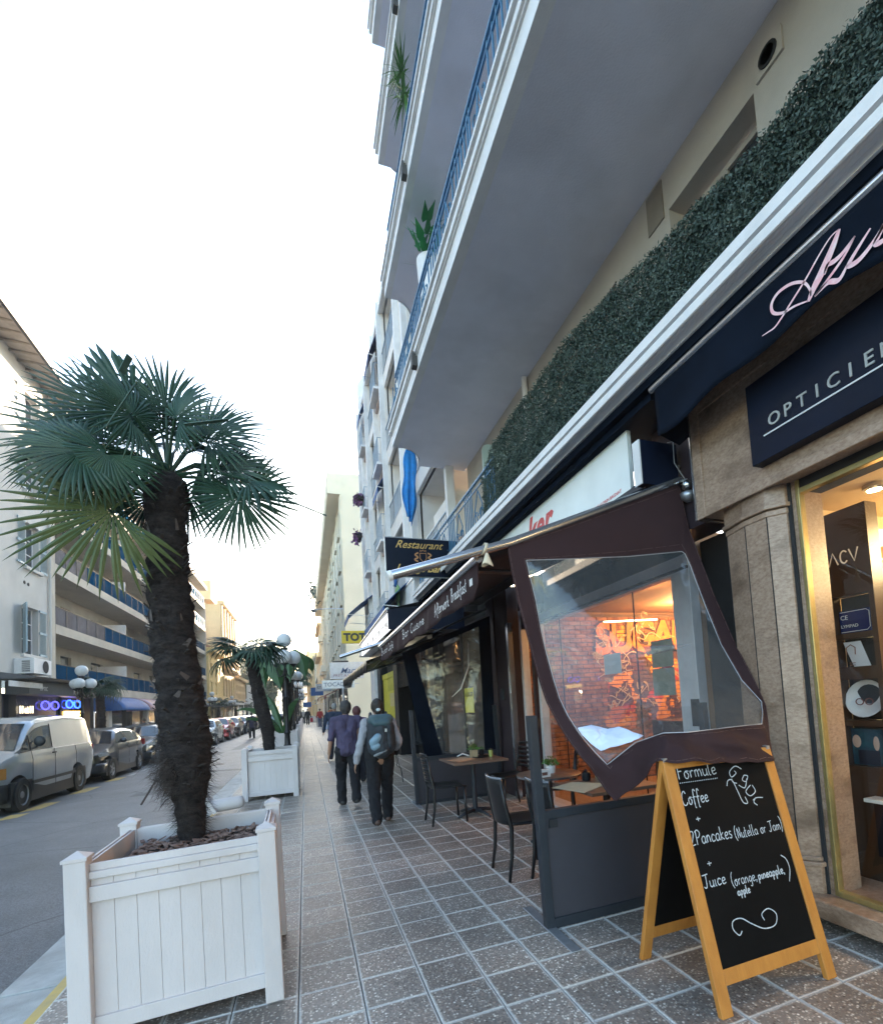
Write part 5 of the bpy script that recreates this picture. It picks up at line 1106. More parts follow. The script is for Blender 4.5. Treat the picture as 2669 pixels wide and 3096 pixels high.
def sblind(label, y0, y1, z, drop, out, m, x=XB, striped=False):
    t = thing('window_awning', label, 'awning', (x - out, (y0 + y1) / 2, z - drop), 'blue window awnings on the white loggia building')
    obj('cloth', G().grid(lambda u, v: (x - out * v, y0 + (y1 - y0) * u, z - drop * v + .04 * sin(pi * v)), 6, 4), m, t, smooth=True, solid=.01)
    g = G()
    for yy in (y0, y1): g.tube([(x, yy, z - drop * 1.1), (x - out, yy, z - drop)], .015, 5)
    g.tube([(x - out, y0, z - drop), (x - out, y1, z - drop)], .02, 6); obj('arm', g, M_txtW, t); obj('valance', G().box(x - out - .01, y0, z - drop - .22, x - out + .01, y1, z - drop), m, t); return t
sblind('dark blue window awning with crossed white arms high on the white building', 17.3, 18.6, 15.3, 1.1, .45, mat('ink_blue_cloth', (.02, .03, .13), .7))
sblind('narrow blue awning on the top floor further along the white building', 21.5, 22.6, 15.2, .8, .35, M_blueC)
sblind('blue awning folded over a lower window of the white building', 17.3, 18.6, 9.8, .5, .35, M_blueC)
sblind('deep blue scalloped awning sheltering a cactus above the glossy awning case', 12.6, 17.0, 5.05, .95, 1.05, M_blueC)
sblind('blue awning curving over the lowest corner balcony of the white building', 22.4, 24.6, 6.55, .9, 1.1, M_blueC)
t = thing('air_conditioner', 'round-fanned air conditioner in the top loggia beside the big balconies', 'air conditioner', (3.0, 16.8, 14)); obj('casing', G().box(3.3, 16.1, 14.3, 3.6, 16.96, 15.05), M_white, t, bevel=.01); obj('fan', G().lathe([(.0, 16.09), (.28, 16.095), (.30, 16.1)], 20, (3.45, 0, 14.68), axis='y'), M_shade, t)
t = thing('corrugated_panel', 'white corrugated balcony panel behind the restaurant sign', 'panel', (2.75, 12.6, 4.1))
for k in range(16): obj('slat', G().box(2.55, 11.75 + k * .25, 4.12, 2.58, 11.98 + k * .25, 4.58), M_white, t)
obj('top_rail', G().box(2.53, 11.7, 4.58, 2.60, 15.8, 4.62), M_steel, t); obj('floor_edge', G().box(2.5, 11.6, 3.95, 3.0, 24.6, 4.12), M_white, t)
t = thing('cactus', 'prickly pear cactus growing on the ledge under the deep blue awning', 'plant', (2.2, 13.2, 4.1))
g = G()
for (dy, dz, r) in ((0, .1, .12), (.08, .3, .13), (-.1, .32, .12), (.15, .52, .11), (-.05, .55, .12), (-.2, .5, .1)): g.ball((2.42, 13.2 + dy, 4.1 + dz), (.04, r * .75, r), 10, 7)
obj('pads', g, mat('cactus_green', (.16, .30, .12), .6), t, smooth=True); obj('pot', G().lathe([(.10, 3.95), (.13, 4.16)], 12, (2.42, 13.2, 0)), mat('clay_pot', (.32, .14, .08), .8), t)
for (lb, y, z, c) in (('purple flower box on the upper corner window of the white building', 22.0, 10.6, (.28, .05, .30)), ('purple flower box hanging lower on the corner of the white building', 23.2, 9.3, (.33, .07, .38))):
    t = thing('flower_box', lb, 'flower box', (2.5, y, z)); obj('trough', G().box(2.45, y - .4, z, 2.7, y + .4, z + .2), M_shade, t); g = G()
    for i in range(260):
        p = Vector((2.5 + random.gauss(0, .08), y + random.gauss(0, .2), z + .12 + random.gauss(0, .10))); d = Vector((random.gauss(0, 1), random.gauss(0, 1), random.gauss(0, 1))).normalized(); a = d.orthogonal() * .05; b = d.cross(a); g.add([p - a, p + b, p + a, p - b], [(0, 1, 2, 3)])
    obj('flowers', g, mat('flowers%d' % int(z), c, .6, scale=9, col2=(.04, .09, .03)), t, kind='stuff', fix=False)
tag(obj('terrace_sheet', G().grid(lambda u, v: (3.0 + .1 * sin(u * 7), 22.6 + 1.8 * u, 17.2 - 1.25 * v), 14, 4), M_txtW, smooth=True, solid=.02), 'white sheet screening the roof corner of the white loggia building', 'sheet')
# ground floor of B: shop fronts seen beyond the café
SB = thing('shop_row', 'row of shop fronts under the white loggia building with black piers', 'shop fronts', (3.1, 17, 0))
obj('back_wall', G().box(3.25, 7.72, 0, 3.3, 24.6, 4.0), M_shade, SB); obj('fascia', G().box(3.0, 9.2, 3.3, 3.25, 24.6, 3.95), mat('black_fascia', (.02, .02, .025), .3), SB)
for (a, b, m, dx) in ((7.72, 8.1, M_purple, 0), (12.0, 12.5, M_dark, 0), (15.4, 16.1, M_dark, -.32), (20.95, 21.9, M_dark, -.05), (22.0, 22.9, M_white, -.15), (24.2, 24.6, M_white, 0)):
    obj('pier', G().box(3.0 + dx, a, 0, 3.3, b, 3.3), m, SB, bevel=.006)
yd = obj('door', G().box(3.05, 17.3, .02, 3.10, 20.9, 2.6), mat('bright_yellow', (.62, .50, .05), .5), SB); obj('panel', G().box(3.03, 18.2, 1.5, 3.05, 19.2, 2.0), mat('pale_yellow_panel', (.58, .50, .2), .5), yd)
obj('yellow_header', G().box(3.02, 16.1, 2.6, 3.10, 20.9, 2.8), mat('bright_yellow', (.62, .50, .05), .5), SB)
for (a, b) in ((8.2, 11.9), (12.6, 15.3), (22.95, 24.15)):
    w = window(SB, 3.12, a, b, .3 if a < 20 else .05, 3.1, 1, M_dark if a < 18 else mat('lilac_frame', (.42, .38, .48), .5), M_glassW if a == 8.2 else M_glassD, mull=1)
t = thing('red_dress', 'red dress hanging on a rail beside the yellow door', 'dress', (2.9, 16.5, 1)); obj('cloth', G().grid(lambda u, v: (2.95 + .04 * sin(u * 9), 16.55 + .4 * u * (1 + .2 * v), 2.0 - 1.05 * v), 8, 5), mat('vivid_red_cloth', (.55, .02, .04), .7), t, smooth=True, solid=.02); obj('blouse', G().grid(lambda u, v: (2.93, 16.38 + .24 * u, 2.35 - .35 * v), 4, 2), M_txtW, t, solid=.03)
tag(obj('loose_plastic_flap', G().grid(lambda u, v: (1.3 + 1.1 * u, 8.4 + .2 * sin(u * 5), 2.30 - .55 * v * (1 - .5 * u) + .04 * sin(v * 7)), 10, 6), M_plastic, smooth=True), 'clear plastic flap folded up under the far end of the brown awning', 'plastic sheet')
# hanging signs down the street
def sign(name, label, x0, x1, y, z0, z1, m, txt, tm, size, tx=None, shear=0., sub=None, bold=.004):
    t = thing(name, label, 'sign', ((x0 + x1) / 2, y, z0))
    obj('board', G().box(x0, y, z0, x1, y + .12, z1), m, t, bevel=.01); obj('arm', G().tube([(x1, y + .06, (z0 + z1) / 2), (3.3, y + .06, (z0 + z1) / 2)], .03, 6), M_steel, t)
    obj('edge', G().box(x0 - .012, y - .01, z0 - .012, x0, y + .13, z1 + .012), M_white, t)
    if txt: text('lettering', txt, size, tm, t, frame3((tx or x0 + .1, y - .006, z0 + (z1 - z0) * .5 - size * .35), (1, 0, 0), (0, 0, 1)), .004, shear=shear, bold=bold)
    if sub: text('lettering', sub, size * .5, mat('red_grey_print', (.35, .20, .22), .5), t, frame3((x0 + .15, y - .006, z0 + (z1 - z0) * .12), (1, 0, 0), (0, 0, 1)), .003)
    return t
M_bwT = mat('black_letter', (.03, .03, .04), .5)
sign('yellow_sign', 'yellow hanging sign with heavy black capitals cut off by the awning', 1.47, 2.85, 21.0, 4.19, 4.71, mat('sign_yellow', (.70, .50, .02), .4), 'TOTAL', M_bwT, .43, 1.56, bold=.02)
sign('white_sign', 'white hanging sign with a blue script name and small capitals', 1.26, 2.95, 27.0, 3.08, 3.95, mat('sign_pale', (.55, .58, .62), .4), 'Mary', mat('blue_script', (.06, .10, .22), .5), .42, 1.75, shear=.4, sub='PRET A PORTER')
sign('pale_sign', 'long pale blue-grey hanging sign with large serif-like capitals below the white sign', 1.04, 3.0, 33.0, 2.82, 3.36, mat('sign_bluegrey', (.42, .50, .54), .4), 'TOCADE', mat('blue_grey_letter', (.09, .13, .2), .5), .36, 1.12)
sign('small_grey_sign', 'small grey sign further along, below and left of the long pale sign', .82, 2.0, 42.0, 3.0, 3.6, mat('sign_grey', (.28, .32, .36), .5), 'STAR', M_bwT, .3)
sign('black_sign', 'small black sign with pale capitals behind the white sign', 1.9, 3.0, 37.0, 4.35, 4.95, M_dark, 'ACC', mat('sign_cream', (.8, .75, .6), .5), .36)
sign('blue_sign', 'blue box sign hanging over the far pavement', .6, 1.9, 58.0, 3.1, 4.0, M_blueC, '', M_txtW, .3); sign('blue_sign', 'lower small blue sign above the distant walkers', -.3, .8, 76.0, 2.0, 2.7, M_blueC, '', M_txtW, .3)
# ================================================================== building C: cream corner house
C = thing('corner_house', 'tall cream corner house with a bare side wall, roof loggia and projecting balconies', 'apartment building', (3, 55, 0))
YC0, YC1, ZC = 38.5, 92.0, 19.6
g = G()
cols_y = [YC0 + 2.2 + k * 3.5 for k in range(15)]; ops = []
for zf in [4.4 + 2.75 * k for k in range(5)]:
    for y in cols_y: ops.append((y, y + 1.1, zf + .15, zf + 2.1))
wall(g, 3.05, YC0, YC1, 3.6, 17.9, ops, .2)
g.quad((3.05, YC0, 3.6), (3.05, YC0, 0), (3.05, YC1, 0), (3.05, YC1, 3.6))
# side wall with the roof loggia cut-out at the corner
g.quad((3.05, YC0, 0), (12, YC0, 0), (12, YC0, 19.9), (3.05, YC0, 17.9)); g.quad((2.12, YC0, 17.9), (3.05, YC0, 17.9), (12, YC0, 19.9), (2.12, YC0, 19.5))
obj('wall', g, M_creamC, C, fix=False)
obj('roof_slab', G().box(2.12, YC0 + .01, 17.9, 3.4, YC1, 18.2), M_creamC, C); obj('parapet', G().box(2.10, YC0 + .01, 18.25, 2.3, YC1, 19.5), M_creamC, C)
obj('rain_pipe', G().tube([(3.02, YC0 - .06, 0), (3.02, YC0 - .06, 17.8)], .05, 8), M_creamC, C, auto=40)
for (a, b, c, d) in ops: 
    window(C, 3.2, a, b, c, d, 1, M_white, M_glassD) if a < 60 else obj('window', G().box(3.18, a, c, 3.22, b, d), M_glassD, C)
    obj('window_sill', G().box(2.86 if a < 60 else 2.92, a - .2, c - .35, 3.05, b + .2, c - .12), M_creamC, C)
for k, (y, zf) in enumerate(((43.5, 4.6), (49, 4.6), (55, 4.6), (61, 4.6), (68, 4.6), (76, 7.3), (84, 7.3), (84, 12.8))):
    bl = obj('balcony', G().prism([(3.05, y), (2.35, y + .35), (2.28, y + 2.6), (3.05, y + 3.0)], 'z', zf - .25, zf + .7), M_creamC, C)
    obj('bracket', G().prism([(3.05, y + .3), (2.65, y + .6), (2.6, y + 2.3), (3.05, y + 2.7)], 'z', zf - .6, zf - .25), M_creamC, bl)
for k in range(12): obj('pilaster', G().box(2.95, YC0 + .4 + k * 4.2, 3.6, 3.05, YC0 + .75 + k * 4.2, 17.9), M_creamC, C)
obj('corner_shop', G().box(2.98, YC0 + .1, .0, 3.05, YC0 + 12, 3.5), M_dark, C)
t = thing('roof_shrub', 'leafy shrub growing over the roof edge of the cream corner house', 'plant', (2.2, 80, 19)); g = G()
for i in range(500):
    p = Vector((2.0 + random.gauss(0, .6), 80 + random.gauss(0, 1.2), 19.6 + random.gauss(0, .9))); d = Vector((random.gauss(0, 1), random.gauss(0, 1), random.gauss(0, 1))).normalized(); a = d.orthogonal() * .13; b = d.cross(a); g.add([p - a, p + b, p + a, p - b], [(0, 1, 2, 3)])
obj('foliage', g, M_leafD, t, kind='stuff', fix=False)
t = thing('wall_street_lamp', 'grey street lamp on a long arm fixed to the cream corner house', 'street lamp', (3, 41, 9)); obj('arm', G().tube([(3.05, 40.5, 9.4), (2.4, 43, 9.9), (1.2, 46, 10.4)], .04, 6), M_steel, t); obj('lamp_head', G().ball((1.0, 46.4, 10.35), (.28, .55, .14), 12, 8), M_steel, t, smooth=True)
# shops under C and the far awnings
M_far = [mat('far_red_awning', (.22, .03, .03), .8), mat('far_white_awning', (.6, .6, .56), .8), mat('far_brown_awning', (.16, .07, .04), .8)]
for i, (y, z, out, m, lb) in enumerate(((44, 2.9, 1.4, 0, 'dark red awning with white dots under the long pale sign'), (52, 2.9, 1.8, 0, 'second dark red awning further along the shops'), (62, 2.8, 2.2, 1, 'cream sloping awning above the distant walkers'), (76, 2.8, 1.6, 2, 'brown awning at the far end of the shops'))):
    t = thing('shop_awning', lb, 'awning', (2, y, 2.5), 'awnings along the far shops'); obj('canopy', G().grid(lambda u, v: (3.05 - out * v, y + 5 * u, z + .5 - .7 * v), 4, 3), M_far[m], t, solid=.02); obj('valance', G().box(3.05 - out - .02, y, z - .45, 3.05 - out, y + 5, z - .2), M_far[m], t)
FS = thing('far_shop_row', 'row of small shop fronts beneath the cream corner house', 'shop fronts', (3.0, 60, 0))
for k in range(13):
    y = 39.5 + k * 4.0
    obj('shop_window', G().box(2.97, y, .4, 3.0, y + 2.9, 2.7), (M_glassD, M_glassW)[k % 2], FS); obj('pier', G().box(2.9, y + 3.1, 0, 3.0, y + 3.8, 3.2), (M_white, M_dark, M_creamC)[k % 3], FS)
# far golden houses, right
def farhouse(label, x, y0, y1, z, side, m, floors, step=3.2, w=1.1, bal=True, roofm=None, group=None, detail=True):
    t = thing('town_house', label, 'house', (x, (y0 + y1) / 2, 0), group)
    zf = [3.8 + (z - 4.6) / floors * k for k in range(floors)]; hh = (z - 4.6) / floors; n_ = int((y1 - y0 - 1) / step); ops = [(y0 + 1 + k * step, y0 + 1 + k * step + w, q + .35, q + hh * .78) for k in range(n_) for q in zf]
    g = wall(G(), x, y0, y1, 0, z, ops, .25, side); s_ = side
    g.quad((x, y0, 0), (x + 12 * s_, y0, 0), (x + 12 * s_, y0, z), (x, y0, z)); g.quad((x, y1, 0), (x + 12 * s_, y1, 0), (x + 12 * s_, y1, z), (x, y1, z)); g.quad((x, y0, z), (x + 12 * s_, y0, z), (x + 12 * s_, y1, z), (x, y1, z))
    obj('wall', g, m, t, fix=False)
    for o_ in ops:
        obj('window', G().box(x + .2 * s_, o_[0], o_[2], x + .24 * s_, o_[1], o_[3]), M_glassD, t)
        if detail: obj('window_surround', G().box(x - .06 * s_, o_[0] - .12, o_[3], x, o_[1] + .12, o_[3] + .18), m, t)
    if bal:
        for q in zf[1:4:2]:
            obj('balcony', G().box(x - .8 * s_, y0 + .5, q - .05, x, y1 - .5, q + .12), m, t); g = G(); yy = y0 + .5
            while yy < y1 - .5: g.box(x - .78 * s_, yy, q + .12, x - .76 * s_, yy + .04, q + 1.0); yy += .3
            g.box(x - .8 * s_, y0 + .5, q + 1.0, x - .74 * s_, y1 - .5, q + 1.06); obj('railing', g, M_char, t)
    obj('cornice', G().box(x - .55 * s_, y0 - .1, z, x + .3 * s_, y1 + .1, z + .45), m, t)
    for q in zf[:1]: obj('string_course', G().box(x - .15 * s_, y0, q - .3, x, y1, q - .05), m, t)
    if roofm:
        g = G(); g.prism([(x - .6 * s_, z + .45), (x + 12 * s_, z + .45), (x + 6 * s_, z + 2.6)], 'y', y0, y1); obj('roof', g, roofm, t)
    obj('shop_windows', G().box(x - .02 * s_, y0 + 1, .3, x - .001 * s_, y1 - 1, 2.8), M_glassW, t)
    return t
M_tile_r = mat('terracotta_roof', (.30, .13, .07), .8, var=.25, scale=3, space='World')
yy = 92.5
for i, (L, z, m, nf, lb) in enumerate(((16, 16.5, M_gold, 5, 'ochre house next to the cream corner house'), (17, 12.5, M_creamC, 4, 'cream house between two ochre houses far right'), (15, 12.5, M_gold, 4, 'lower ochre house far along the right side'), (18, 17, M_yelR, 5, 'yellow house far along the right side'), (20, 16, M_gold, 4, 'last ochre house before the bend on the right'))):
    farhouse(lb, 2.9 - .55 * i, yy, yy + L, z, 1, m, nf, bal=(i % 2 == 0)); yy += L + .1  # second and third are kept low so the sun reaches the mansion opposite
# ================================================================== LEFT side of the street
XL = -10.3
M_shut = mat('blue_grey_shutter', (.36, .45, .50), .6, var=.12, scale=12)
L1 = thing('plastered_house', 'pale grey plastered house with blue-grey shutters at the left edge', 'house', (XL, 20, 0))
wins = [(24.70, 26.0, 4.48, 6.42), (24.95, 26.1, 8.05, 9.9), (24.95, 26.1, 11.2, 13.0), (24.95, 26.1, 14.0, 15.4)] + [(19.6, 20.9, z, z + 1.9) for z in (4.5, 8.05, 11.2, 14)] + [(14.6, 15.9, z, z + 1.9) for z in (4.5, 8.05, 11.2, 14)]
g = wall(G(), XL, 8, 27.5, 3.35, 16.6, wins, .25, -1)
g.quad((XL, 27.5, 3.3), (-22, 27.5, 3.3), (-22, 27.5, 16.6), (XL, 27.5, 16.6)); obj('wall', g, M_greyL, L1, fix=False)
for i, (a, b, c, d) in enumerate(wins):
    w = window(L1, XL - .2, a, b, c, d, -1, M_white, M_glassD, mull=1, trans=2)
    obj('window_sill', G().box(XL - .02, a - .12, c - .14, XL + .12, b + .12, c - .02), M_greyL, L1)
    for s_, y0, y1 in ((0, a - .62, a - .02), (1, b + .02, b + .62)):
        if i == 0 and s_ == 0: y0, y1 = a + .02, a + .05
        sh = obj('shutter', G().box(XL + .02, y0, c, XL + .06, y1, c + .09).box(XL + .02, y0, d - .09, XL + .06, y1, d).box(XL + .02, y0, (c + d) / 2 - .05, XL + .06, y1, (c + d) / 2 + .05), M_shut, L1)
        g = G()
        for k in range(26): z = c + .1 + k * (d - c - .2) / 26; g.add([(XL + .02, y0 + .03, z), (XL + .02, y1 - .03, z), (XL + .055, y1 - .03, z + .045), (XL + .055, y0 + .03, z + .045)], [(0, 1, 2, 3)])
        obj('louvres', g, M_shut, sh, fix=False)
    if i == 0:   # shutter leaf standing open into the street
        RZ = Matrix.Translation((XL + .03, a, 0)) @ Matrix.Rotation(radians(32), 4, 'Z')
        sh = obj('shutter', G().box(0, -.60, c, .04, 0, d).xf(RZ), M_shut, L1)
        for k in range(3): obj('raised_panel', G().box(.041, -.54, c + .10 + k * .62, .055, -.06, c + .60 + k * .62).xf(RZ), M_shut, sh)
obj('eave', G().prism([(XL + .95, 16.3), (XL + .95, 16.45), (XL - .2, 16.75), (XL - 6, 20.5), (XL - 6, 20.2), (XL, 16.4)], 'y', 8, 27.9), mat('weathered_eave', (.30, .27, .24), .85, var=.2, scale=3), L1)
g = G(); 
for k in range(32): g.box(XL, 8.3 + k * .62, 16.28, XL + .9, 8.38 + k * .62, 16.36)
obj('rafters', g, mat('weathered_wood', (.20, .17, .14), .8), L1)
obj('gutter', G().tube([(XL + 1.0, 8, 16.33), (XL + 1.0, 27.9, 16.33)], .08, 8), M_char, L1)
obj('corner_quoins', G().box(XL, 26.95, 3.35, XL + .03, 27.45, 16.5), M_concL, L1)
obj('drain_pipe', G().tube([(XL + .08, 26.85, 3.4), (XL + .08, 26.85, 16.2)], .05, 8), M_greyL, L1, auto=40)
g = G(); g.box(-10.6, 22.6, 16.8, -10.2, 24.0, 18.2); obj('dormer', G().box(-11.5, 21.8, 17.0, -10.5, 24.2, 18.6), M_greyL, L1); obj('dormer_pane', G().box(-10.5, 22.2, 17.2, -10.48, 23.9, 18.4), M_pane, L1)
obj('vent_holes', G().lathe([(.07, XL + .005), (.07, XL + .02)], 10, (0, 24.9, 7.35), axis='x'), M_shade, L1); obj('vent_holes', G().lathe([(.07, XL + .005), (.07, XL + .02)], 10, (0, 25.2, 7.33), axis='x'), M_shade, L1)
obj('ground_wall', G().box(XL - .3, 8, 0, XL, 23.3, 3.35), mat('beige_ashlar', (.42, .37, .29), .8, var=.1, scale=2, space='World'), L1)
t = thing('air_conditioner', 'white box air conditioner on brackets under the open shutter window', 'air conditioner', (-10.1, 24.6, 3.6))
obj('casing', G().box(XL, 24.1, 3.62, XL + .62, 25.5, 4.22), M_white, t, bevel=.015)
obj('fan', G().lathe([(.0, 0), (.23, .002), (.25, .012)], 20, (0, 0, 0)).xf(Matrix.Translation((XL + .622, 25.0, 3.92)) @ Matrix.Rotation(pi / 2, 4, 'Y')), M_shade, t)
g = G()
for k in range(6): g.box(XL + .25, 24.09, 3.70 + k * .075, XL + .50, 24.099, 3.735 + k * .075)
obj('grille', g, M_shade, t); obj('bracket', G().tube([(XL, 24.5, 3.2), (XL + .5, 24.5, 3.6)], .02, 6), M_white, t)
t = thing('spectacle_shop', 'dark spectacle shop front with neon glasses in its window under a grey fascia', 'shop front', (XL, 26, 0))
obj('fascia', G().box(-10.25, 23.4, 2.80, -9.55, 30.2, 3.30), mat('grey_fascia', (.085, .09, .10), .5), t); obj('canopy', G().prism([(-10.3, 3.32), (-9.1, 3.32), (-9.0, 3.38), (-10.3, 3.62)], 'y', 22.6, 30.5), mat('slate_canopy', (.12, .12, .13), .6), t)
obj('white_strip', G().box(-9.54, 22.0, 3.02, -9.5, 24.3, 3.22), M_white, t)
text('lettering', 'H et H', .34, M_txtW, t, frame3((-9.545, 27.2, 2.90), (0, 1, 0), (0, 0, 1)), .004, bold=.01); text('lettering', 'OPTIC', .22, M_silver, t, frame3((-9.545, 24.2, 2.95), (0, 1, 0), (0, 0, 1)), .004)
obj('frame', G().box(-10.25, 23.3, 0, -10.1, 23.8, 2.8).box(-10.25, 30.0, 0, -9.9, 30.5, 3.0).box(-10.25, 27.4, 0, -10.1, 27.55, 2.8).box(-10.25, 23.8, 0, -10.12, 30, .5), M_dark, t)
obj('backdrop', G().box(-10.7, 23.4, .2, -10.65, 30.2, 2.9), mat('blue_black_wall', (.015, .02, .05), .7), t); obj('pane', G().quad((-10.14, 23.8, .5), (-10.14, 30, .5), (-10.14, 30, 2.8), (-10.14, 23.8, 2.8)), M_pane, t)
def neon(y, z, m, lb):
    n_ = thing('neon_glasses', lb, 'neon sign', (-10.05, y, z), 'neon spectacles in the shop window'); g = G()
    for s_ in (-1, 1): g.tube([(-10.05, y + s_ * .42 + .34 * cos(a * pi / 12), z + .17 * sin(a * pi / 12)) for a in range(25)], .028, 6)
    g.tube([(-10.05, y - .12, z + .05), (-10.05, y, z + .09), (-10.05, y + .12, z + .05)], .022, 6); obj('tube', g, m, n_)
neon(26.35, 2.42, emis('violet_neon', (.10, .10, 1.), 0.35), 'dim violet neon glasses outline in the left shop window'); neon(28.6, 2.50, emis('blue_neon', (.02, .08, 1.), 1.1), 'bright blue neon glasses outline next to the dim pair')
text('lit_letters', 'H et H', .36, emis('cream_letters', (1., .82, .5), 0.336), t, frame3((-10.06, 23.95, 2.12), (0, 1, 0), (0, 0, 1)), .01, bold=.02)
obj('lit_sign', G().box(-10.1, 27.7, 1.95, -10.05, 29.7, 2.18), emis('amber_sign', (1., .6, .15), 0.924, .5), t); lamp('shop_light', (-10.4, 28.4, 1.7), 10, (1., .75, .45), .1)
for k in range(2): obj('lit_display', G().box(-10.5, 28.0 + k * .8, .9, -10.45, 28.6 + k * .8, 1.7), emis('amber_display', (1., .7, .35), 0.252), t)
# ------------------------------------------------------------------ modern flats with blue balcony glass
L2 = thing('balcony_flats', 'modern cream flats with long continuous balconies of blue and smoked glass', 'apartment building', (XL, 45, 0))
XF = -12.0
M_bglass = mat('blue_balcony_glass', (.003, .045, .105), .9, var=.25, scale=.7, spec=.0, space='World'); M_sglass = mat('smoked_balcony_glass', (.10, .10, .12), .7, var=.3, scale=1.5, spec=.05, space='World')
zs = [3.05, 5.68, 8.45, 11.2, 13.75]
ops = []
for z in zs:
    for k in range(9): ops.append((28.6 + k * 4.0, 28.6 + k * 4.0 + (1.3 if k % 2 else 1.9), z + .2, z + 2.1 + .1))
g = wall(G(), XF, 27.5, 63.9, 0, 16.2, ops, .2, -1); g.quad((XF, 63.9, 0), (-24, 63.9, 0), (-24, 63.9, 16.2), (XF, 63.9, 16.2)); g.quad((XL, 63.9, 0), (XF, 63.9, 0), (XF, 63.9, 14), (XL, 63.9, 14)); g.quad((XL, 27.55, 3.0), (XF, 27.55, 3.0), (XF, 27.55, 14), (XL, 27.55, 14))
obj('wall', g, M_concL, L2, fix=False)
for (a, b, c, d) in ops: obj('window', G().box(XF - .16, a, c, XF - .13, b, d), M_glassD, L2)
for i, z in enumerate(zs):
    sl_ = obj('balcony', G().box(XF, 27.56, z, XL, 63.85, z + .42), M_concL, L2)
    y = 27.6; k = 0
    while y < 63.4:
        blue = not ((i == 1 and y < 33.5) or (i == 2 and y < 31.0))
        obj('glass_panel', G().box(XL - .10, y + .03, z + .45, XL - .07, y + 1.17, z + 1.24), M_bglass if blue else M_sglass, sl_)
        y += 1.2; k += 1
    g = G(); y = 27.6
    while y < 63.8: g.box(XL - .12, y - .015, z + .42, XL - .05, y + .015, z + 1.27); y += 1.2
    g.box(XL - .12, 27.6, z + 1.245, XL - .05, 63.8, z + 1.275); obj('rail', g, M_char, sl_)
    for yy in (37.6, 49.6): obj('divider', G().box(XF, yy, z + .42, XL - .2, yy + .06, z + 2.0), M_white, L2)
obj('roof_edge', G().box(XF - .3, 27.6, 15.9, XL + .3, 63.9, 16.3), M_concL, L2)
for k, y in enumerate((41.6, 44.6)):
    tag(obj('white_blind', G().grid(lambda u, v: (XL - .15 + .9 * v, y + 2.6 * u, 8.35 - 1.6 * v), 2, 2), M_txtW, solid=.02), ('white blind slanting out from the middle balcony, nearer one', 'white blind slanting out from the middle balcony, farther one')[k], 'blind', 'white blinds on the modern flats')
obj('shop_fascia', G().box(-10.6, 30.5, 2.6, -10.32, 63.8, 3.04), M_concL, L2)
for k in range(9): 
    y = 31 + k * 3.6; w = obj('shop_window', G().box(-10.6, y, .4, -10.57, y + 3.0, 2.6), (M_glassW, M_glassD)[k % 2], L2); obj('shop_pier', G().box(-10.7, y + 3.05, 0, -10.35, y + 3.5, 2.6), (M_white, M_char)[k % 2], L2)
for k in range(3):
    t = thing('window_posters', ('column of framed listings in the window nearest the neon shop', 'second column of framed listings with a bright strip light', 'third column of framed listings by the blue awning')[k], 'posters', (-10.5, 31.7 + k * 1.5, 1)); 
    for q in range(3): fr = obj('poster', G().box(-10.54, 31.5 + k * 1.5, .7 + q * .55, -10.52, 31.95 + k * 1.5, 1.1 + q * .55), M_txtW, t); obj('picture', G().box(-10.519, 31.6 + k * 1.5, .8 + q * .55, -10.515, 31.85 + k * 1.5, 1.0 + q * .55), M_char, fr)
    obj('light_strip', G().box(-10.54, 31.2 + k * 1.5, .4, -10.51, 31.27 + k * 1.5, 2.3), emis('cool_strip', (.9, .95, 1.), 0.504), t)
def bawn(lb, y0, y1, m, out=1.3, z=3.0):
    t = thing('dome_awning', lb, 'awning', (-9.6, y0, 2.4), 'awnings on the left pavement'); obj('cloth', G().grid(lambda u, v: (XL + out * sin(v * pi / 2), y0 + (y1 - y0) * u, z - .75 * (1 - cos(v * pi / 2)) - .1 * v), 6, 8), m, t, smooth=True, solid=.02)
    obj('side', G().add([(XL, y0, z)] + [(XL + out * sin(v * pi / 12), y0, z - .75 * (1 - cos(v * pi / 12)) - .1 * v / 6) for v in range(7)] + [(XL, y0, z - .85)], [tuple(range(9))]), m, t)
bawn('rounded royal blue awning over the listings window', 31.5, 36.5, M_blueC); bawn('rounded orange and pink awning next to the royal blue one', 36.8, 42.5, mat('orange_pink_cloth', (.50, .25, .16), .7, scale=1.5, col2=(.35, .28, .40)))
# ------------------------------------------------------------------ golden houses beyond
farhouse('low yellow house between the modern flats and the golden mansion', -10.1, 64.2, 74.5, 9.0, -1, M_yelR, 2, bal=False, roofm=M_tile_r)
t = farhouse('golden classical mansion with tall arched upper windows and stone balconies', -10.3, 75.0, 89.0, 16.6, -1, M_gold, 3, step=2.6, w=1.1)
obj('attic', G().box(-11.2, 74.0, 17.05, -22, 89, 19.6), M_gold, t); 
for k in range(6): obj('pilaster', G().box(-10.3, 75.2 + k * 2.6, 8.5, -10.05, 75.7 + k * 2.6, 16.5), M_gold, t)
obj('stone_balcony', G().box(-10.3, 76, 7.7, -9.1, 84, 8.0), M_gold, t); g = G()
for k in range(27): g.lathe([(.06, 8.0), (.10, 8.25), (.05, 8.5), (.08, 8.8)], 6, (-9.2, 76.1 + k * .3, 0))
g.box(-9.3, 76, 8.8, -9.1, 84, 8.95); obj('balustrade', g, M_gold, t)
obj('side_wall', G().box(-12, 74.9, 0, -24, 75.0, 19.6), mat('shaded_side_render', (.52, .42, .36), .85), t)  # pinkish tone is the shade on this wall, put into its colour
farhouse('long low golden wing with many narrow windows beyond the mansion', -10.3, 89.2, 103.0, 7.3, -1, M_gold, 2, step=1.7, w=.7, bal=False, roofm=M_tile_r)
yy = 128
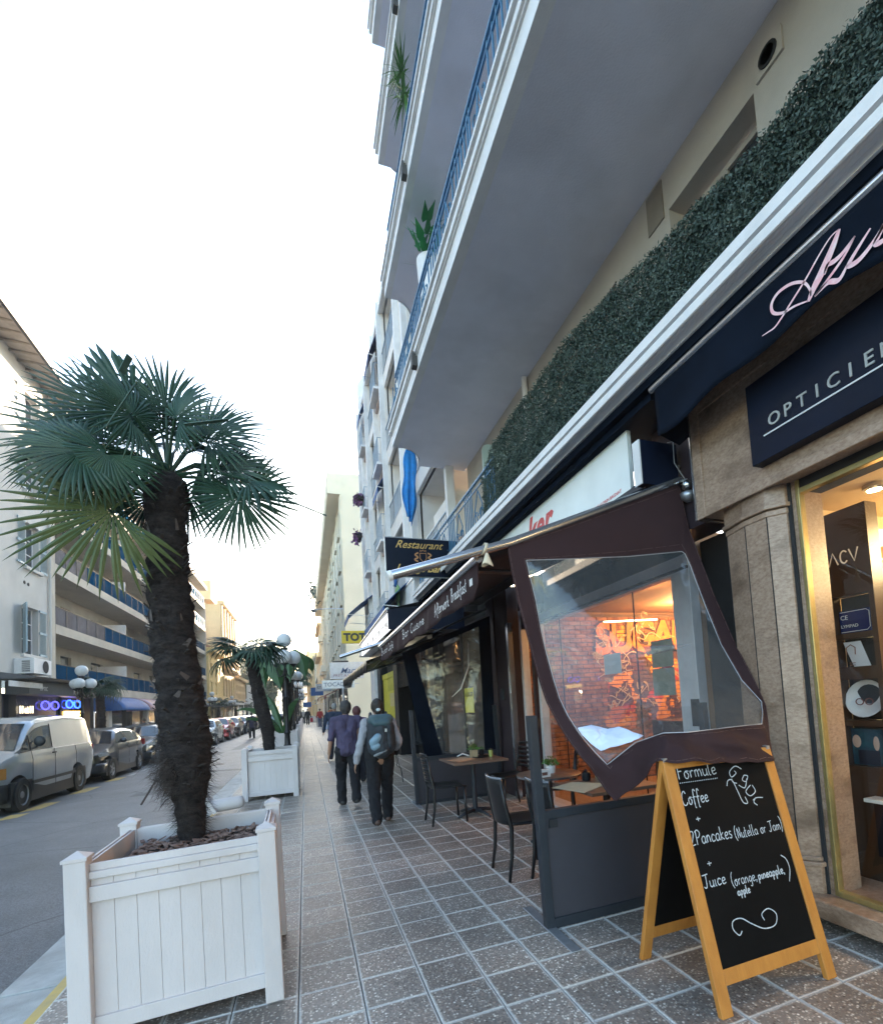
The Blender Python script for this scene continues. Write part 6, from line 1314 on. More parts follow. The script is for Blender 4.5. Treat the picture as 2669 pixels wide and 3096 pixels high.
for i, (L, z, m, nf, lb) in enumerate(((18, 12, M_creamC, 4, 'cream house far left beyond the trees'), (20, 14, M_gold, 4, 'ochre house far left beyond the cream one'), (24, 11, M_yelR, 3, 'yellow house at the far left end'))):
    farhouse(lb, -10.3, yy, yy + L, z, -1, m, nf); yy += L
t = thing('corner_pylon', 'white upright shop pylon at the end of the golden wing', 'sign', (-9.6, 104, 0)); obj('slab', G().box(-10.2, 103.6, 2.6, -9.0, 104.0, 7.0), M_txtW, t)
# closing building at the end of the street
t = farhouse('pale house closing the far end of the street', 12, 300, 330, 14, 1, M_creamC, 4, bal=False, detail=False)
g = G(); t = thing('end_house', 'long pale house with a red roof closing the view down the street', 'house', (-20, 300, 0))
ops = []; g = G(); g.box(-60, 300, 0, 12, 312, 15); obj('wall', g, M_creamC, t)
g = G()
for k in range(22):
    for q in range(4): g.box(-58 + k * 3.1, 299.9, 3 + q * 3.1, -56.9 + k * 3.1, 300, 4.9 + q * 3.1)
obj('windows', g, M_glassD, t); obj('roof', G().prism([(-61, 15), (13, 15), (8, 18.5), (-56, 18.5)], 'y', 299, 313), M_tile_r, t)
# white canopy with sign by the far lamps
t = thing('terrace_canopy', 'white terrace canopy on posts beneath the golden mansion', 'canopy', (-9, 68, 0)); obj('roof', G().box(-10, 62, 2.75, -7.6, 74, 3.0), M_txtW, t); 
for y in (62.3, 68, 73.7): obj('post', G().box(-7.7, y, 0, -7.6, y + .1, 2.75), M_white, t)
# trees on the left
def tree(name, label, x, y, h, r, m, n=5200, leaf=.16, group=None):
    t = thing(name, label, 'tree', (x, y, 0), group); g = G()
    g.tube([(x, y, 0), (x + .1, y, h * .35), (x, y + .1, h * .6), (x + .1, y, h * .8)], [.22, .17, .12, .05], 8)
    for k in range(9):
        a = k * 2.4; z = h * (.35 + .05 * k); g.tube([(x, y, z), (x + r * .35 * cos(a), y + r * .35 * sin(a), z + h * .1), (x + r * .7 * cos(a), y + r * .7 * sin(a), z + h * .2)], [.07, .045, .02], 5)
    obj('trunk', g, mat('bark', (.09, .065, .045), .9, bump=.6, bscale=20), t, smooth=True); V, F = [], []
    cl = [(Vector((x + random.gauss(0, r * .45), y + random.gauss(0, r * .45), h * random.uniform(.42, 1.0))), random.uniform(.5, 1.0) * r * .42) for _ in range(34)]
    for i in range(n):
        c, rr_ = random.choice(cl); d = Vector((random.gauss(0, 1), random.gauss(0, 1), random.gauss(0, 1))).normalized(); p = c + d * rr_ * random.uniform(.55, 1.05)
        d2 = (d + Vector((random.gauss(0, .7), random.gauss(0, .7), random.gauss(0, .7)))).normalized(); a = d2.orthogonal().normalized() * leaf * random.uniform(.6, 1.2); b = d2.cross(a) * .6; o = len(V); V += [tuple(p - a), tuple(p + b), tuple(p + a), tuple(p - b)]; F.append((o, o + 1, o + 2, o + 3))
    g = G(); g.v = V; g.f = F; obj('crown', g, m, t, fix=False); return t
M_leafT = mat('tree_leaf', (.035, .065, .022), .6, scale=1.2, col2=(.09, .12, .04), space='World')
tree('street_tree', 'dark round-crowned tree just beyond the golden wing', -9.0, 110, 12, 3.6, M_leafT, leaf=.3); tree('street_tree', 'tall loose tree rising behind the dark round one', -12.0, 120, 15, 4.2, M_leafT, leaf=.3); tree('street_tree', 'low bushy tree nearest the end of the street', -8.5, 128, 7.5, 3.0, M_leafT, leaf=.3)
tree('street_tree', 'small tree at the right of the distant junction', -3.5, 240, 9, 4, M_leafT, 2500, leaf=.4)
# ================================================================== planters
M_plank = mat('white_planter_paint', (.60, .545, .54), .5, var=.05, scale=5, bump=.25, bscale=120, dirt=.30, dirtscale=2.6, stretch=(1, 1, .35), spec=.3)
def planter(label, x, y, rz=0., w=.835, lean=0.):
    t = thing('planter', label, 'planter', (x, y, 0), 'white planters along the kerb', world=False, rz=rz); h = w / 2
    t.rotation_euler[1] = lean
    for sx in (-1, 1):
        for sy in (-1, 1):
            g = G(); a, b = sx * h, sy * h; q = .045; g.box(a - q, b - q, 0, a + q, b + q, .90)
            p = obj('post', g, M_plank, t, bevel=.005)
            obj('cap', G().add([(a - q - .006, b - q - .006, .90), (a + q + .006, b - q - .006, .90), (a + q + .006, b + q + .006, .90), (a - q - .006, b + q + .006, .90), (a - q - .006, b - q - .006, .915), (a + q + .006, b - q - .006, .915), (a + q + .006, b + q + .006, .915), (a - q - .006, b + q + .006, .915), (a, b, .945)],
                [(0, 3, 2, 1), (0, 1, 5, 4), (1, 2, 6, 5), (2, 3, 7, 6), (3, 0, 4, 7), (4, 5, 8), (5, 6, 8), (6, 7, 8), (7, 4, 8)]), M_plank, p)
    i = h - .045
    for k in range(4):
        R = Matrix.Rotation(k * pi / 2, 4, 'Z')
        def bx(nm, x0, y0, z0, x1, y1, z1, bv=.003): obj(nm, G().box(x0, y0, z0, x1, y1, z1).xf(R), M_plank, t, bevel=bv)
        n = 8; pw = 2 * i / n
        for j in range(n): bx('board', -i + j * pw + .0006, -h + .005, .13, -i + (j + 1) * pw - .0006, -h + .022, .80, .0016)
        bx('rail', -i, -h - .022, .69, i, -h + .004, .765); bx('rail', -i, -h - .012, .07, i, -h + .014, .145)
        bx('rail', -i, -h - .018, .80, i, -h + .03, .835); bx('board', -i, -h + .002, .835, i, -h + .016, .872)
        bx('liner', -i, -h + .024, .1, i, -h + .035, .868, .001)
    obj('soil', G().grid(lambda u, v: (-i + .03 + (2 * i - .06) * u, -i + .03 + (2 * i - .06) * v, .765 + .012 * noise.noise((u * 6 + x, v * 6, y))), 16, 16), mat('soil', (.045, .032, .025), .95, bump=.8, bscale=40), t)
    g = G()
    for k in range(420 if y < 5 else 60):
        p = Vector((random.uniform(-i + .04, i - .04), random.uniform(-i + .04, i - .04), .775 + random.uniform(0, .025))); r = random.uniform(.012, .032)
        st = len(g.v); g.box(-r, -r * .45, -.003, r, r * .45, .003); g.xf(Matrix.Translation(p) @ Matrix.Rotation(random.random() * 6.28, 4, 'Z') @ Matrix.Rotation(random.gauss(0, .35), 4, 'X') @ Matrix.Rotation(random.gauss(0, .3), 4, 'Y'), st)
    obj('bark_chips', g, mat('bark_chips', (.10, .055, .04), .85, scale=25, col2=(.30, .19, .15), space='World'), t, kind='stuff')
    return t
planter('large white boarded planter in the foreground holding the tall palm', -.632, 3.47, rz=.02, lean=radians(-1.2))
planter('second white planter beyond the foreground one, holding the slim palm', -.62, 10.35, rz=-.02)
planter('third white planter beside the lamp post base', -.72, 17.6); planter('fourth white planter at the foot of the drooping palms', -.72, 19.3)
for k, y in enumerate((24.5, 26.8, 31.5, 35.5, 41.0, 47.0)): planter(('fifth white planter in the row, counted from the camera', 'sixth white planter in the row, counted from the camera', 'seventh white planter in the row', 'eighth white planter in the row', 'ninth white planter in the row', 'farthest white planter in the row')[k], -.72, y)
# ================================================================== fan palms
M_frond = mat('palm_frond', (.012, .038, .026), .45, scale=8, col2=(.030, .070, .036), space='World', spec=.4)
M_frondY = mat('palm_frond_yellowing', (.040, .066, .016), .5, scale=6, col2=(.085, .10, .026), space='World')
M_trunk = mat('palm_fibre', (.013, .011, .012), .95, spec=.15, scale=18, col2=(.045, .036, .033), bump=1., bscale=55, space='World', stretch=(1, 1, 2.5))
M_stub = mat('palm_stub', (.035, .027, .024), .85, var=.3, scale=20)
def frond_geo(L, R, nseg=34, spread=pi * 1.55, droop=.5, rnd=None, split=.45, wd=1.):
    """fan leaf: petiole along +Y of length L, then blade of folded segments of radius R (local space, z up)"""
    rd = rnd or random; g = G()
    pts = [(0, L * t, -.10 * L * t * t) for t in (0, .33, .66, 1)]; g.tube(pts, [.013, .010, .009, .010], 5)
    c = Vector(pts[-1]); gb = G()
    for i in range(nseg):
        a = -spread / 2 + spread * (i + .5) / nseg + rd.gauss(0, .018); dv = Vector((sin(a), cos(a), 0)); side = Vector((cos(a), -sin(a), 0))
        rr_ = R * (1 - .22 * abs(a) / (spread / 2)) * rd.uniform(.88, 1.06); dr = droop * rd.uniform(.7, 1.3); tip = rd.random() < .25
        n = 7; o = len(gb.v); sp = R * split; half = tan_ = math.tan(spread / nseg / 2) * 1.02
        for k in range(n + 1):
            t = k / n; r = .02 + (rr_ - .02) * t; w = (r * half if r < sp else sp * half * (1 - (r - sp) / (rr_ - sp)) ** .75) * wd
            z = -dr * R * t ** 2.6 * (1.0 if not tip else 1 + 1.6 * max(0, t - .75)) + .04 * R * sin(t * 3)
            z += -.10 * R * (abs(a) / (spread / 2)) ** 2
            p = c + dv * r * (1 - .12 * dr * t * t) + Vector((0, 0, z)); fold = w * .55
            gb.v += [tuple(p - side * w), tuple(p + Vector((0, 0, fold))), tuple(p + side * w)]
        for k in range(n):
            b = o + 3 * k; gb.f += [(b, b + 1, b + 4, b + 3), (b + 1, b + 2, b + 5, b + 4)]
    return g, gb
def place_frond(t, head, az, el, L, R, m, droop=.5, roll=0., seed=0, nseg=34, blade_pitch=0., part=True, split=.45):
    rd = random.Random(seed); g, gb = frond_geo(L, R, nseg, droop=droop, rnd=rd, split=split)
    Mx = Matrix.Translation(head) @ Matrix.Rotation(az, 4, 'Z') @ Matrix.Rotation(el, 4, 'X') @ Matrix.Rotation(roll, 4, 'Y')
    c = Vector((0, L, -.10 * L)); Mb = Mx @ Matrix.Translation(c) @ Matrix.Rotation(blade_pitch, 4, 'X') @ Matrix.Translation(-c)
    g.xf(Mx); gb.xf(Mb); g.add(gb.v, gb.f); return obj('frond', g, m, t, fix=False)
def trunk_path(x0, y0, x1, y1, z0, z1, bow, n=40):
    P = []
    for k in range(n + 1):
        t = k / n; P.append(Vector((x0 + (x1 - x0) * t + bow * sin(pi * t), y0 + (y1 - y0) * t, z0 + (z1 - z0) * t)))
    return P
# the near palm
NP = thing('fan_palm', 'tall shaggy fan palm growing in the foreground planter', 'palm tree', (-.67, 3.6, .77))
PX_ = [(-.690, 3.66, .76, .068), (-.697, 3.66, .95, .078), (-.70, 3.67, 1.15, .105), (-.71, 3.68, 1.32, .135), (-.725, 3.69, 1.50, .140), (-.745, 3.70, 1.70, .128), (-.765, 3.71, 1.90, .124), (-.785, 3.72, 2.1, .122), (-.800, 3.73, 2.35, .118), (-.812, 3.74, 2.6, .112), (-.815, 3.75, 2.85, .116), (-.81, 3.75, 3.0, .128), (-.80, 3.75, 3.10, .115), (-.79, 3.75, 3.18, .05)]
def interp(tab, z):
    for a, b in zip(tab, tab[1:]):
        if a[2] <= z <= b[2]:
            t = (z - a[2]) / (b[2] - a[2]); return [a[i] + (b[i] - a[i]) * t for i in range(4)]
    return tab[-1] if z > tab[-1][2] else tab[0]
def trunk_obj(t, tab, seed, scale=1., fibres=2600, stubs=70):
    z0, z1 = tab[0][2], tab[-1][2]; nr, nz = 30, int((z1 - z0) / (.018 * scale)); g = G()
    def fn(u, v):
        z = z0 + (z1 - z0) * v; x, y, _, r = interp(tab, z); a = 2 * pi * u
        k = 1 + .16 * noise.noise((cos(a) * 2.2, sin(a) * 2.2, z * 9 / scale + seed)) + .10 * noise.noise((cos(a) * 7, sin(a) * 7, z * 22 / scale + seed)) + .05 * sin(z * 55 / scale + 3 * sin(a))
        return (x + r * k * cos(a), y + r * k * sin(a), z)
    g.grid(fn, nr, nz, True); tr = obj('trunk', g, M_trunk, t, smooth=True)
    rd = random.Random(seed); g = G()
    for i in range(stubs):
        z = rd.uniform(z0 + .35 * scale, z1 - .02); x, y, _, r = interp(tab, z); a = rd.random() * 6.28; L = rd.uniform(.03, .075) * scale; up = rd.uniform(.2, 1.1)
        d = Vector((cos(a), sin(a), up)).normalized(); p = Vector((x + r * .92 * cos(a), y + r * .92 * sin(a), z)); g.bar(p, p + d * L, rd.uniform(.010, .022) * scale, .006 * scale)
    obj('leaf_stubs', g, M_stub, t, kind='stuff')
    g = G()
    for i in range(fibres):
        z = z0 + (z1 - z0) * rd.random() ** .9 + .02; x, y, _, r = interp(tab, z); a = rd.random() * 6.28; low = 1.6 if z < z0 + .75 * scale else .8
        p = Vector((x + r * .95 * cos(a), y + r * .95 * sin(a), z)); d = Vector((cos(a) + rd.gauss(0, .5), sin(a) + rd.gauss(0, .5), rd.gauss(-.25, .5))).normalized(); L = rd.uniform(.015, .06) * scale * low
        q = p + d * L + Vector((0, 0, -L * .3)); s_ = d.orthogonal().normalized() * .0014 * scale; g.add([p - s_, p + s_, q], [(0, 1, 2)])
    obj('fibres', g, M_trunk, t, kind='stuff', fix=False); return tr
trunk_obj(NP, PX_, 3, fibres=9000, stubs=120)
g = G()
rd = random.Random(5)
for i in range(1900):   # loose beard of fibre low on the left
    p = Vector((-.79 + rd.gauss(0, .035), 3.60 + rd.gauss(0, .05), 1.22 + rd.gauss(0, .07))); d = Vector((rd.gauss(-.8, .5), rd.gauss(-.1, .5), rd.gauss(-.6, .5))).normalized(); L = rd.uniform(.03, .10); q = p + d * L; m_ = p + d * L * .5 + Vector((0, 0, .01)); s_ = d.orthogonal().normalized() * .0008
    g.add([p - s_, p + s_, m_ + s_, q, m_ - s_], [(0, 1, 2, 3, 4)])
g.bar((-.86, 3.6, 1.19), (-.93, 3.55, 1.05), .014, .006); g.bar((-.60, 3.62, 1.62), (-.44, 3.60, 1.60), .012, .01)
obj('fibre_beard', g, mat('fibre_brown', (.05, .038, .034), .9), NP, kind='stuff', fix=False)
g = G()
for i in range(13):
    z = rd.uniform(1.55, 2.85); x, y, _, r = interp(PX_, z); a = -pi / 2 + rd.gauss(0, .9); c = Vector((x + r * 1.06 * cos(a), y + r * 1.06 * sin(a), z)); t_ = Vector((-sin(a), cos(a), 0)); n_ = Vector((cos(a), sin(a), 0)); h_ = rd.uniform(.03, .075); w_ = rd.uniform(.008, .020); k = rd.gauss(0, .6)
    u_ = Vector((0, 0, 1)) * cos(k) + t_ * sin(k); s_ = t_ * cos(k) - Vector((0, 0, 1)) * sin(k); g.add([c - s_ * w_, c + s_ * w_, c + s_ * w_ * .5 + u_ * h_ + n_ * .02, c - s_ * w_ * .4 + u_ * h_ + n_ * .02], [(0, 1, 2, 3)])
obj('bark_flakes', g, mat('pale_flake', (.085, .068, .064), .8, var=.3, scale=20), NP, kind='stuff')
head = Vector((-.80, 3.75, 3.16))
def frond_at(t, head, hub, tip, R, m, seed, spread=pi * 1.5, droop=.10, nrm=(0, -1, .25), nseg=36, split=.5, wd=1.):
    """fan leaf given in space: petiole head->hub, blade opening towards tip in a plane facing nrm"""
    rd = random.Random(seed); head, hub, tip = Vector(head), Vector(hub), Vector(tip); ax = (tip - hub).normalized(); nz_ = Vector(nrm); nz_ = (nz_ - ax * nz_.dot(ax)).normalized(); xx = ax.cross(nz_).normalized()
    g, gb = frond_geo(.001, R, nseg, droop=droop, rnd=rd, split=split, spread=spread, wd=wd)
    Mx = Matrix.Identity(4)
    for i in range(3): Mx[i][0] = xx[i]; Mx[i][1] = ax[i]; Mx[i][2] = nz_[i]
    Mx.translation = hub; gb.xf(Mx); md_ = (head + hub) / 2 + Vector((0, 0, .05)); q = G().tube([head, md_, hub], [.013, .010, .009], 5); q.add(gb.v, gb.f); return obj('frond', q, m, t, fix=False)
FR = [((-1.0, 3.9, 3.42), (-1.40, 3.9, 3.55), .50, 0, 1.2, .08, (.2, -1, .4)), ((-.80, 3.75, 3.62), (-.98, 3.75, 4.0), .44, 0, .9, .05, (0, -1, .2)), ((-1.15, 3.4, 3.12), (-1.5, 3.35, 3.02), .44, 0, 1.3, .14, (.2, -1, .4)), ((-.52, 3.8, 3.25), (-.2, 3.8, 3.12), .40, 0, 1.4, .14, (-.1, -1, .4)), ((-1.104, 3.6, 3.263), (-1.582, 3.6, 3.38), .60, 0, 1.45, .06, (.2, -1, .3)), ((-1.035, 3.85, 3.60), (-1.158, 3.85, 4.017), .44, 0, 1.2, .06, (0, -1, .2)), ((-.871, 3.95, 3.55), (-.844, 3.95, 4.031), .48, 0, 1.15, .06, (.1, -1, .1)),
      ((-.62, 3.95, 3.50), (-.45, 3.95, 3.95), .46, 0, 1.1, .06, (-.1, -1, .2)), ((-.560, 3.65, 3.42), (-.139, 3.65, 3.60), .50, 0, 1.3, .08, (-.3, -1, .5)), ((-.478, 3.95, 3.339), (-.045, 3.95, 3.364), .46, 0, 1.3, .12, (-.1, -.7, .8)),
      ((-.357, 3.6, 3.017), (-.249, 3.6, 2.591), .46, 0, 1.55, .05, (-.2, -1, .1)), ((-1.02, 3.45, 2.80), (-1.444, 3.42, 2.583), .60, 1, 1.35, .05, (.2, -1, .1)), ((-1.02, 3.4, 3.13), (-1.179, 3.4, 2.788), .40, 0, 1.3, .12, (.1, -1, .1)),
      ((-.938, 3.9, 3.063), (-1.185, 3.9, 2.792), .38, 0, 1.5, .05, (.1, -1, 0)), ((-.711, 3.9, 3.108), (-.554, 3.9, 2.808), .38, 0, 1.5, .05, (-.1, -1, 0)), ((-.30, 3.5, 3.08), (.05, 3.5, 2.98), .44, 0, 1.0, .15, (-.1, -.6, .8)),
      ((-1.20, 3.5, 3.22), (-1.58, 3.5, 2.95), .46, 0, 1.2, .12, (.2, -1, .5)), ((-1.10, 3.65, 3.50), (-1.45, 3.6, 3.72), .46, 0, 1.0, .06, (.3, -1, .3)),
      ((-.70, 3.5, 3.44), (-.50, 3.4, 3.56), .38, 0, 1.3, .12, (-.2, -1, .5)), ((-.92, 3.5, 3.42), (-1.05, 3.4, 3.5), .42, 0, 1.7, .12, (.2, -1, .6)), ((-.80, 4.1, 3.55), (-.8, 4.5, 3.75), .45, 0, 1.5, .12, (0, -.4, 1)), ((-1.1, 4.1, 3.4), (-1.4, 4.4, 3.4), .45, 0, 1.4, .15, (0, -.3, 1)),
      ((-1.22, 3.75, 3.05), (-1.5, 3.8, 2.75), .38, 0, 1.3, .1, (.1, -1, .2)), ((-.95, 3.7, 3.55), (-1.2, 3.7, 3.98), .48, 0, .30, .02, (0, -1, 0)), ((-.45, 3.6, 3.2), (-.02, 3.6, 3.20), .42, 0, .9, .1, (-.1, -1, .5))]
for i, (hb, tp, R, c, sp, dr, nm) in enumerate(FR):
    f = frond_at(NP, head, hb, tp, R, M_frondY if c else M_frond, 40 + i, spread=pi * sp, droop=dr, nrm=nm, nseg=max(8, int(26 * sp)), split=.46 if sp > .5 else .8, wd=.93)
    if c: f['label'] = 'yellowing frond hanging low on the left'
g = G(); g.bar((-.30, 3.5, 3.05), (.18, 3.46, 2.86), .022, .004); g.bar((-.86, 3.35, 3.55), (-1.0, 3.3, 3.22), .03, .004); g.bar((-.62, 3.35, 3.32), (-.38, 3.3, 3.36), .03, .004); g.bar((-.95, 3.4, 3.62), (-.9, 3.38, 3.72), .045, .004)
obj('bent_blades', g, mat('pale_blade', (.07, .12, .09), .35), NP, kind='stuff')
# second palm and others share meshes of one smaller palm each
def small_palm(label, x, y, z0, h, R, seed, nf=18, rt=.085, lean=-.25, flat=False, group='small fan palms in the street', nseg=24):
    t = thing('fan_palm', label, 'palm tree', (x, y, z0), group); zt = z0 + h
    tab = [(x, y, z0, rt * .9), (x - .02, y, z0 + .25 * h, rt * 1.15), (x + lean * .45, y, z0 + .5 * h, rt * 1.2), (x + lean * .8, y, z0 + .8 * h, rt), (x + lean, y, zt, rt * .95), (x + lean, y, zt + .06, rt * .3)]
    trunk_obj(t, tab, seed, 1.3, fibres=900, stubs=50); hd = Vector((x + lean, y, zt)); rd = random.Random(seed)
    for i in range(nf):
        az = i * 2.399 + rd.gauss(0, .2); k = i / nf; el = (.62 - .75 * k if flat else .95 - 1.05 * k) + rd.gauss(0, .08)
        place_frond(t, hd, az, el, R * rd.uniform(.55, .75), R * rd.uniform(.75, .95), M_frond, (.2 if flat else .35) + .3 * k, seed=seed * 50 + i, nseg=nseg, blade_pitch=(-.15 if flat else -.25) - .3 * k)
    return t
small_palm('slim fan palm in the second planter, under the lamp globes', -.66, 10.35, .77, 1.93, .60, 11, lean=-.28, rt=.10, nf=13, flat=True)
small_palm('fan palm standing between the parked cars and the listings window', -8.9, 28.2, .02, 3.1, .8, 12, nf=16, rt=.16, lean=.0)
for k, (x, y) in enumerate(((-8.9, 62), (-8.9, 76), (-8.9, 90))): small_palm(('fan palm on the left pavement by the white canopy', 'fan palm on the left pavement beyond the canopy', 'farthest fan palm on the left pavement')[k], x, y, 0, 2.9, .9, 20 + k, nf=12, rt=.15, lean=0., nseg=16)
# drooping banana-like palm behind the lamp post: broad folded fronds
t = thing('drooping_palm', 'palm with broad drooping folded fronds behind the lamp post', 'palm tree', (-.62, 19.3, .77))
tab = [(-.60, 19.3, .77, .13), (-.62, 19.3, 1.8, .14), (-.64, 19.3, 3.2, .13), (-.64, 19.3, 3.4, .05)]; trunk_obj(t, tab, 31, 1.4, fibres=600, stubs=40)
def big_leaf(t, p0, p1, p2, w, m, seed):
    rd = random.Random(seed); g = G(); n = 18
    for i in range(n + 1):
        k = i / n; p = Vector(p0) * (1 - k) ** 2 + Vector(p1) * 2 * k * (1 - k) + Vector(p2) * k * k; s_ = w * sin(pi * min(1, k * 1.02 + .03)) ** .6
        cut = 1 - .25 * (rd.random() < .3); g.v += [tuple(p + Vector((-s_ * cut, 0, -s_ * .25))), tuple(p + Vector((0, 0, .05))), tuple(p + Vector((s_ * .75, s_ * .5, -s_ * .3)))]
    for i in range(n): b = 3 * i; g.f += [(b, b + 1, b + 4, b + 3), (b + 1, b + 2, b + 5, b + 4)]
    obj('leaf', g, m, t, smooth=False, fix=False, solid=.004)
for i, (p1, p2, w) in enumerate((((-1.6, 19.1, 4.4), (-1.25, 19.0, 2.35), .42), ((-1.2, 18.8, 4.3), (-.75, 18.7, 2.2), .45), ((-.1, 19.0, 4.4), (.05, 18.9, 2.6), .38), ((-.5, 18.4, 4.1), (-.45, 18.2, 2.5), .4), ((-1.0, 19.9, 4.2), (-1.5, 20.1, 2.8), .35), ((.2, 19.8, 4.1), (.3, 20.0, 2.9), .3))):
    big_leaf(t, (-.64, 19.3, 3.3), p1, p2, w, mat('banana_leaf', (.022, .075, .022), .5, scale=4, col2=(.045, .12, .032), space='World', stretch=(8, 8, 1)), i)
t = thing('banana_plant', 'low banana plant with long horizontal leaves in a far planter', 'plant', (-.72, 17.6, .77))
for i, (p1, p2, w) in enumerate((((-1.3, 17.5, 1.9), (-2.0, 17.4, 1.65), .16), ((-1.2, 17.3, 1.5), (-1.75, 17.2, 1.35), .13), ((-1.0, 17.9, 2.3), (-1.6, 18.1, 2.35), .15), ((-.4, 17.4, 2.0), (-.2, 17.3, 1.9), .12))): big_leaf(t, (-.72, 17.6, .8), p1, p2, w, MATS['banana_leaf'], 30 + i)
small_palm('fan palm behind the drooping one', -.6, 24.6, .77, 2.4, .8, 33, nf=12, rt=.13, lean=0., nseg=16); small_palm('fan palm rising behind the distant lamp globes', -.6, 35.5, .77, 2.6, .8, 34, nf=12, rt=.13, lean=.1, nseg=16)
# ================================================================== globe lamps
M_globe = mat('opal_globe', (.60, .61, .62), .35, var=.06, scale=22, bump=.3, bscale=40, spec=.5)
M_lampm = mat('lamp_iron', (.022, .020, .022), .4, .4, var=.2, scale=14)
def lampmesh():
    G1 = G(); prof = [(.17, 0), (.17, .12), (.13, .16), (.10, .5), (.13, .55), (.13, .62), (.075, .70), (.065, .95), (.09, 1.0), (.05, 1.08), (.042, 1.9), (.07, 1.93), (.04, 2.0), (.036, 2.55), (.06, 2.6), (.03, 2.7), (.03, 3.12), (.09, 3.2), (.09, 3.24)]
    G1.lathe(prof, 14); return G1
def lamp_post(label, x, y, z=0.):
    t = thing('globe_lamp', label, 'street lamp', (x, y, z), 'four-globe street lamps', world=False)
    obj('post', lampmesh(), M_lampm, t, auto=50); obj('globe', G().ball((0, 0, 3.44), .19, 20, 14), M_globe, t, smooth=True)
    for k in range(3):
        a = k * 2 * pi / 3 - pi / 2; c, s_ = cos(a), sin(a); obj('arm', G().tube([(0, 0, 2.62), (.10 * c, .10 * s_, 2.48), (.19 * c, .19 * s_, 2.50), (.245 * c, .245 * s_, 2.68), (.245 * c, .245 * s_, 2.76)], .017, 7), M_lampm, t, smooth=True)
        obj('cup', G().lathe([(.03, 2.74), (.09, 2.80), (.09, 2.82)], 12, (.245 * c, .245 * s_, 0)), M_lampm, t); obj('globe', G().ball((.245 * c, .245 * s_, 2.98), .185, 18, 12), M_globe, t, smooth=True)
    return t
L0 = lamp_post('four-globe lamp post standing behind the second white planter', -.47, 14.2)
for (x, y, lb) in ((-7.35, 21.6, 'four-globe lamp post behind the silver van'), (-7.4, 48.2, 'lamp post with globes near the yellow low house'), (-7.4, 60.5, 'lamp post with globes under the golden mansion'), (-7.4, 75, 'farthest lamp post on the left pavement'),
                   (-.45, 21.8, 'second lamp post in the right row, behind the drooping palm'), (-.45, 29.5, 'third lamp post in the right row'), (-.45, 38, 'fourth lamp post in the right row'), (-.45, 48, 'fifth lamp post in the right row'), (-.45, 60, 'farthest lamp post in the right row')):
    copytree(L0, label=lb, loc=(x, y, 0))
# fallen bollard behind the foreground planter
t = thing('fallen_bollard', 'white round-ended bollard lying on its side behind the foreground planter', 'bollard', (-1.2, 9.1, .1))
g = G(); g.lathe([(.0, .46), (.04, .455), (.075, .44), (.095, .40), (.10, .36), (.10, 0)], 24).xf(Matrix.Translation((-1.42, 9.0, .13)) @ Matrix.Rotation(radians(86), 4, 'Y')); obj('cylinder', g, M_plank, t, auto=50)
g = G(); g.box(-.15, -.17, -.02, .15, .17, .04).xf(Matrix.Translation((-1.44, 9.0, .17)) @ Matrix.Rotation(radians(60), 4, 'Y')); obj('base_plate', g, M_plank, t, bevel=.01)
for (x, y) in ((.97, 48.8), (1.25, 49.5)): tag(obj('pavement_post', G().tube([(x, y, 0), (x, y, 1.05)], .04, 8), M_steel), 'thin grey post on the far pavement, %s' % ('nearer the planters' if x < 1 else 'nearer the shops'), 'post', 'thin grey posts on the far pavement')
